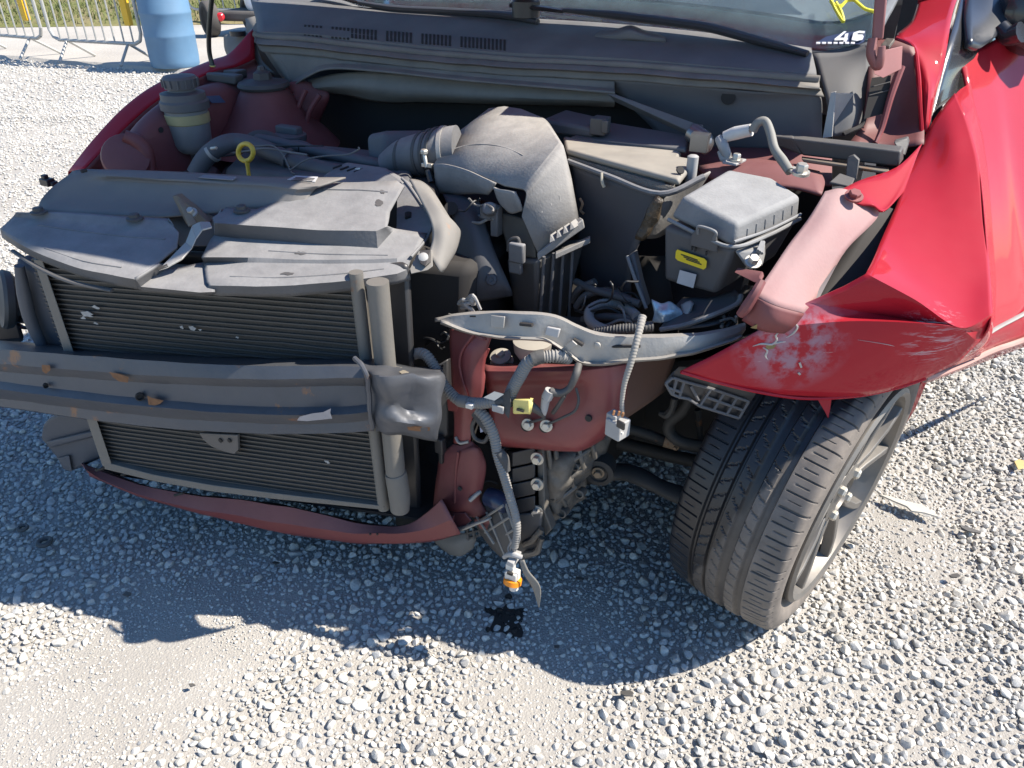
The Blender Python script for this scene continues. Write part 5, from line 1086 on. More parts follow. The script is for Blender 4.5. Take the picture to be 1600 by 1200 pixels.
# raised hood, hinged at the cowl and standing above the picture; its left outline is cut back to shape its shadow
HE = (AX * -math.cos(math.radians(45)) + UP * math.sin(math.radians(45)))
def hd_(u, s): return AX * 1.47 + UP * 1.085 + LT * u + HE * s
def hb_(u, s): return hd_(u, s) + HE.cross(LT) * (0.05 * math.sin(max(0, min(1, s / 0.7)) * math.pi))
hood_rows = []
left = [(-1.50, -0.02), (-1.50, 0.12), (-1.50, 0.26), (-1.49, 0.40), (-1.47, 0.54), (-1.43, 0.60), (-1.38, 0.64)]
right = [(-0.56, -0.02), (-0.50, 0.12), (-0.40, 0.26), (-0.38, 0.40), (-0.31, 0.54), (-0.27, 0.61), (-0.27, 0.68)]
for k, (l, r) in enumerate(zip(left, right)):
    row = []
    for i in range(7):
        t = i / 6; e = 1 - (2 * t - 1) ** 2; row.append(hb_(l[0] + (r[0] - l[0]) * t, l[1] + (r[1] - l[1]) * t + (0.07 * e if k == 6 else 0.03 * e if k == 5 else 0)))
    hood_rows.append(row)
hood = part('hood', car, grid(hood_rows, 3, 3), RED, solid=0.016, off=0)
_rs = [AX * 1.67 + UP * 1.125 + LT * -1.52, AX * 1.67 + UP * 1.125 + LT * -0.08, hd_(-0.08, -0.03), hd_(-1.52, -0.03)]
part('hood_rear_edge', hood, prism(_rs, UP * 0.014), RED)  # flat unseen piece added so the hood also shades the cowl
part('hood_rear_strip', hood, hexa([hd_(-0.57, -0.04), hd_(-0.10, -0.04), hd_(-0.10, 0.04), hd_(-0.50, 0.05)], [hd_(-0.57, -0.04) + AX * 0.012, hd_(-0.10, -0.04) + AX * 0.012, hd_(-0.10, 0.04) + AX * 0.012, hd_(-0.50, 0.05) + AX * 0.012]), RED)
# ------------------------------------------------------------------ engine bay
def V_(px, py, v): return PV(px, py, v)
part('engine_block', car, hexa([V_(330, 285, 1.10), V_(680, 300, 1.08), V_(680, 300, 1.08) - UP * 0.42, V_(330, 285, 1.10) - UP * 0.40], [V_(360, 235, 1.40), V_(700, 245, 1.38), V_(700, 245, 1.38) - UP * 0.42, V_(360, 235, 1.40) - UP * 0.42]), DARK, bevel=0.02)
part('bay_floor', car, hexa([V_(660, 480, 1.20), V_(1150, 480, 1.24), V_(1150, 520, 1.24), V_(660, 560, 1.16)], [V_(700, 300, 1.5), V_(1200, 300, 1.5), V_(1200, 320, 1.5), V_(700, 330, 1.5)]), DARK)
PIPE = mat('blue grey coated pipe', (0.055, 0.06, 0.07), 0.45, dust=0.55, dcol=(0.16, 0.155, 0.15), dscale=18)
vc = part('valve_cover', car, bumpy(hexa([V_(350, 262, 1.14), V_(640, 290, 1.10), V_(640, 320, 1.10), V_(350, 300, 1.14)], [V_(400, 215, 1.30), V_(650, 240, 1.28), V_(650, 270, 1.28), V_(400, 245, 1.30)]), 0.004, 8), PIPE, bevel=0.012, seg=3)
part('coolant_hose', car, tube([V_(232, 268, 1.17), V_(245, 250, 1.18), V_(262, 234, 1.19), V_(280, 222, 1.20)], 0.016, 14), RUB)
part('radiator_hose', car, tube([V_(305, 272, 1.10), V_(322, 246, 1.12), V_(345, 228, 1.14), V_(372, 222, 1.17), V_(410, 232, 1.18), V_(460, 252, 1.17), V_(520, 268, 1.15), V_(580, 276, 1.14)], [0.018, 0.019, 0.019, 0.018, 0.018, 0.017, 0.016, 0.014], 16), PIPE)
part('hose_joint', car, tube([V_(448, 246, 1.17), V_(453, 249, 1.17)], 0.0205, 16), PIPE)
part('coolant_pipe', car, tube([V_(395, 215, 1.22), V_(430, 222, 1.22), V_(500, 238, 1.22), V_(570, 252, 1.20), V_(600, 258, 1.20)], 0.011, 12), PIPE)
part('breather_hose', car, tube([V_(383, 226, 1.20), V_(398, 212, 1.22), V_(420, 212, 1.24), V_(440, 224, 1.24)], 0.010, 12), RUB)
for cx, cy, v in ((468, 232, 1.24), (520, 244, 1.22)):
    part('coil_loop', car, tube([V_(cx - 20, cy + 8, v), V_(cx - 14, cy - 6, v), V_(cx + 6, cy - 6, v + .01), V_(cx + 20, cy + 4, v + .01), V_(cx + 14, cy + 12, v)], 0.008, 10), PIPE)
oc = V_(454, 222, 1.28); ocp = part('oil_filler_cap', car, lathe(oc, UP, [(0.032, 0), (0.036, 0.006), (0.036, 0.016), (0.030, 0.020)], 28), PIPE)
part('cap_grip', ocp, box(oc + UP * 0.026, (0.022, 0.06, 0.018), LT), PIPE, bevel=0.004)
part('injector_cover', car, bumpy(prism([V_(505, 272, 1.10), V_(540, 252, 1.14), V_(600, 262, 1.14), V_(632, 280, 1.10), V_(630, 292, 1.08), V_(500, 290, 1.08)], UP * -0.03 + AX * 0.05), 0.002, 30), DUSTY, bevel=0.006)
for k in range(5): part('cover_vent', car, tube([V_(520 + k * 11, 263 + k * 2, 1.115), V_(534 + k * 11, 258 + k * 2, 1.125)], 0.0018, 6), DARK)
# dipstick
dk = part('dipstick', car, tube([V_(384 + 11 * math.sin(a) * (1.05), 238 - 13.5 * math.cos(a), 1.105) for a in [i / 14 * 2 * math.pi for i in range(15)]], 0.0048, 10, seg=2), YELLOW)
part('dipstick_neck', dk, tube([V_(386, 250, 1.105), V_(387, 260, 1.105), V_(389, 275, 1.105)], [0.008, 0.006, 0.006], 10, flat=0.6), YELLOW)
# fluid reservoir
rb = V_(303, 231, 1.20)
res = part('fluid_reservoir', car, lathe(rb, UP, [(0.026, -0.008), (0.036, 0.0), (0.041, 0.012), (0.044, 0.055), (0.045, 0.084), (0.049, 0.086), (0.050, 0.098), (0.047, 0.104), (0.045, 0.116), (0.030, 0.120), (0.026, 0.124)], 40), mat('cloudy reservoir plastic', (0.17, 0.175, 0.18), 0.4, dust=0.4, dcol=(0.22, 0.21, 0.19)))
part('fluid_band', res, lathe(rb, UP, [(0.0445, 0.055), (0.0462, 0.057), (0.0468, 0.074), (0.045, 0.076)], 40), mat('yellowed plastic band', (0.36, 0.31, 0.16), 0.45))
part('reservoir_collar', res, lathe(rb, UP, [(0.047, 0.083), (0.051, 0.085), (0.051, 0.100), (0.047, 0.104), (0.046, 0.117), (0.03, 0.121)], 40), PIPE)
cg = lathe(rb, UP, [(0.026, 0.12), (0.026, 0.126), (0.034, 0.127), (0.036, 0.146), (0.032, 0.151), (0.012, 0.153)], 40)
cp_ = part('reservoir_cap', res, cg, PIPE)
for k in range(14):
    a = k * 2 * math.pi / 14; part('cap_rib', cp_, tube([rb + Vector((math.cos(a) * 0.036, math.sin(a) * 0.036, 0.130)), rb + Vector((math.cos(a) * 0.0365, math.sin(a) * 0.0365, 0.146))], 0.0022, 6), PIPE)
part('reservoir_outlet', res, tube([rb - UP * 0.005, rb - UP * 0.05, rb - UP * 0.08 + AX * -0.03], 0.011, 12), PIPE)
part('pump_body', car, bumpy(lathe(V_(312, 262, 1.18) - UP * 0.02, UP, [(0.045, -0.06), (0.045, 0.0), (0.036, 0.012), (0.02, 0.014)], 20), 0.004, 30), BLK)
part('fuel_line_fitting', car, join(tube([V_(384, 188, 1.36), V_(398, 196, 1.35), V_(414, 208, 1.33)], [0.007, 0.008, 0.006], 10), lathe(V_(386, 188, 1.355), (0.6, -0.6, 0.3), [(0.010, 0), (0.010, 0.01), (0.006, 0.012)], 6)), GREYP)
part('line_bracket', car, tube([V_(362, 192, 1.33), V_(360, 205, 1.33), V_(362, 222, 1.32)], 0.005, 8), RUB)
# washer cap, blue
wcx = V_(166, 268, 1.10)
wcap = part('washer_cap', car, lathe(wcx - UP * 0.006, UP * 1.0 + LT * -0.1, [(0.052, 0), (0.054, 0.006), (0.050, 0.014), (0.034, 0.022), (0.012, 0.025)], 36), mat('blue washer cap', (0.03, 0.14, 0.42), 0.4, dust=0.25, dcol=(0.2, 0.25, 0.35)))
part('cap_tab', wcap, tube([V_(196, 256, 1.095), V_(204, 252, 1.10), V_(206, 264, 1.09)], 0.004, 8), BLK)

# air filter housing ------------------------------------------------
LID = mat('dust coated airbox plastic', (0.055, 0.056, 0.06), 0.6, dust=1.0, dcol=(0.31, 0.297, 0.277), up=0.5, dscale=34, bump=0.15, bscale=220)
L0 = [V_(678, 256, 1.155), V_(712, 209, 1.27), V_(764, 169, 1.36)]
L1 = [V_(735, 266, 1.13), V_(772, 206, 1.27), V_(788, 166, 1.365)]
L2 = [V_(788, 289, 1.104), V_(826, 222, 1.245), V_(814, 170, 1.36)]
L3 = [V_(826, 296, 1.092), V_(882, 223, 1.205), V_(856, 187, 1.33)]
L4 = [V_(816, 338, 1.088), V_(894, 282, 1.175), V_(884, 240, 1.33)]
L5 = [V_(842, 398, 1.085), V_(905, 343, 1.15), V_(898, 310, 1.33)]
def refine(rows): return grid([[p for p in r] for r in rows], 1, 1, False, False)
lid = part('airbox_lid', car, refine([L0, L1, L2, L3, L4, L5]), LID, bevel=0.012, seg=4, solid=0.003, off=-1, angle=75)
lid.modifiers.move(0, 1)
part('lid_front', lid, bumpy(grid([[V_(678, 256, 1.155), V_(700, 257, 1.145), V_(735, 268, 1.125), V_(775, 286, 1.105)], [V_(680, 278, 1.152), V_(704, 280, 1.142), V_(737, 286, 1.122), V_(768, 298, 1.106)], [V_(684, 301, 1.16), V_(706, 304, 1.15), V_(738, 302, 1.13), V_(764, 304, 1.112)]], 5, 4), 0.001, 25), LID, solid=0.003, off=0)
part('lid_torn_flap', lid, bumpy(grid([[V_(770, 292, 1.104), V_(784, 296, 1.10), V_(806, 300, 1.095)], [V_(778, 312, 1.104), V_(790, 318, 1.10), V_(814, 318, 1.094)], [V_(792, 330, 1.104), V_(802, 334, 1.10), V_(818, 330, 1.096)]], 4, 4), 0.002, 60), LID, solid=0.003)
flg = part('lid_flange', lid, hexa([V_(839, 396, 1.08), V_(911, 342, 1.13), V_(914, 356, 1.13), V_(840, 408, 1.08)], [V_(843, 388, 1.115), V_(905, 338, 1.17), V_(908, 352, 1.17), V_(843, 400, 1.115)]), LID, bevel=0.002)
for k in range(4):
    px, py = 861 + k * 10.6, 373 - k * 6.6
    part('flange_gusset', flg, prism([V_(px - 1, py - 6, 1.085 + k * .008), V_(px + 5, py + 3, 1.085 + k * .008), V_(px - 2, py + 6, 1.08 + k * .008)], AX * 0.02), LID, smooth=False)
ab = part('airbox_base', car, hexa([V_(792, 405, 1.09), V_(838, 408, 1.075), V_(838, 500, 1.10), V_(806, 500, 1.12)], [V_(800, 380, 1.2), V_(916, 372, 1.17), V_(884, 500, 1.17), V_(800, 490, 1.22)]), BLK, bevel=0.006)
for k in range(4):
    px = 846 + k * 15; t = (px - 838) / 74; part('base_rib', ab, tube([V_(px + 4, 404 - t * 28, 1.074 + t * 0.085), V_(px - 2, 495, 1.092 + t * 0.06)], 0.0028, 8), GRIDM)
part('base_rim', ab, hexa([V_(868, 397, 1.085), V_(922, 372, 1.14), V_(922, 380, 1.14), V_(868, 405, 1.085)], [V_(868, 392, 1.11), V_(922, 368, 1.17), V_(922, 376, 1.17), V_(868, 400, 1.11)]), LID, bevel=0.001)
part('filter_cavity', ab, hexa([V_(776, 330, 1.13), V_(832, 345, 1.10), V_(838, 405, 1.085), V_(796, 395, 1.10)], [V_(776, 320, 1.25), V_(860, 330, 1.25), V_(870, 400, 1.2), V_(790, 390, 1.22)]), mat('brown grey inner plastic', (0.06, 0.055, 0.048), 0.7, dust=0.5, dcol=(0.16, 0.14, 0.11)), bevel=0.004)
part('airbox_latch', ab, join(box(V_(808, 395, 1.065), (0.028, 0.012, 0.034), AX), box(V_(806, 414, 1.068), (0.024, 0.010, 0.03), AX)), DUSTY, bevel=0.003)
part('latch_wire', ab, tube([V_(794, 392, 1.07), V_(796, 376, 1.07), V_(808, 372, 1.07), V_(812, 380, 1.07)], 0.003, 8), BLK)
part('torn_bracket', car, bumpy(join(box(V_(764, 330, 1.11), (0.03, 0.02, 0.022), LT), box(V_(776, 345, 1.11), (0.014, 0.02, 0.05), AX), box(V_(752, 352, 1.115), (0.012, 0.012, 0.04), AX), lathe(V_(768, 328, 1.10), -AX + UP * .5, [(0.013, 0), (0.013, 0.012), (0.008, 0.015)], 8)), 0.003, 40), DUSTY, bevel=0.003)
# resonator and ribbed intake duct
part('intake_resonator', car, hexa([V_(571, 212, 1.24), V_(600, 204, 1.235), V_(604, 262, 1.22), V_(574, 260, 1.225)], [V_(600, 203, 1.32), V_(676, 204, 1.34), V_(668, 262, 1.28), V_(610, 262, 1.28)]), mat('grey resonator plastic', (0.075, 0.08, 0.092), 0.5, dust=0.6, dcol=(0.19, 0.185, 0.175)), bevel=0.012, seg=4)
duct = part('intake_duct', car, tube([V_(608, 262, 1.20), V_(632, 248, 1.205), V_(660, 242, 1.21), V_(690, 238, 1.22), V_(716, 236, 1.23)], [0.030, 0.036, 0.040, 0.044, 0.046], 28, seg=5), DUSTY)
for px, py, v, r in ((634, 248, 1.206, 0.0385), (664, 242, 1.213, 0.044), (676, 240, 1.216, 0.0455), (686, 239, 1.219, 0.047)):
    part('duct_ring', duct, tube([V_(px - 2, py, v), V_(px + 2, py, v)], r, 28), RUB)
cl = part('hose_clamp', duct, tube([V_(694, 238, 1.222), V_(700, 237.5, 1.224)], 0.0475, 32), STEEL)
part('clamp_screw', cl, join(tube([V_(663, 241, 1.165), V_(667, 262, 1.16)], 0.0038, 8), lathe(V_(663, 240, 1.165), UP, [(0.0075, 0), (0.0075, 0.006), (0.005, 0.008)], 6), box(V_(668, 258, 1.163), (0.022, 0.008, 0.007), AX)), ZINC, bevel=0.0008)
part('clamp_stud', cl, tube([V_(669, 266, 1.155), V_(674, 284, 1.15)], 0.006, 8), BLK2)
# dark splash panel between cover and airbox
SPL = mat('blue black splash plastic', (0.032, 0.035, 0.043), 0.5, dust=0.42, dcol=(0.15, 0.145, 0.14), dscale=10)
part('splash_panel', car, bumpy(grid([[V_(692, 306, 1.14), V_(720, 308, 1.14), V_(750, 318, 1.13)], [V_(706, 340, 1.10), V_(735, 345, 1.09), V_(762, 365, 1.10)], [V_(714, 385, 1.07), V_(745, 395, 1.06), V_(780, 410, 1.075)], [V_(700, 430, 1.06), V_(748, 440, 1.045), V_(796, 448, 1.07)], [V_(684, 468, 1.07), V_(745, 470, 1.05), V_(800, 462, 1.08)]], 5, 5), 0.004, 10), SPL, solid=0.003)
part('splash_rivet', car, lathe(V_(768, 437, 1.052), Vector((-0.1, -0.9, 0.4)), [(0.010, 0), (0.009, 0.003), (0.004, 0.004), (0.003, 0.003)], 18), SPL)
part('splash_hole', car, lathe(V_(706, 328, 1.105), Vector((-0.1, -0.8, 0.6)), [(0.012, 0.006), (0.012, 0.009), (0.008, 0.009)], 16), DARK)

# battery, its mesh jacket and the relay box behind ------------------
BATT = mat('sun bleached battery case', (0.12, 0.115, 0.105), 0.5, dust=0.8, dcol=(0.34, 0.31, 0.26), up=0.5, dscale=18)
bat = part('battery', car, hexa([V_(886, 236, 1.24), V_(1040, 285, 1.19), V_(1042, 330, 1.20), V_(890, 290, 1.25)], [V_(884, 216, 1.36), V_(1064, 234, 1.33), V_(1066, 260, 1.33), V_(884, 240, 1.36)]), BATT, bevel=0.004)
part('battery_lid', bat, hexa([V_(884, 232, 1.235), V_(1060, 280, 1.175), V_(1062, 292, 1.176), V_(886, 243, 1.235)], [V_(880, 212, 1.37), V_(1086, 248, 1.29), V_(1088, 258, 1.29), V_(880, 222, 1.37)]), BATT, bevel=0.006, seg=3)
BLU = mat('blue battery label', (0.05, 0.17, 0.50), 0.5)
def surf(o):
    """photo points on the outside of a finished part"""
    bv = BVHTree.FromPolygons([v.co + WORG[o] for v in o.data.vertices], [tuple(p.vertices) for p in o.data.polygons])
    def f(px, py, lift=0.0012):
        h = bv.ray_cast(ORG, ray(px, py).normalized())
        if h[0] is None: return PV(px, py, 1.25)
        n = h[1] if h[1].dot(ray(px, py)) < 0 else -h[1]
        return h[0] + n * lift
    return f
bl = [o for o in bat.children if o.name.startswith('battery_lid')][0]; top = surf(bl)
def decal(name, par, fn, outline, m, lift=0.0006, th=0.0005):
    P_ = [fn(x, y, lift) for x, y in outline]; n = (P_[1] - P_[0]).cross(P_[2] - P_[0]).normalized(); n = n if n.dot(ORG - P_[0]) > 0 else -n
    return part(name, par, prism(P_, n * th), m, smooth=False)
decal('battery_label', bat, top, [(1000, 252), (1026, 243), (1056, 250), (1040, 258)], BLU)
decal('label_flash', bat, top, [(1020, 249), (1036, 245), (1050, 249), (1034, 253)], mat('pale label print', (0.55, 0.6, 0.66), 0.5), 0.0012)
for k in range(9):
    x = 955 + k * 6.2; y = 228.5 + k * 1.7
    decal('battery_print', bat, top, [(x, y), (x + 3.5, y + 1.0), (x + 3.0, y + 3.6), (x - 0.5, y + 2.6)], mat('faded orange print', (0.36, 0.25, 0.15), 0.7))
JACK = mat('woven mesh jacket', (0.10, 0.095, 0.085), 0.8, dust=0.5, dcol=(0.25, 0.22, 0.18), bump=1.0, bscale=500, dscale=200)
jk = part('mesh_jacket', bat, grid([[V_(888, 244, 1.232), V_(950, 262, 1.212), V_(1058, 293, 1.172)], [V_(888, 254, 1.228), V_(950, 274, 1.206), V_(1046, 302, 1.168)], [V_(892, 258, 1.23), V_(960, 284, 1.206), V_(1036, 312, 1.17)]], 6, 4), JACK, solid=0.003)
part('battery_post', bat, lathe(V_(1082, 254, 1.24), UP, [(0.009, -0.03), (0.009, 0.01), (0.006, 0.012)], 14), GREYP)
part('lid_plug', bat, lathe(V_(1063, 266, 1.20), Vector((0.1, -0.7, 0.6)), [(0.007, 0), (0.006, 0.002), (0.003, 0.002)], 12), DARK)
tray = part('battery_shield', car, grid([[V_(890, 252, 1.225), V_(950, 276, 1.20), V_(1032, 305, 1.165)], [V_(894, 320, 1.22), V_(950, 330, 1.195), V_(1018, 345, 1.16)], [V_(900, 385, 1.21), V_(945, 395, 1.19), V_(990, 402, 1.155)], [V_(905, 450, 1.22), V_(940, 465, 1.19), V_(985, 475, 1.16)]], 5, 5), mat('dark blue battery shield', (0.022, 0.024, 0.032), 0.5, dust=0.25, dcol=(0.14, 0.13, 0.125)), solid=0.004)
part('shield_edge', tray, tube([V_(888, 252, 1.222), V_(950, 275, 1.196), V_(1032, 303, 1.16), V_(1100, 276, 1.20)], 0.005, 8), DUSTY)
part('shield_side', tray, grid([[V_(1032, 304, 1.162), V_(1060, 292, 1.19), V_(1110, 268, 1.24)], [V_(1026, 345, 1.16), V_(1046, 335, 1.19), V_(1090, 300, 1.24)], [V_(1002, 372, 1.155), V_(1030, 370, 1.19), V_(1060, 350, 1.24)]], 4, 4), LID, solid=0.003)
part('burnt_edge', tray, bumpy(tube([V_(1030, 306, 1.158), V_(1024, 325, 1.155), V_(1014, 348, 1.152), V_(1004, 366, 1.15), V_(994, 372, 1.15)], [0.008, 0.011, 0.010, 0.008, 0.004], 10), 0.005, 60), mat('tarry brown residue', (0.05, 0.035, 0.02), 0.5, var=0.8, vscale=120, bump=0.6))
part('shield_tie', tray, tube([V_(940, 270, 1.195), V_(941, 284, 1.19), V_(944, 292, 1.192)], 0.0028, 6), mat('frayed cord', (0.4, 0.36, 0.28), 0.9))
part('shield_cord', tray, tube([V_(906, 310, 1.20), V_(910, 318, 1.198), V_(907, 328, 1.20), V_(912, 334, 1.198)], 0.0025, 6), mat('rusty wire', (0.25, 0.15, 0.09), 0.8))
part('relay_box', car, hexa([V_(846, 186, 1.38), V_(924, 200, 1.35), V_(924, 216, 1.35), V_(846, 210, 1.38)], [V_(884, 170, 1.45), V_(954, 186, 1.42), V_(956, 204, 1.42), V_(884, 195, 1.45)]), PIPE, bevel=0.006)
part('relay_plug', car, join(box(V_(938, 196, 1.36), (0.03, 0.03, 0.03), AX), box(V_(946, 198, 1.345), (0.012, 0.012, 0.022), AX)), BLK, bevel=0.002)
part('relay_latch', car, box(V_(868, 190, 1.395), (0.018, 0.022, 0.014), AX), BLK, bevel=0.002)
part('control_unit', car, hexa([V_(890, 214, 1.35), V_(1070, 232, 1.32), V_(1072, 240, 1.32), V_(890, 224, 1.35)], [V_(950, 190, 1.42), V_(1082, 212, 1.40), V_(1082, 224, 1.40), V_(950, 204, 1.42)]), PIPE, bevel=0.003)
part('terminal_clamp', car, join(tube([V_(1080, 206, 1.36), V_(1100, 222, 1.35), V_(1092, 236, 1.345)], [0.016, 0.018, 0.012], 12), box(V_(1094, 222, 1.335), (0.03, 0.02, 0.03), AX)), mat('dull lead clamp', (0.22, 0.22, 0.22), 0.35, 0.8), bevel=0.003)

# fuse box -----------------------------------------------------------
FB = mat('fuse box plastic', (0.042, 0.043, 0.048), 0.5, dust=0.45, dcol=(0.16, 0.15, 0.14), up=0.3)
FLID = mat('dust coated fuse lid', (0.06, 0.062, 0.066), 0.6, dust=1.0, dcol=(0.29, 0.29, 0.285), up=0.7, dscale=24, bump=0.15, bscale=250)
a_, b_, c_, d_, e_ = V_(1066, 306, 1.125), V_(1138, 263, 1.235), V_(1206, 276, 1.25), V_(1252, 306, 1.225), V_(1152, 350, 1.09)
a1, b1, c1, d1, e1 = V_(1046, 340, 1.12), V_(1130, 300, 1.24), V_(1205, 310, 1.25), V_(1248, 344, 1.22), V_(1146, 388, 1.082)
fl = part('fuse_box_lid', car, ([a_, b_, c_, d_, e_, a1, b1, c1, d1, e1], [(0, 1, 2, 3, 4), (9, 8, 7, 6, 5), (0, 4, 9, 5), (4, 3, 8, 9), (3, 2, 7, 8), (2, 1, 6, 7), (1, 0, 5, 6)]), FLID, bevel=0.007, seg=4)
part('lid_lip', fl, tube([V_(1044, 343, 1.116), V_(1095, 368, 1.095), V_(1146, 386, 1.076), V_(1200, 368, 1.14), V_(1250, 342, 1.215)], 0.0032, 8), FLID)
part('lid_lip', fl, tube([V_(1147, 378, 1.074), V_(1200, 360, 1.137), V_(1251, 335, 1.212)], 0.0024, 8), FLID)
fb = part('fuse_box_base', car, hexa([V_(1036, 352, 1.12), V_(1146, 390, 1.085), V_(1118, 462, 1.095), V_(1036, 438, 1.125)], [V_(1130, 310, 1.24), V_(1246, 345, 1.215), V_(1215, 400, 1.19), V_(1120, 420, 1.22)]), FB, bevel=0.008, seg=3)
ffb = lambda px, py: V_(px, py, 1.119 - (px - 1036) * 0.00032 + (py - 400) * 0.00004) - AX * 0.005
lt_ = part('lid_latch', fb, prism([ffb(1096, 350), ffb(1122, 358), ffb(1124, 392), ffb(1080, 380), ffb(1084, 362)], -AX * 0.006), FB, bevel=0.002)
part('latch_loop', lt_, tube([ffb(1094, 362) - AX * .006, ffb(1096, 350) - AX * .008, ffb(1121, 358) - AX * .008, ffb(1119, 370) - AX * .006], 0.0026, 8), FLID)
yl = part('yellow_label', fb, prism([ffb(1058, 391), ffb(1060, 388), ffb(1102, 402), ffb(1106, 406), ffb(1105, 416), ffb(1101, 419), ffb(1061, 405), ffb(1057, 401)], -AX * 0.0012), mat('yellow label', (0.70, 0.52, 0.02), 0.5, var=0.15))
for k in range(3): part('print_line', yl, prism([ffb(1066 + k * 4, 394.5 + k * 3.8), ffb(1092 + k * 3, 403.5 + k * 3.4), ffb(1092 + k * 3, 405 + k * 3.4), ffb(1066 + k * 4, 396 + k * 3.8)], -AX * 0.0022), BLK2, smooth=False)
part('white_label', fb, prism([ffb(1064, 420), ffb(1090, 427), ffb(1085, 448), ffb(1059, 440)], -AX * 0.001), mat('grey white label', (0.42, 0.42, 0.43), 0.6))
for px, py in ((1083, 386), (1088, 388), (1105, 394)): part('pry_slot', fb, box(ffb(px, py), (0.0025, 0.004, 0.006), AX), DARK)
mt = part('fuse_box_mount', fb, hexa([V_(1147, 392, 1.085), V_(1190, 392, 1.10), V_(1192, 418, 1.09), V_(1164, 416, 1.08)], [V_(1150, 386, 1.12), V_(1196, 378, 1.15), V_(1196, 400, 1.14), V_(1166, 405, 1.12)]), FLID, bevel=0.004)
part('mount_bolt', mt, bolt_geo(V_(1176, 410, 1.082), Vector((0, -0.5, 0.85)), 0.008, 0.009), ZINC)
for k in range(3): part('mount_gusset', mt, tube([V_(1184 + k * 3, 392 + k * 2, 1.09), V_(1190 + k * 1.5, 378, 1.12)], 0.0025, 6), FLID)
# crumpled blue and white foil wrapper wedged below the fuse box
foil = mat('blue white foil', (0.42, 0.52, 0.66), 0.2, 0.35, var=0.75, vscale=70)
rsd = random.Random(3)
fo = tag(part('foil_wrapper', None, bumpy(grid([[V_(1021, 470, 1.08), V_(1034, 474, 1.075), V_(1048, 472, 1.08), V_(1062, 484, 1.085)], [V_(1020, 486, 1.07), V_(1034, 488, 1.062), V_(1050, 486, 1.07), V_(1066, 492, 1.08)], [V_(1020, 505, 1.07), V_(1034, 505, 1.065), V_(1050, 504, 1.07), V_(1062, 502, 1.08)]], 5, 5), 0.006, 45), foil, solid=0.0012, angle=12), 'crumpled blue and white foil wrapper wedged under the fuse box', 'wrapper')
part('torn_flap', car, bumpy(grid([[V_(1064, 476, 1.10), V_(1078, 470, 1.10), V_(1084, 474, 1.10)], [V_(1066, 488, 1.085), V_(1078, 484, 1.08), V_(1082, 482, 1.085)], [V_(1066, 502, 1.08), V_(1072, 498, 1.08), V_(1078, 490, 1.085)]], 4, 4), 0.003, 40), GREYP, solid=0.002)
part('under_tray_flap', car, bumpy(grid([[V_(1066, 468, 1.12), V_(1110, 464, 1.12), V_(1150, 455, 1.13)], [V_(1050, 490, 1.09), V_(1110, 485, 1.08), V_(1158, 462, 1.11)], [V_(1032, 516, 1.05), V_(1100, 500, 1.05), V_(1152, 476, 1.09)]], 5, 5), 0.005, 16), SPL, solid=0.003)
part('flap_edge', car, tube([V_(1032, 515, 1.045), V_(1070, 508, 1.045), V_(1110, 494, 1.05), V_(1150, 476, 1.085), V_(1158, 462, 1.105)], 0.004, 8), DUSTY)
part('shield_strut', car, prism([V_(978, 402, 1.14), V_(990, 394, 1.14), V_(1000, 440, 1.12), V_(1012, 480, 1.10), V_(1006, 482, 1.10), V_(992, 440, 1.12)], AX * 0.02), SPL, bevel=0.003)
part('shield_strut_edge', car, tube([V_(980, 400, 1.135), V_(990, 430, 1.12), V_(998, 452, 1.11), V_(1010, 482, 1.095)], 0.003, 8), DUSTY)
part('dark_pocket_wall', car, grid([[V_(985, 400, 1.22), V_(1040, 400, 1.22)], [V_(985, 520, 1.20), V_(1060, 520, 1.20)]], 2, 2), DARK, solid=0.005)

# right apron rail (pale dusty red plate), bolts, black hinge beam, cable -------------------
rail = part('apron_rail', car, bumpy(grid([[V_(1288, 300, 1.22), V_(1320, 296, 1.24), V_(1372, 322, 1.27)], [V_(1262, 345, 1.16), V_(1300, 345, 1.17), V_(1368, 344, 1.24)], [V_(1232, 385, 1.10), V_(1270, 390, 1.11), V_(1322, 390, 1.16)], [V_(1204, 425, 1.04), V_(1240, 436, 1.05), V_(1288, 448, 1.09)], [V_(1178, 462, 0.99), V_(1212, 478, 0.99), V_(1256, 490, 1.02)]], 6, 5), 0.0015, 12), mat('chalky pink dusty paint', (0.25, 0.085, 0.085), 0.6, dust=0.75, dcol=(0.37, 0.27, 0.255), up=0.2, dscale=8, bump=0.1), solid=0.003)
rsf = surf(rail); PNK = MATS['chalky pink dusty paint']
def bead(line, r): part('rail_bead', rail, tube([rsf(x, y, 0.0003) for x, y in line], r, 8, seg=5), PNK)
for px, py in ((1284, 353), (1264, 357), (1242, 394), (1222, 399), (1262, 412), (1215, 432)):
    decal('paint_chip', rail, rsf, [(px - 3, py), (px, py - 1.6), (px + 4, py - 0.6), (px + 1, py + 1.6)], INNER2)
part('rail_side', rail, grid([[V_(1178, 462, 0.99), V_(1212, 478, 0.99), V_(1256, 490, 1.02)], [V_(1172, 480, 0.99), V_(1205, 500, 0.985), V_(1240, 510, 1.01)], [V_(1160, 500, 0.995), V_(1190, 516, 0.99), V_(1225, 520, 1.01)]], 4, 4), INNER, solid=0.003)
part('rail_inner_edge', rail, tube([V_(1190, 440, 1.00), V_(1180, 458, 0.985), V_(1166, 480, 0.98), V_(1156, 492, 0.98)], [0.006, 0.007, 0.008, 0.006], 8), INNER)
part('rail_gusset', rail, prism([V_(1146, 425, 1.06), V_(1188, 432, 1.03), V_(1190, 440, 1.02), V_(1180, 442, 1.02)], AX * 0.02), INNER, bevel=0.002)
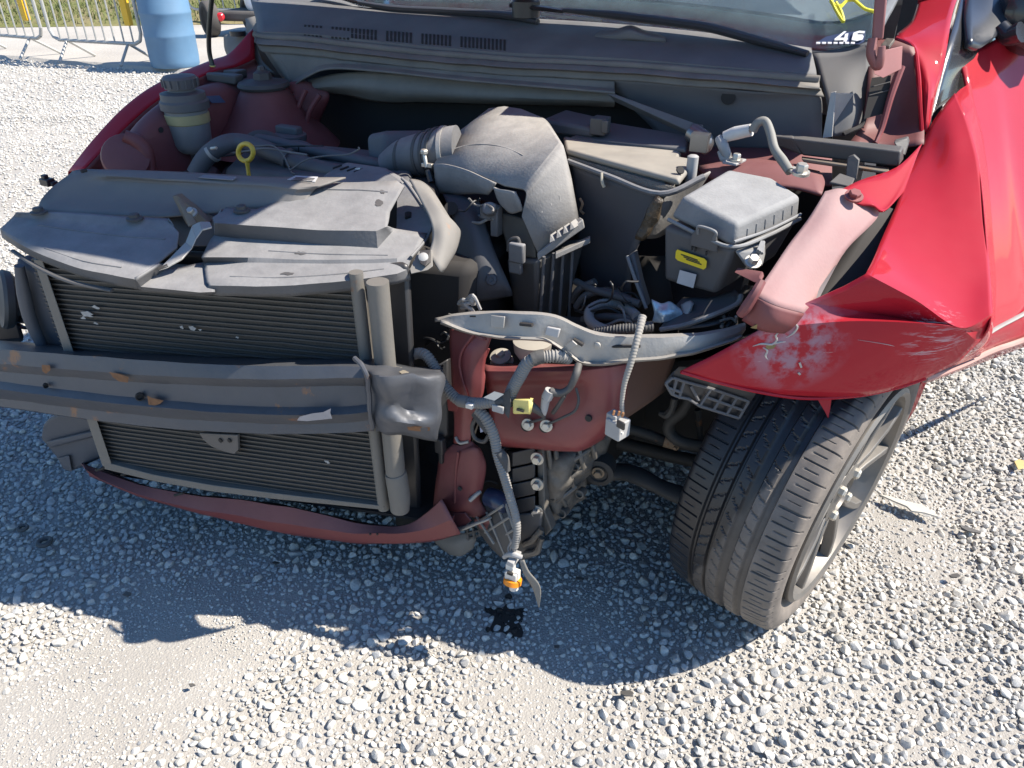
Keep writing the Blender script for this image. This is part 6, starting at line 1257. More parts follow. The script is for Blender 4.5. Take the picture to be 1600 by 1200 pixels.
part('fender_gap_liner', car, grid([[V_(1372, 318, 1.30), V_(1400, 330, 1.32)], [V_(1320, 395, 1.20), V_(1380, 400, 1.22)], [V_(1262, 470, 1.10), V_(1360, 480, 1.14)], [V_(1200, 540, 1.06), V_(1320, 560, 1.10)]], 4, 4), DARK, solid=0.004)
part('gap_flange', car, prism([V_(1300, 420, 1.12), V_(1306, 416, 1.12), V_(1280, 466, 1.06), V_(1254, 492, 1.03), V_(1250, 490, 1.03)], AX * 0.006), mat('pale primer flange', (0.33, 0.30, 0.27), 0.7))
fl2 = part('fender_flange', car, grid([[V_(1308, 300, 1.235), V_(1345, 282, 1.28), V_(1400, 262, 1.34), V_(1440, 225, 1.42)], [V_(1318, 312, 1.225), V_(1350, 308, 1.25), V_(1385, 318, 1.27), V_(1430, 250, 1.38)], [V_(1350, 322, 1.235), V_(1365, 322, 1.24), V_(1382, 330, 1.25), V_(1412, 300, 1.31)]], 5, 4), RED, solid=0.003)
part('flange_bolt', fl2, join(bolt_geo(V_(1334, 307, 1.222), Vector((0, -0.4, 0.9)), 0.009, 0.007)), INNER2)
part('tower_top', car, bumpy(grid([[V_(1090, 262, 1.34), V_(1180, 250, 1.36), V_(1280, 268, 1.36)], [V_(1110, 280, 1.28), V_(1190, 272, 1.30), V_(1288, 286, 1.30)], [V_(1180, 290, 1.26), V_(1240, 296, 1.26), V_(1284, 306, 1.25)]], 5, 4), 0.003, 10), INNER, solid=0.004)
part('tower_well', car, grid([[V_(1060, 230, 1.50), V_(1300, 235, 1.48)], [V_(1080, 290, 1.36), V_(1300, 290, 1.36)]], 3, 3), INNER, solid=0.004)
hb = part('hinge_beam', car, hexa([V_(1236, 216, 1.38), V_(1408, 236, 1.36), V_(1404, 261, 1.36), V_(1254, 243, 1.38)], [V_(1232, 210, 1.42), V_(1412, 228, 1.40), V_(1412, 250, 1.40), V_(1250, 236, 1.42)]), BLK, bevel=0.003)
part('beam_end', hb, prism([V_(1396, 222, 1.40), V_(1418, 216, 1.42), V_(1420, 224, 1.42), V_(1414, 244, 1.40), V_(1404, 236, 1.40)], AX * 0.02), BLK, bevel=0.002)
part('beam_toe', hb, hexa([V_(1200, 212, 1.39), V_(1240, 215, 1.38), V_(1254, 243, 1.38), V_(1214, 228, 1.39)], [V_(1200, 208, 1.42), V_(1240, 211, 1.41), V_(1254, 238, 1.41), V_(1214, 222, 1.42)]), BLK, bevel=0.003)
part('beam_seat', hb, hexa([V_(1252, 248, 1.35), V_(1390, 268, 1.33), V_(1388, 273, 1.33), V_(1256, 254, 1.35)], [V_(1252, 244, 1.40), V_(1390, 262, 1.38), V_(1388, 266, 1.38), V_(1256, 250, 1.40)]), LATCH, bevel=0.002)
hk = part('clip_hook', car, join(prism([V_(1324, 246, 1.33), V_(1334, 242, 1.33), V_(1343, 250, 1.33), V_(1338, 280, 1.31), V_(1332, 290, 1.31), V_(1320, 286, 1.31)], AX * 0.008), prism([V_(1296, 284, 1.28), V_(1312, 270, 1.31), V_(1336, 278, 1.31), V_(1330, 291, 1.28)], UP * -0.004)), BLK, bevel=0.0015)
# earth cable with a white sleeve
part('earth_cable', car, tube([V_(1176, 204, 1.32), V_(1184, 192, 1.32), V_(1196, 190, 1.32), V_(1204, 208, 1.31), V_(1210, 232, 1.29), V_(1222, 250, 1.28), V_(1234, 268, 1.26)], [0.0075, 0.007, 0.007, 0.007, 0.007, 0.008, 0.007], 12), mat('grey cable jacket', (0.13, 0.135, 0.13), 0.5, dust=0.5, dcol=(0.35, 0.33, 0.28)))
part('cable_sleeve', car, tube([V_(1132, 214, 1.33), V_(1150, 208, 1.33), V_(1174, 203, 1.325)], [0.009, 0.011, 0.010], 12), mat('dirty white sleeve', (0.50, 0.49, 0.47), 0.6))
part('cable_lug', car, tube([V_(1124, 216, 1.33), V_(1130, 228, 1.32), V_(1136, 244, 1.32), V_(1130, 248, 1.32), V_(1124, 236, 1.325)], [0.008, 0.009, 0.007, 0.006, 0.004], 10), GREYP)
part('earth_lug', car, prism([V_(1228, 266, 1.262), V_(1240, 263, 1.27), V_(1258, 270, 1.27), V_(1240, 274, 1.25)], UP * 0.004), ZINC, bevel=0.0008)
part('earth_bolt', car, bolt_geo(V_(1251, 271, 1.25), Vector((0, -0.15, 1)), 0.009, 0.012), ZINC)
part('stud_plate', car, prism([V_(1128, 256, 1.30), V_(1142, 248, 1.33), V_(1166, 252, 1.33), V_(1150, 260, 1.30)], UP * 0.004), GREYP, bevel=0.001)
part('stud', car, join(bolt_geo(V_(1150, 251, 1.315), UP, 0.007, 0.009), tube([V_(1150, 250, 1.315), V_(1150, 240, 1.315)], 0.004, 8)), ZINC)

# thin wires lying about the bay
rwb = random.Random(77)
WIREC = [mat('black wire', (0.015, 0.015, 0.016), 0.5), mat('grey dusty wire', (0.10, 0.10, 0.10), 0.6, dust=0.5)]
REGS = [(900, 1010, 435, 515, 1.07, 1.13), (905, 1000, 440, 512, 1.05, 1.12), (650, 715, 480, 550, 0.98, 1.03), (340, 560, 228, 272, 1.12, 1.20), (1095, 1150, 475, 510, 1.05, 1.09), (705, 770, 310, 450, 1.085, 1.10), (745, 800, 695, 800, 0.92, 0.97)]
for k in range(34):
    x0, x1, y0, y1, va, vb = REGS[k % len(REGS)]; cx, cy = rwb.uniform(x0, x1), rwb.uniform(y0, y1); an = rwb.uniform(0, 3.14); v = rwb.uniform(va, vb); ln = rwb.uniform(0.25, 0.5) * (x1 - x0); cu = rwb.uniform(-0.5, 0.5); pts_ = []
    for j in range(6):
        t = j / 5 - 0.5; a_ = an + cu * t * 2; pts_.append(V_(min(x1, max(x0, cx + math.cos(a_) * ln * t * 2)), min(y1, max(y0, cy + math.sin(a_) * ln * 0.6 * t * 2 + 4 * math.sin(j * 1.7 + k))), v + 0.01 * math.sin(j + k)))
    part('loose_wire', car, tube(pts_, rwb.uniform(0.0012, 0.0028), 6, seg=6), rwb.choice(WIREC))

# moulded ribs, seams, clamps
fls = surf(fl); lds = surf(lid)
for k in range(6):
    x = 1168 + k * 14; y = 357 - k * 7.2
    part('lid_rib', fl, tube([fls(x, y, 0.0002), fls(x - 1, y + 14, 0.0002)], 0.0014, 6), FLID)
for k in range(3):
    part('lid_rib', lid, tube([lds(846 + k * 14, 330 - k * 12, 0.0004), lds(852 + k * 13, 352 - k * 10, 0.0004), lds(857 + k * 12, 372 - k * 9, 0.0004)], 0.0018, 6, seg=3), LID)
part('lid_seam', lid, tube([lds(x, y, 0.0003) for x, y in ((700, 236), (728, 228), (760, 226), (792, 232), (822, 246), (842, 262))], 0.0012, 6, seg=4), LID)
for a, b_, r in (((330, 240, 1.127), (334, 237, 1.13), 0.0205), ((556, 273, 1.144), (560, 274, 1.143), 0.0165), ((246, 249, 1.181), (249, 246, 1.183), 0.0178)):
    cl2 = part('hose_clamp', car, tube([V_(*a), V_(*b_)], r, 18), STEEL)
    part('clamp_screw', cl2, tube([V_(a[0], a[1] - 8, a[2] - 0.02), V_(a[0] + 8, a[1] - 9, a[2] - 0.02)], 0.0032, 8), ZINC)
cvs = surf(covR)
for ln in ([(420, 392), (480, 396), (540, 398), (606, 399)], [(360, 432), (430, 434), (520, 429), (600, 420)], [(505, 296), (560, 297), (606, 300)]):
    part('moulded_rib', covR, tube([cvs(x, y, 0.0002) for x, y in ln], 0.0013, 6, seg=4), DUSTY)
lvs = surf(cover)
for ln in ([(60, 352), (130, 362), (200, 370), (258, 374)], [(70, 388), (130, 408), (190, 418)]):
    part('moulded_rib', cover, tube([lvs(x, y, 0.0002) for x, y in ln], 0.0013, 6, seg=4), DUSTY)
SMUDGE = mat('greasy dark smudge', (0.05, 0.05, 0.052), 0.5, dust=0.3, dcol=(0.15, 0.14, 0.13))
def ragged(cx, cy, rx, ry, seed):
    q = random.Random(seed); return [(cx + math.cos(k / 12 * 6.283) * rx * q.uniform(0.55, 1.1), cy + math.sin(k / 12 * 6.283) * ry * q.uniform(0.55, 1.1)) for k in range(12)]
for k, (cx, cy, rx, ry) in enumerate(((592, 318, 7, 6), (470, 396, 10, 3), (598, 300, 5, 4), (450, 428, 12, 2.5))):
    decal('smudge', covR, cvs, ragged(cx, cy, rx, ry, k), SMUDGE, 0.0004, 0.0003)
for k, (cx, cy, rx, ry) in enumerate(((768, 282, 9, 6), (862, 345, 5, 8), (838, 308, 8, 5))):
    decal('smudge', lid, lds, ragged(cx, cy, rx, ry, 30 + k), mat('grey scuff', (0.17, 0.165, 0.16), 0.8), 0.0005, 0.0003)
# ------------------------------------------------------------------ crushed left corner: supports, silver bracket, harness, gearbox, suspension
def K(px, py, v): return PV(px, py, v)
# silver headlamp support, bent strip with slots
tp = [(680, 497), (716, 490), (770, 487), (830, 488), (868, 492), (900, 507), (938, 521), (990, 524), (1060, 522), (1110, 518), (1165, 505)]
mp_ = [(684, 501), (722, 503), (775, 508), (830, 510), (866, 515), (894, 534), (930, 546), (990, 545), (1060, 540), (1110, 532), (1165, 516)]
bt = [(688, 503), (730, 518), (780, 527), (830, 530), (856, 532), (884, 550), (916, 568), (985, 564), (1050, 557), (1105, 545), (1160, 526)]
vv = [0.90, 0.90, 0.90, 0.905, 0.915, 0.925, 0.935, 0.955, 0.98, 1.01, 1.06]
rows = [[K(x, y + 5, v + 0.035) for (x, y), v in zip(tp, vv)], [K(x, y, v + 0.02) for (x, y), v in zip(tp, vv)], [K(x, y + 4, v + 0.004) for (x, y), v in zip(tp, vv)], [K(x, y, v) for (x, y), v in zip(mp_, vv)], [K(x, y - 3, v - 0.004) for (x, y), v in zip(bt, vv)], [K(x, y, v - 0.012) for (x, y), v in zip(bt, vv)], [K(x, y + 2, v + 0.002) for (x, y), v in zip(bt, vv)]]
sb = part('headlamp_support', car, bumpy(grid(rows, 5, 2, True, False), 0.0016, 30), STEEL, solid=0.0022, angle=24)
def slot(a, b_, r, v): part('slot', sb, tube([K(a[0], a[1], v), K(b_[0], b_[1], v)], r, 8, flat=0.8), DARK)
slot((813, 506), (832, 508), 0.0036, 0.899); slot((896, 530), (911, 539), 0.0036, 0.923); slot((938, 541), (1000, 541), 0.0030, 0.946); slot((735, 494), (744, 494), 0.002, 0.904)
part('support_step', sb, prism([K(768, 492, 0.896), K(790, 494, 0.896), K(788, 512, 0.893), K(768, 510, 0.893)], -AX * 0.003), STEEL, bevel=0.001)
part('support_rivet', sb, lathe(K(934, 539, 0.935), -AX, [(0.005, 0), (0.005, 0.003), (0.003, 0.004)], 12), STEEL)
part('support_tab', sb, prism([K(856, 509, 0.908), K(877, 513, 0.912), K(873, 527, 0.910), K(852, 522, 0.906)], -AX * 0.004), mat('light plastic tab', (0.42, 0.41, 0.40), 0.5, dust=0.3), bevel=0.0015)
part('support_fold', sb, prism([K(884, 538, 0.918), K(895, 531, 0.914), K(903, 538, 0.914), K(890, 547, 0.914)], -AX * 0.003), STEEL, bevel=0.001)
# torn wire cluster behind
rw = random.Random(9); cl_ = []
for k in range(9):
    x0, y0 = 715 + rw.uniform(0, 12), 476 + rw.uniform(-4, 6); cl_.append(tube([K(x0, y0, 0.96), K(x0 + rw.uniform(5, 18), y0 + rw.uniform(-14, 4), 0.95), K(x0 + rw.uniform(12, 34), y0 + rw.uniform(-2, 12), 0.955)], 0.0028, 6, seg=4))
part('torn_wires', car, join(*cl_), mat('frayed grey wire', (0.28, 0.28, 0.28), 0.6, dust=0.5))
# red vertical support and its lower shield-shaped plate
rc = part('vertical_support', car, bumpy(grid([[K(704, 514, 0.93), K(735, 516, 0.922), K(770, 520, 0.925)], [K(704, 545, 0.918), K(730, 548, 0.906), K(762, 545, 0.918)], [K(706, 580, 0.912), K(730, 580, 0.902), K(757, 574, 0.916)], [K(708, 618, 0.908), K(728, 620, 0.899), K(756, 612, 0.912)], [K(710, 655, 0.903), K(724, 656, 0.897), K(738, 655, 0.903)], [K(710, 692, 0.90), K(722, 694, 0.895), K(735, 690, 0.90)]], 5, 5), 0.0010, 18), INNER2, solid=0.003)
part('support_bead', rc, tube([K(742, 520, 0.912), K(722, 548, 0.903), K(718, 572, 0.899), K(724, 600, 0.896), K(731, 622, 0.895)], 0.002, 6), INNER2)
part('support_bead', rc, tube([K(764, 545, 0.925), K(755, 570, 0.92), K(757, 590, 0.915), K(754, 610, 0.915)], 0.0018, 6), INNER2)
part('support_foot_tab', rc, prism([K(698, 625, 0.905), K(712, 620, 0.90), K(716, 644, 0.90), K(700, 642, 0.905)], AX * 0.004), INNER2, bevel=0.001)
part('bent_flap', rc, bumpy(grid([[K(738, 518, 0.905), K(750, 519, 0.902), K(760, 522, 0.905)], [K(742, 528, 0.896), K(752, 530, 0.893), K(760, 532, 0.90)]], 4, 3), 0.002, 40), INNER, solid=0.002)
pl = part('shield_plate', car, bumpy(grid([[K(709, 694, 0.90), K(722, 696, 0.896), K(735, 690, 0.90), K(738, 694, 0.905)], [K(698, 703, 0.897), K(720, 702, 0.892), K(738, 697, 0.896), K(749, 702, 0.905)], [K(687, 716, 0.895), K(716, 712, 0.888), K(742, 704, 0.89), K(754, 712, 0.905)], [K(684, 740, 0.893), K(714, 740, 0.886), K(742, 738, 0.889), K(759, 730, 0.905)], [K(680, 770, 0.893), K(712, 772, 0.886), K(736, 772, 0.889), K(754, 764, 0.905)], [K(678, 790, 0.896), K(710, 796, 0.885), K(734, 790, 0.89), K(750, 780, 0.905)], [K(684, 796, 0.905), K(712, 800, 0.90), K(744, 808, 0.90), K(765, 806, 0.91)]], 5, 5), 0.0012, 20), INNER, solid=0.003)
part('plate_hole', pl, lathe(K(719, 763, 0.8825), -AX, [(0.0042, 0), (0.0042, 0.002), (0.003, 0.002)], 14), DARK)
part('plate_bead', pl, tube([K(716, 706, 0.884), K(712, 740, 0.8845), K(710, 785, 0.884)], 0.0022, 8), INNER)
part('bare_edge', pl, tube([K(734, 782, 0.885), K(745, 772, 0.893), K(750, 768, 0.90)], 0.004, 8), STEEL)
part('bare_edge', pl, tube([K(712, 683, 0.896), K(718, 692, 0.892), K(732, 690, 0.896)], 0.0028, 8), STEEL)
ft = part('plate_socket', pl, join(prism([K(682, 800, 0.89), K(726, 802, 0.885), K(736, 814, 0.885), K(722, 826, 0.88), K(692, 830, 0.885), K(686, 812, 0.888)], AX * 0.004), prism([K(708, 804, 0.882), K(711, 804, 0.882), K(709, 824, 0.880), K(706, 824, 0.880)], -AX * 0.012)), INNER, bevel=0.001)
part('socket_nut', ft, bolt_geo(K(698, 820, 0.882), -AX, 0.007, 0.006), DARK)
part('lower_lip', pl, bumpy(tube([K(628, 846, 0.915), K(690, 833, 0.89), K(720, 826, 0.88), K(756, 814, 0.885), K(768, 808, 0.895)], [0.003, 0.004, 0.004, 0.003, 0.002], 8), 0.002, 50), STEEL)
part('lip_flap', pl, prism([K(740, 812, 0.895), K(768, 808, 0.90), K(770, 832, 0.90), K(750, 826, 0.895)], AX * 0.003), INNER, bevel=0.001)
# frame rail: long dull-red box with a curved front face
rows = [[K(752, 569, 0.99), K(820, 569, 0.99), K(890, 570, 0.99), K(950, 566, 1.0), K(985, 560, 1.02)], [K(754, 574, 0.935), K(820, 576, 0.935), K(890, 576, 0.935), K(945, 572, 0.945), K(984, 566, 0.98)], [K(758, 590, 0.93), K(820, 592, 0.93), K(890, 592, 0.93), K(945, 588, 0.938), K(982, 580, 0.97)],
        [K(760, 602, 0.94), K(820, 604, 0.94), K(890, 604, 0.938), K(945, 606, 0.935), K(980, 596, 0.965)], [K(764, 640, 0.938), K(820, 642, 0.935), K(890, 645, 0.93), K(948, 640, 0.935), K(974, 630, 0.965)], [K(768, 672, 0.93), K(820, 674, 0.925), K(890, 676, 0.922), K(930, 670, 0.93), K(966, 655, 0.965)],
        [K(772, 692, 0.935), K(820, 696, 0.93), K(885, 702, 0.925), K(912, 700, 0.935), K(945, 680, 0.97)], [K(772, 696, 0.99), K(820, 700, 0.99), K(885, 704, 0.98), K(912, 702, 0.98), K(945, 684, 1.0)]]
fr = part('frame_rail', car, bumpy(grid(rows, 6, 3, True, True), 0.002, 12), INNER2, solid=0.003)
part('rail_flank', fr, bumpy(grid([[K(960, 562, 1.00), K(1010, 556, 1.05), K(1060, 546, 1.12)], [K(958, 610, 0.985), K(1005, 598, 1.05), K(1046, 585, 1.12)], [K(944, 676, 0.975), K(990, 645, 1.04), K(1040, 610, 1.12)]], 5, 4), 0.002, 14), mat('brown grimy rail flank', (0.11, 0.04, 0.032), 0.65, dust=0.5, dcol=(0.14, 0.12, 0.09), up=0.1), solid=0.003)
part('rail_hole', fr, lathe(K(920, 653, 0.927), -AX, [(0.0055, -0.001), (0.0055, 0.003), (0.004, 0.003)], 14), DARK)
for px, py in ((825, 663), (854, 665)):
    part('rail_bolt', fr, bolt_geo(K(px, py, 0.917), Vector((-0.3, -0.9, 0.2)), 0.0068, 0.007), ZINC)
    part('bolt_shadow', fr, lathe(K(px - 4, py + 4, 0.921), -AX, [(0.0085, -0.002), (0.0085, 0.001), (0.006, 0.001)], 14), DARK)  # dark disc painted as the bolt's shadow, set off to its lower left
part('rail_wire', fr, tube([K(828, 660, 0.913), K(842, 656, 0.91), K(850, 652, 0.91), K(830, 640, 0.905)], 0.0024, 8), BLK)
part('rail_wire', fr, tube([K(858, 662, 0.913), K(880, 652, 0.912), K(898, 642, 0.915), K(904, 625, 0.92), K(900, 606, 0.925)], 0.0022, 8), BLK)
# pulley seen through the gap, pale rubber mount
pu = K(782, 556, 0.985)
part('pulley', car, join(lathe(pu, UP + AX * -0.35, [(0.018, -0.02), (0.020, -0.014), (0.013, -0.012), (0.013, -0.006), (0.018, -0.004), (0.018, 0.0), (0.008, 0.002), (0.007, 0.008)], 24)), mat('dusty zinc pulley', (0.42, 0.40, 0.34), 0.55, 0.3, dust=0.6, dcol=(0.42, 0.38, 0.31)))
part('mount_cup', car, join(lathe(K(832, 548, 0.99), UP, [(0.016, -0.04), (0.018, -0.02), (0.030, 0.0), (0.032, 0.018), (0.02, 0.02)], 24)), mat('dusty pale mount', (0.25, 0.235, 0.21), 0.7, dust=0.7, dcol=(0.36, 0.33, 0.27)))
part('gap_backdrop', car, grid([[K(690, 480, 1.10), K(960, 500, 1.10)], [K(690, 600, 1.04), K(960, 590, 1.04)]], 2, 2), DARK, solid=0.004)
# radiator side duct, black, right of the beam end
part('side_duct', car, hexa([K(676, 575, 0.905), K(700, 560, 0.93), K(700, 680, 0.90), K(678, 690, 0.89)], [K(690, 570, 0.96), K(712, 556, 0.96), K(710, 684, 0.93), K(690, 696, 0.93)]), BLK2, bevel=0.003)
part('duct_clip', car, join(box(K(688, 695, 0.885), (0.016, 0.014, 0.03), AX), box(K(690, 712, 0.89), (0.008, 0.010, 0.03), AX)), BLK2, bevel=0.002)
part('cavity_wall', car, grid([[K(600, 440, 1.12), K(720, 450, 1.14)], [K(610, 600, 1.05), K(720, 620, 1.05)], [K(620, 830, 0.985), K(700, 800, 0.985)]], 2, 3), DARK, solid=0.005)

# harness: corrugated conduits, taped joints, plugs -------------------
hs = part('wiring_harness', car, tube([K(628, 566, 0.93), K(640, 556, 0.90), K(662, 553, 0.885), K(680, 575, 0.88), K(694, 602, 0.875), K(712, 622, 0.87), K(726, 628, 0.868), K(750, 630, 0.868), K(772, 628, 0.87), K(790, 626, 0.88)], 0.0086, 14, rib=0.07), CONDUIT)
part('conduit_branch', hs, tube([K(792, 632, 0.88), K(800, 610, 0.885), K(812, 588, 0.885), K(824, 568, 0.885), K(838, 560, 0.89), K(856, 557, 0.90), K(874, 556, 0.91), K(890, 560, 0.925)], 0.0092, 14, rib=0.09), CONDUIT)
part('tape_wrap', hs, tube([K(832, 562, 0.886), K(842, 558, 0.892), K(850, 557, 0.896)], 0.0108, 12), TAPE)
part('tape_wrap', hs, tube([K(864, 556.5, 0.905), K(885, 559, 0.921)], 0.0098, 12), TAPE)
part('tape_wrap', hs, tube([K(718, 626, 0.869), K(732, 629, 0.868)], 0.0100, 12), CONDUIT)
part('tape_wrap', hs, tube([K(774, 628, 0.870), K(796, 622, 0.882)], 0.0098, 12), TAPE)
part('tape_tail', hs, bumpy(prism([K(780, 620, 0.873), K(796, 608, 0.873), K(798, 632, 0.868), K(795, 655, 0.862), K(788, 645, 0.864)], AX * 0.0015), 0.002, 50), TAPE)
part('zip_tie', hs, box(K(734, 634, 0.856), (0.012, 0.008, 0.008), AX), WHITEP, bevel=0.001)
part('tape_flag', hs, bumpy(prism([K(756, 622, 0.862), K(772, 613, 0.860), K(786, 616, 0.865), K(772, 626, 0.862)], UP * 0.0012), 0.002, 40), WHITEP)
part('white_tab', hs, box(K(778, 639, 0.862), (0.02, 0.004, 0.012), AX), GREYP, bevel=0.001)
yc = K(815, 635, 0.872)
ycon = part('yellow_connector', hs, hexa([K(801, 624, 0.868), K(828, 624, 0.868), K(828, 647, 0.866), K(801, 647, 0.866)], [K(804, 622, 0.895), K(832, 623, 0.895), K(832, 645, 0.893), K(804, 646, 0.893)]), mat('yellow connector shell', (0.62, 0.52, 0.14), 0.35, var=0.2, dust=0.3, dcol=(0.5, 0.45, 0.3)), bevel=0.003)
part('connector_mark', ycon, box(K(813, 641, 0.864), (0.012, 0.003, 0.003), AX), BLK2)
part('connector_end', ycon, tube([K(829, 634, 0.88), K(836, 638, 0.88), K(846, 646, 0.885), K(850, 652, 0.89)], [0.008, 0.006, 0.004, 0.003], 10), BLK)
part('connector_collar', ycon, tube([K(826, 634, 0.878), K(831, 635, 0.88)], 0.0125, 12), ycon.data.materials[0])
part('sensor_lead', hs, tube([K(904, 570, 0.92), K(900, 585, 0.905), K(890, 606, 0.90), K(876, 614, 0.895), K(860, 612, 0.89)], [0.006, 0.006, 0.005, 0.006, 0.007], 10), BLK)
part('sensor_plug', hs, join(tube([K(860, 610, 0.89), K(854, 622, 0.888)], 0.0085, 10), tube([K(853, 622, 0.888), K(850, 640, 0.888), K(849, 650, 0.89)], [0.007, 0.006, 0.0035], 10)), GREYP)
part('sensor_lead', hs, tube([K(882, 618, 0.90), K(872, 634, 0.90), K(864, 645, 0.905)], 0.0035, 8), BLK)
# lower loom hanging to the ground side
lo_l = part('lower_loom', hs, tube([K(746, 640, 0.872), K(760, 655, 0.868), K(772, 682, 0.865), K(778, 712, 0.86), K(788, 745, 0.855), K(798, 780, 0.85), K(806, 808, 0.845), K(808, 830, 0.84), K(804, 856, 0.835)], [0.008, 0.009, 0.0085, 0.008, 0.0075, 0.007, 0.0065, 0.006, 0.006], 12, rib=0.06), CONDUIT)
part('loom_tape', lo_l, tube([K(744, 644, 0.876), K(756, 660, 0.870), K(766, 672, 0.868)], 0.0095, 12), TAPE)
part('loom_tape', lo_l, tube([K(776, 704, 0.861), K(786, 716, 0.862), K(792, 736, 0.86)], [0.008, 0.010, 0.006], 10), TAPE)
part('loose_loop', lo_l, tube([K(750, 645, 0.878), K(738, 665, 0.875), K(742, 684, 0.872), K(756, 690, 0.87), K(764, 680, 0.872)], 0.0035, 8), BLK)
part('loop_foil', lo_l, bumpy(prism([K(748, 655, 0.872), K(756, 652, 0.87), K(760, 672, 0.87), K(750, 676, 0.872)], AX * 0.002), 0.003, 50), mat('blue wire foil', (0.2, 0.25, 0.4), 0.25, 0.6))
wrs = []
for k in range(4): wrs.append(tube([K(806 + k * 2, 820, 0.842), K(812 - k * 3, 840, 0.838 + k * .002), K(806 - k * 4, 858, 0.836), K(800 + k * 2, 872, 0.834)], 0.0016, 6))
part('wire_strands', lo_l, join(*wrs), mat('grey wire strand', (0.2, 0.2, 0.2), 0.5))
part('loom_clip', lo_l, bumpy(join(tube([K(786, 872, 0.838), K(800, 866, 0.832), K(816, 870, 0.836)], [0.004, 0.006, 0.004], 8), box(K(803, 873, 0.836), (0.03, 0.012, 0.01), LT)), 0.003, 60), GREYP, bevel=0.001)
lp = part('lamp_plug', lo_l, join(box(K(798, 884, 0.832), (0.014, 0.012, 0.012), AX), box(K(801, 899, 0.830), (0.022, 0.018, 0.022), AX)), WHITEP, bevel=0.0015)
part('plug_slot', lp, box(K(797, 896, 0.819), (0.010, 0.004, 0.005), AX), DARK)
part('orange_ring', lp, lathe(K(801, 908, 0.829), UP * 1 + AX * 0.3, [(0.012, -0.006), (0.0155, -0.004), (0.0155, 0.005), (0.012, 0.007)], 24), mat('orange seal ring', (0.80, 0.25, 0.01), 0.4))
part('plug_nose', lp, tube([K(802, 908, 0.829), K(803, 920, 0.828)], 0.008, 10), WHITEP)
part('tape_streamer', lo_l, bumpy(grid([[K(812, 876, 0.834), K(820, 874, 0.836)], [K(820, 896, 0.832), K(828, 892, 0.834)], [K(828, 912, 0.832), K(840, 910, 0.834)], [K(836, 930, 0.832), K(845, 928, 0.834)], [K(842, 948, 0.833), K(844, 950, 0.834)]], 3, 5), 0.003, 25), mat('weathered tape strip', (0.14, 0.135, 0.12), 0.8, dust=0.5), solid=0.001)
# upright cable ending in a grey plug in front of the rail
uc = part('upright_cable', hs, tube([K(1004, 494, 0.965), K(1000, 512, 0.95), K(994, 536, 0.935), K(986, 565, 0.925), K(976, 598, 0.918), K(972, 625, 0.915), K(972, 648, 0.913)], [0.006, 0.0055, 0.005, 0.005, 0.004, 0.0035, 0.0035], 10, rib=0.05), mat('dusty taped cable', (0.20, 0.195, 0.18), 0.7, dust=0.7, dcol=(0.34, 0.31, 0.27)))
pg = part('grey_plug', hs, join(box(K(965, 667, 0.912), (0.028, 0.026, 0.030), AX + LT * 0.35), box(K(960, 650, 0.915), (0.018, 0.018, 0.012), AX + LT * 0.35)), GREYP, bevel=0.002)
for px, py in ((958, 648), (966, 649), (972, 651)): part('plug_pin', pg, tube([K(px, py, 0.905), K(px + 2, py - 6, 0.905)], 0.0018, 6), mat('copper strand', (0.5, 0.25, 0.12), 0.4, 0.6))
part('plug_latch', pg, box(K(970, 664, 0.894), (0.014, 0.004, 0.012), AX + LT * 0.35), BLK2, bevel=0.001)
part('plug_mark', pg, box(K(972, 677, 0.895), (0.004, 0.003, 0.003), AX + LT * 0.35), WHITEP)
# bay loom under the fuse box
for k, ln in enumerate(([(1000, 522, 1.03), (960, 520, 1.03), (925, 505, 1.06), (922, 485, 1.09), (945, 474, 1.11), (975, 478, 1.12), (995, 495, 1.08)], [(930, 520, 1.02), (960, 516, 1.02), (1000, 512, 1.03), (1020, 510, 1.04)])):
    part('bay_loom', car, tube([K(*q) for q in ln], 0.0085, 12, rib=0.06 if k else 0.03), CONDUIT if k == 0 else RUB)
for ln in ([(900, 440, 1.14), (925, 452, 1.12), (960, 462, 1.11), (1000, 475, 1.10)], [(895, 470, 1.14), (905, 452, 1.13), (930, 440, 1.13)], [(910, 500, 1.10), (950, 495, 1.09), (1000, 500, 1.08)], [(900, 480, 1.12), (915, 462, 1.12), (945, 455, 1.12), (985, 468, 1.12)]):
    part('bay_cable', car, tube([K(*q) for q in ln], 0.0065, 10), RUB)
part('lower_strip', car, tube([K(1060, 512, 1.05), (K(1110, 506, 1.06)), K(1140, 496, 1.09)], 0.006, 8, flat=0.5), SPL)

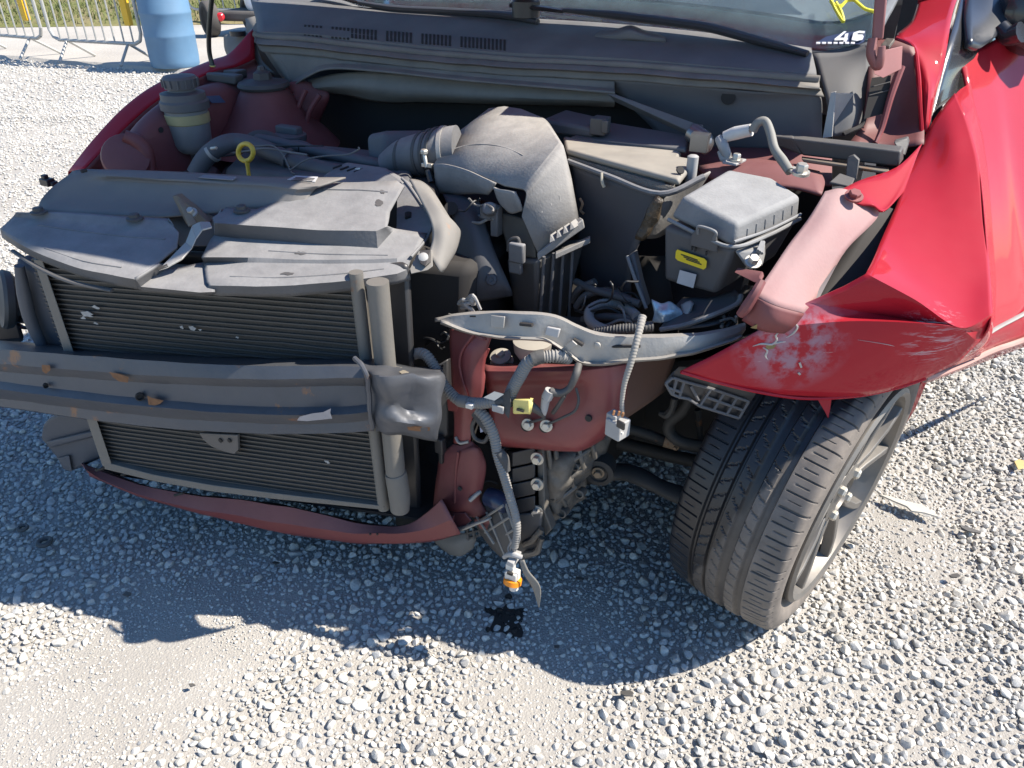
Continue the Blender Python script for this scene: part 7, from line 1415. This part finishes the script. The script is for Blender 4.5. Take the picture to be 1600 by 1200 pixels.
# gearbox, ribbed cover, undertray -----------------------------------
gbx = bumpy(grid([[K(840, 695, 1.02), K(880, 690, 1.03), K(920, 680, 1.05), K(955, 668, 1.08)], [K(846, 720, 0.985), K(872, 716, 0.98), K(910, 706, 1.01), K(952, 690, 1.07)], [K(850, 750, 0.975), K(872, 748, 0.97), K(900, 735, 1.0), K(940, 715, 1.06)], [K(850, 780, 0.975), K(870, 778, 0.975), K(890, 765, 1.0), K(920, 742, 1.05)], [K(854, 806, 0.985), K(866, 806, 0.985), K(880, 796, 1.0), K(905, 768, 1.04)], [K(858, 812, 1.02), K(868, 812, 1.02), K(884, 800, 1.03), K(912, 772, 1.06)]], 10, 8), 0.010, 42, 2)
gb = part('gearbox', car, gbx, ALU, solid=0.006)
for (a, b_) in (((856, 700), (866, 760)), ((870, 735), (925, 700)), ((866, 765), (915, 728)), ((862, 790), (900, 760)), ((880, 712), (896, 760)), ((868, 702), (872, 728)), ((905, 700), (912, 736)), ((858, 745), (884, 790)), ((925, 690), (930, 715))):
    t1, t2 = (a[0] - 850) / 100, (b_[0] - 850) / 100
    part('casting_rib', gb, tube([K(a[0], a[1], 0.968 + 0.07 * t1), K((a[0] + b_[0]) / 2, (a[1] + b_[1]) / 2, 0.962 + 0.035 * (t1 + t2)), K(b_[0], b_[1], 0.968 + 0.07 * t2)], 0.0045, 8), ALU)
for px, py, r, d_ in ((879, 720, 0.009, 0), (874, 736, 0.011, 1), (918, 690, 0.007, 0), (932, 682, 0.006, 0), (902, 728, 0.007, 0), (908, 770, 0.008, 0), (880, 800, 0.009, 0), (866, 775, 0.007, 0)):
    part('casting_boss', gb, lathe(K(px, py, 0.965 + (px - 850) * 0.0007), -AX + UP * 0.2, [(r, -0.01), (r, 0.008), (r * 0.7, 0.009), (r * 0.65, 0.003 if not d_ else 0.0)], 16), ALU if not d_ else DARK)
gsk = part('gearbox_flange', car, prism([K(838, 690, 0.965), K(848, 690, 0.965), K(850, 740, 0.955), K(851, 800, 0.945), K(862, 828, 0.94), K(852, 838, 0.94), K(842, 812, 0.945), K(840, 750, 0.955)], AX * 0.02), ALU, bevel=0.002)
for px, py in ((840, 716), (840, 756), (839, 798), (841, 840)): part('flange_bolt', gsk, bolt_geo(K(px, py, 0.945), Vector((-0.35, -0.9, 0.1)), 0.0078, 0.009), ZINC)
for k in range(4):
    y0, y1 = 702 + k * 25, 726 + k * 25
    part('ribbed_cover_panel', car, hexa([K(800, y0 + 5, 0.945 - k * .004), K(836, y0 - 3, 0.955 - k * .004), K(836, y1 - 4, 0.951 - k * .004), K(800, y1 + 4, 0.941 - k * .004)], [K(790, y0 + 2, 0.99), K(840, y0 - 4, 1.0), K(840, y1 - 6, 1.0), K(790, y1, 0.99)]), BLK2, bevel=0.002)
part('cover_lower', car, bumpy(hexa([K(800, 802, 0.93), K(848, 800, 0.935), K(838, 870, 0.925), K(812, 876, 0.92)], [K(800, 798, 0.98), K(855, 796, 0.98), K(846, 862, 0.96), K(808, 868, 0.96)]), 0.004, 30), BLK, bevel=0.004)
part('hanger', car, bumpy(join(tube([K(818, 850, 0.925), K(832, 844, 0.925), K(846, 826, 0.93)], 0.006, 8), tube([K(820, 866, 0.918), K(838, 862, 0.92), K(846, 840, 0.925)], 0.006, 8)), 0.002, 50), ALU)
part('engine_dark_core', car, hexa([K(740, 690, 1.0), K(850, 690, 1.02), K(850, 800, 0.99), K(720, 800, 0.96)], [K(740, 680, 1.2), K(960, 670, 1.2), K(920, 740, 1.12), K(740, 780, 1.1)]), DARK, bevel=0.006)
ut = part('undertray', car, grid([[K(735, 800, 0.92), K(775, 770, 0.915), K(800, 775, 0.92)], [K(750, 830, 0.905), K(785, 815, 0.895), K(806, 815, 0.90)], [K(768, 855, 0.895), K(795, 850, 0.885), K(808, 846, 0.89)], [K(784, 870, 0.89), K(800, 868, 0.882), K(810, 862, 0.886)]], 4, 4), BLK, solid=0.004)
for a, b_ in (((748, 815), (786, 790)), ((758, 832), (796, 808)), ((768, 850), (802, 828)), ((760, 800), (788, 866)), ((776, 788), (800, 850)), ((744, 806), (772, 850)), ((788, 782), (806, 836))):
    part('tray_rib', ut, tube([K(a[0], a[1], 0.900), K(b_[0], b_[1], 0.884)], 0.0025, 6), mat('pale scuffed edge', (0.2, 0.19, 0.17), 0.7, dust=0.4))
part('tray_scoop', car, bumpy(grid([[K(676, 842, 0.93), K(710, 836, 0.92), K(742, 828, 0.93)], [K(686, 852, 0.925), K(714, 852, 0.91), K(744, 842, 0.925)], [K(704, 866, 0.925), K(722, 868, 0.915), K(740, 856, 0.925)]], 5, 5), 0.002, 20), mat('grey undertray plastic', (0.10, 0.10, 0.095), 0.6, dust=0.6, dcol=(0.2, 0.19, 0.17)), solid=0.004)
part('tray_grid', car, join(*[tube([K(730 + k * 9, 826 - k * 2, 0.92), K(732 + k * 9, 844 - k * 3, 0.915)], 0.0022, 6) for k in range(5)] + [tube([K(728, 834, 0.918), K(768, 824, 0.918)], 0.0022, 6), tube([K(728, 842, 0.918), K(768, 832, 0.918)], 0.0022, 6)]), BLK)
part('belt_tensioner', car, tube([K(764, 776, 0.91), K(778, 782, 0.905), K(792, 790, 0.90)], [0.017, 0.018, 0.015], 16), mat('dark blue cap', (0.025, 0.035, 0.07), 0.3))
# suspension -----------------------------------------------------------
SUS = mat('grimy suspension steel', (0.03, 0.029, 0.028), 0.6, 0.3, dust=0.4, dcol=(0.075, 0.07, 0.06), rust=0.12)
arm = part('control_arm', car, bumpy(tube([K(950, 738, 1.09), K(980, 738, 1.10), K(1030, 760, 1.08), K(1090, 785, 1.06), K(1130, 798, 1.06)], [0.020, 0.020, 0.018, 0.020, 0.022], 14, flat=0.7), 0.003, 20), SUS)
bsh = part('arm_bushing', arm, lathe(K(936, 738, 1.04), -AX + LT * 0.2, [(0.026, -0.03), (0.027, 0.004), (0.018, 0.006), (0.016, 0.002), (0.011, 0.002)], 24), SUS)
part('bushing_bolt', bsh, bolt_geo(K(935, 738, 1.032), -AX + LT * 0.2, 0.0075, 0.008), mat('rusty bolt', (0.2, 0.15, 0.1), 0.6, 0.4, rust=0.5))
part('stabiliser_bar', car, tube([K(975, 668, 1.12), K(1010, 678, 1.14), K(1050, 692, 1.16), K(1110, 702, 1.18)], 0.0095, 12), SUS)
part('stabiliser_clamp', car, join(tube([K(1038, 688, 1.15), K(1060, 694, 1.155)], 0.0125, 12), bolt_geo(K(1056, 698, 1.14), -AX, 0.004, 0.006)), mat('rusty clamp', (0.26, 0.17, 0.10), 0.7, 0.2, rust=0.5))
part('brake_hose', car, tube([K(1078, 620, 1.12), K(1066, 642, 1.12), K(1046, 660, 1.12), K(1048, 678, 1.12), K(1070, 692, 1.12), K(1120, 700, 1.14), K(1180, 710, 1.18)], 0.0105, 12), SUS)
part('hose_bracket', car, tube([K(1054, 622, 1.08), K(1050, 638, 1.08), K(1042, 648, 1.08), K(1030, 646, 1.08)], [0.006, 0.006, 0.008, 0.004], 8), SUS)
part('tie_rod', car, tube([K(1090, 640, 1.2), K(1096, 690, 1.2), K(1108, 720, 1.18)], 0.006, 8), SUS)
part('drive_shaft', car, tube([K(960, 690, 1.25), K(1060, 715, 1.28), K(1200, 745, 1.3)], 0.014, 12), SUS)
part('wheel_house', car, grid([[K(960, 560, 1.34), K(1100, 560, 1.42), K(1300, 500, 1.52), K(1400, 540, 1.52)], [K(960, 640, 1.36), K(1100, 650, 1.46), K(1300, 640, 1.62), K(1410, 640, 1.62)], [K(960, 700, 1.36), K(1100, 705, 1.48), K(1300, 720, 1.66), K(1400, 680, 1.66)]], 4, 4), DARK, solid=0.004)
part('wheel_house_roof', car, grid([[K(1060, 545, 1.10), K(1200, 520, 1.12), K(1330, 470, 1.2), K(1440, 480, 1.25)], [K(960, 560, 1.34), K(1100, 540, 1.42), K(1300, 480, 1.52), K(1440, 470, 1.6)]], 4, 4), DARK, solid=0.004)
part('steering_knuckle', car, bumpy(lathe(WC - WN * 0.17, WN, [(0.05, 0), (0.07, 0.05), (0.075, 0.12), (0.06, 0.16)], 20), 0.006, 25), SUS)
part('strut_leg', car, tube([WC - WN * 0.12 + UP * 0.05, WC - WN * 0.16 + UP * 0.30], 0.024, 14), SUS)

# far wheel on the right-hand side of the car, mostly hidden, and belly panels
RW = LT * -1.47 + AX * 1.40
rwc = Vector((RW.x, RW.y, 0.285))
w2 = part('wheel', car, lathe(rwc - LT * 0.09, LT, [(0.19, 0.0), (0.255, 0.0), (0.28, 0.02), (0.285, 0.05), (0.285, 0.13), (0.28, 0.16), (0.255, 0.18), (0.19, 0.18), (0.18, 0.1)], 48), TYRE)
part('subframe', car, hexa([LT * -1.25 + AX * 1.15 + UP * 0.17, LT * -0.42 + AX * 1.15 + UP * 0.17, LT * -0.40 + AX * 1.55 + UP * 0.17, LT * -1.25 + AX * 1.55 + UP * 0.17], [LT * -1.25 + AX * 1.15 + UP * 0.30, LT * -0.42 + AX * 1.15 + UP * 0.30, LT * -0.40 + AX * 1.55 + UP * 0.30, LT * -1.25 + AX * 1.55 + UP * 0.30]), DARK, bevel=0.02)
part('floor_pan', car, hexa([LT * -1.5 + AX * 1.62 + UP * 0.19, LT * -0.12 + AX * 1.62 + UP * 0.19, LT * -0.10 + AX * 3.9 + UP * 0.19, LT * -1.5 + AX * 3.9 + UP * 0.19], [LT * -1.5 + AX * 1.62 + UP * 0.24, LT * -0.12 + AX * 1.62 + UP * 0.24, LT * -0.10 + AX * 3.9 + UP * 0.24, LT * -1.5 + AX * 3.9 + UP * 0.24]), DARK)
part('body_side', car, hexa([LT * -1.58 + AX * 1.75 + UP * 0.22, LT * -1.55 + AX * 1.75 + UP * 0.22, LT * -1.55 + AX * 3.9 + UP * 0.22, LT * -1.58 + AX * 3.9 + UP * 0.22], [LT * -1.60 + AX * 1.75 + UP * 0.90, LT * -1.56 + AX * 1.75 + UP * 0.90, LT * -1.52 + AX * 3.9 + UP * 0.95, LT * -1.58 + AX * 3.9 + UP * 0.95]), RED, bevel=0.01)
part('inner_sill_panel', car, grid([[K(1370, 200, 1.62), K(1470, 150, 1.70)], [K(1370, 330, 1.52), K(1490, 330, 1.60)], [K(1380, 520, 1.40), K(1500, 500, 1.45)]], 3, 3), DARK, solid=0.004)

frs = surf(fr)
for k in range(7): part('spot_weld', fr, lathe(frs(776 + k * 22, 583, 0.0), -AX, [(0.0035, 0), (0.0032, 0.0008), (0.001, 0.0004)], 10), INNER2)
for k in range(6): part('spot_weld', fr, lathe(frs(790 + k * 18, 688 + k * 1.2, 0.0), -AX, [(0.0035, 0), (0.0032, 0.0008), (0.001, 0.0004)], 10), INNER2)
for ln in ([(790, 615), (812, 612), (840, 617)], [(880, 640), (905, 634), (930, 640)], [(880, 690), (896, 694), (906, 690)]):
    part('scratch', fr, tube([frs(x, y, 0.0002) for x, y in ln], 0.0006, 5, seg=3), mat('bare scratch', (0.42, 0.33, 0.31), 0.6))
# ------------------------------------------------------------------ bits lying on the gravel
def G(px, py, z=0.012): return PZ(px, py, z)
SH = mat('pale plastic shard', (0.44, 0.42, 0.38), 0.6, dust=0.4, dcol=(0.45, 0.42, 0.36))
def shard(outline, th, m, name, label, cat, tilt=0.0, grp=None):
    P_ = [G(x, y, 0.014 + tilt * i) for i, (x, y) in enumerate(outline)]
    return tag(part(name, None, bumpy(prism(P_, UP * th), 0.002, 40), m, bevel=0.0006), label, cat, grp)
shard([(1372, 774), (1390, 778), (1412, 783), (1440, 790), (1462, 804), (1466, 809), (1444, 803), (1424, 800), (1416, 793), (1396, 785)], 0.004, SH, 'plastic_shard', 'long pale plastic shard lying right of the tyre', 'shard', 0.0006)
shard([(1498, 822), (1512, 826), (1534, 832), (1532, 835), (1512, 832), (1502, 827)], 0.004, BLK, 'plastic_shard', 'short dark plastic shard right of the long pale one', 'shard')
shard([(1322, 845), (1334, 848), (1343, 851), (1335, 852)], 0.003, BLK, 'plastic_shard', 'tiny dark sliver on the gravel close to the wheel rim', 'shard')
def nut(px, py, r, label):
    c = G(px, py, 0.016); tag(part('rubber_washer', None, join(tube([c + Vector((math.cos(a) * r, math.sin(a) * r, 0.002)) for a in [i / 16 * 6.2832 for i in range(17)]], r * 0.42, 8, seg=1)), RUB), label, 'washer')
nut(70, 848, 0.012, 'dark rubber ring on the shaded gravel, nearer to the lower corner block')
nut(36, 826, 0.009, 'small dark rubber ring on the shaded gravel near the left edge')
# dark fluid stain soaked into the stones
def stain_mat():
    m = bpy.data.materials.new('wet oil stain'); m.use_nodes = True; b = m.node_tree.nodes['Principled BSDF']
    b.inputs['Base Color'].default_value = (0.045, 0.04, 0.035, 1); b.inputs['Roughness'].default_value = 0.5; return m
SM = stain_mat()
ol = []
for k in range(40):
    a_s = k / 40 * 2 * math.pi; r = 0.030 * (1 + 1.1 * mnoise.noise(Vector((math.cos(a_s) * 1.6, math.sin(a_s) * 1.6, 3))))
    ol.append(Vector((STAIN.x + math.cos(a_s) * r * 1.25, STAIN.y + math.sin(a_s) * r, 0)))
for p in ol: p.z = gz(p.x, p.y) + 0.0012
cz0 = gz(STAIN.x, STAIN.y) + 0.0015
tag(part('oil_stain', None, ([Vector((STAIN.x, STAIN.y, cz0))] + ol, [(0, k + 1, (k + 1) % 40 + 1) for k in range(40)]), SM), 'small black oil stain on the gravel below the hanging orange plug', 'oil stain')
rs5 = random.Random(8)
places = [(870, 1012), (640, 1042), (300, 1070), (1300, 985), (1490, 900), (1540, 1010), (430, 880), (200, 930), (1010, 975), (905, 905), (1560, 760), (980, 1085)]
descs = ['just below the shadow edge, left of the tyre', 'below the front end in the sunlit gravel', 'on the bare dust at lower left', 'just below the wheel rim', 'right of the tyre, below the pale shard', 'near the right edge low in the picture', 'in the shade below the lower crossmember', 'in the shade at left, below the corner block', 'in the shade left of the tyre foot', 'in the shade right of the hanging orange plug', 'near the right edge level with the wheel hub', 'in the sunlit stones below the tyre shadow']
for (px, py), ds in zip(places, descs):
    n = rs5.randint(4, 6); r = rs5.uniform(7, 13); a0 = rs5.uniform(0, 6)
    shard([(px + math.cos(a0 + j / n * 6.28) * r * rs5.uniform(0.5, 1.2), py + math.sin(a0 + j / n * 6.28) * r * 0.45 * rs5.uniform(0.5, 1.2)) for j in range(n)], 0.003, BLK, 'plastic_chip', 'small black plastic chip ' + ds, 'chip', 0.0012, 'plastic chips scattered on the gravel')
# yellow leaf fragment at the right edge
shard([(1584, 722), (1592, 718), (1600, 720), (1600, 732), (1590, 734)], 0.002, mat('dry yellow leaf', (0.5, 0.38, 0.16), 0.8), 'dry_leaf', 'dry yellowish leaf on the gravel at the right edge', 'leaf', 0.001)
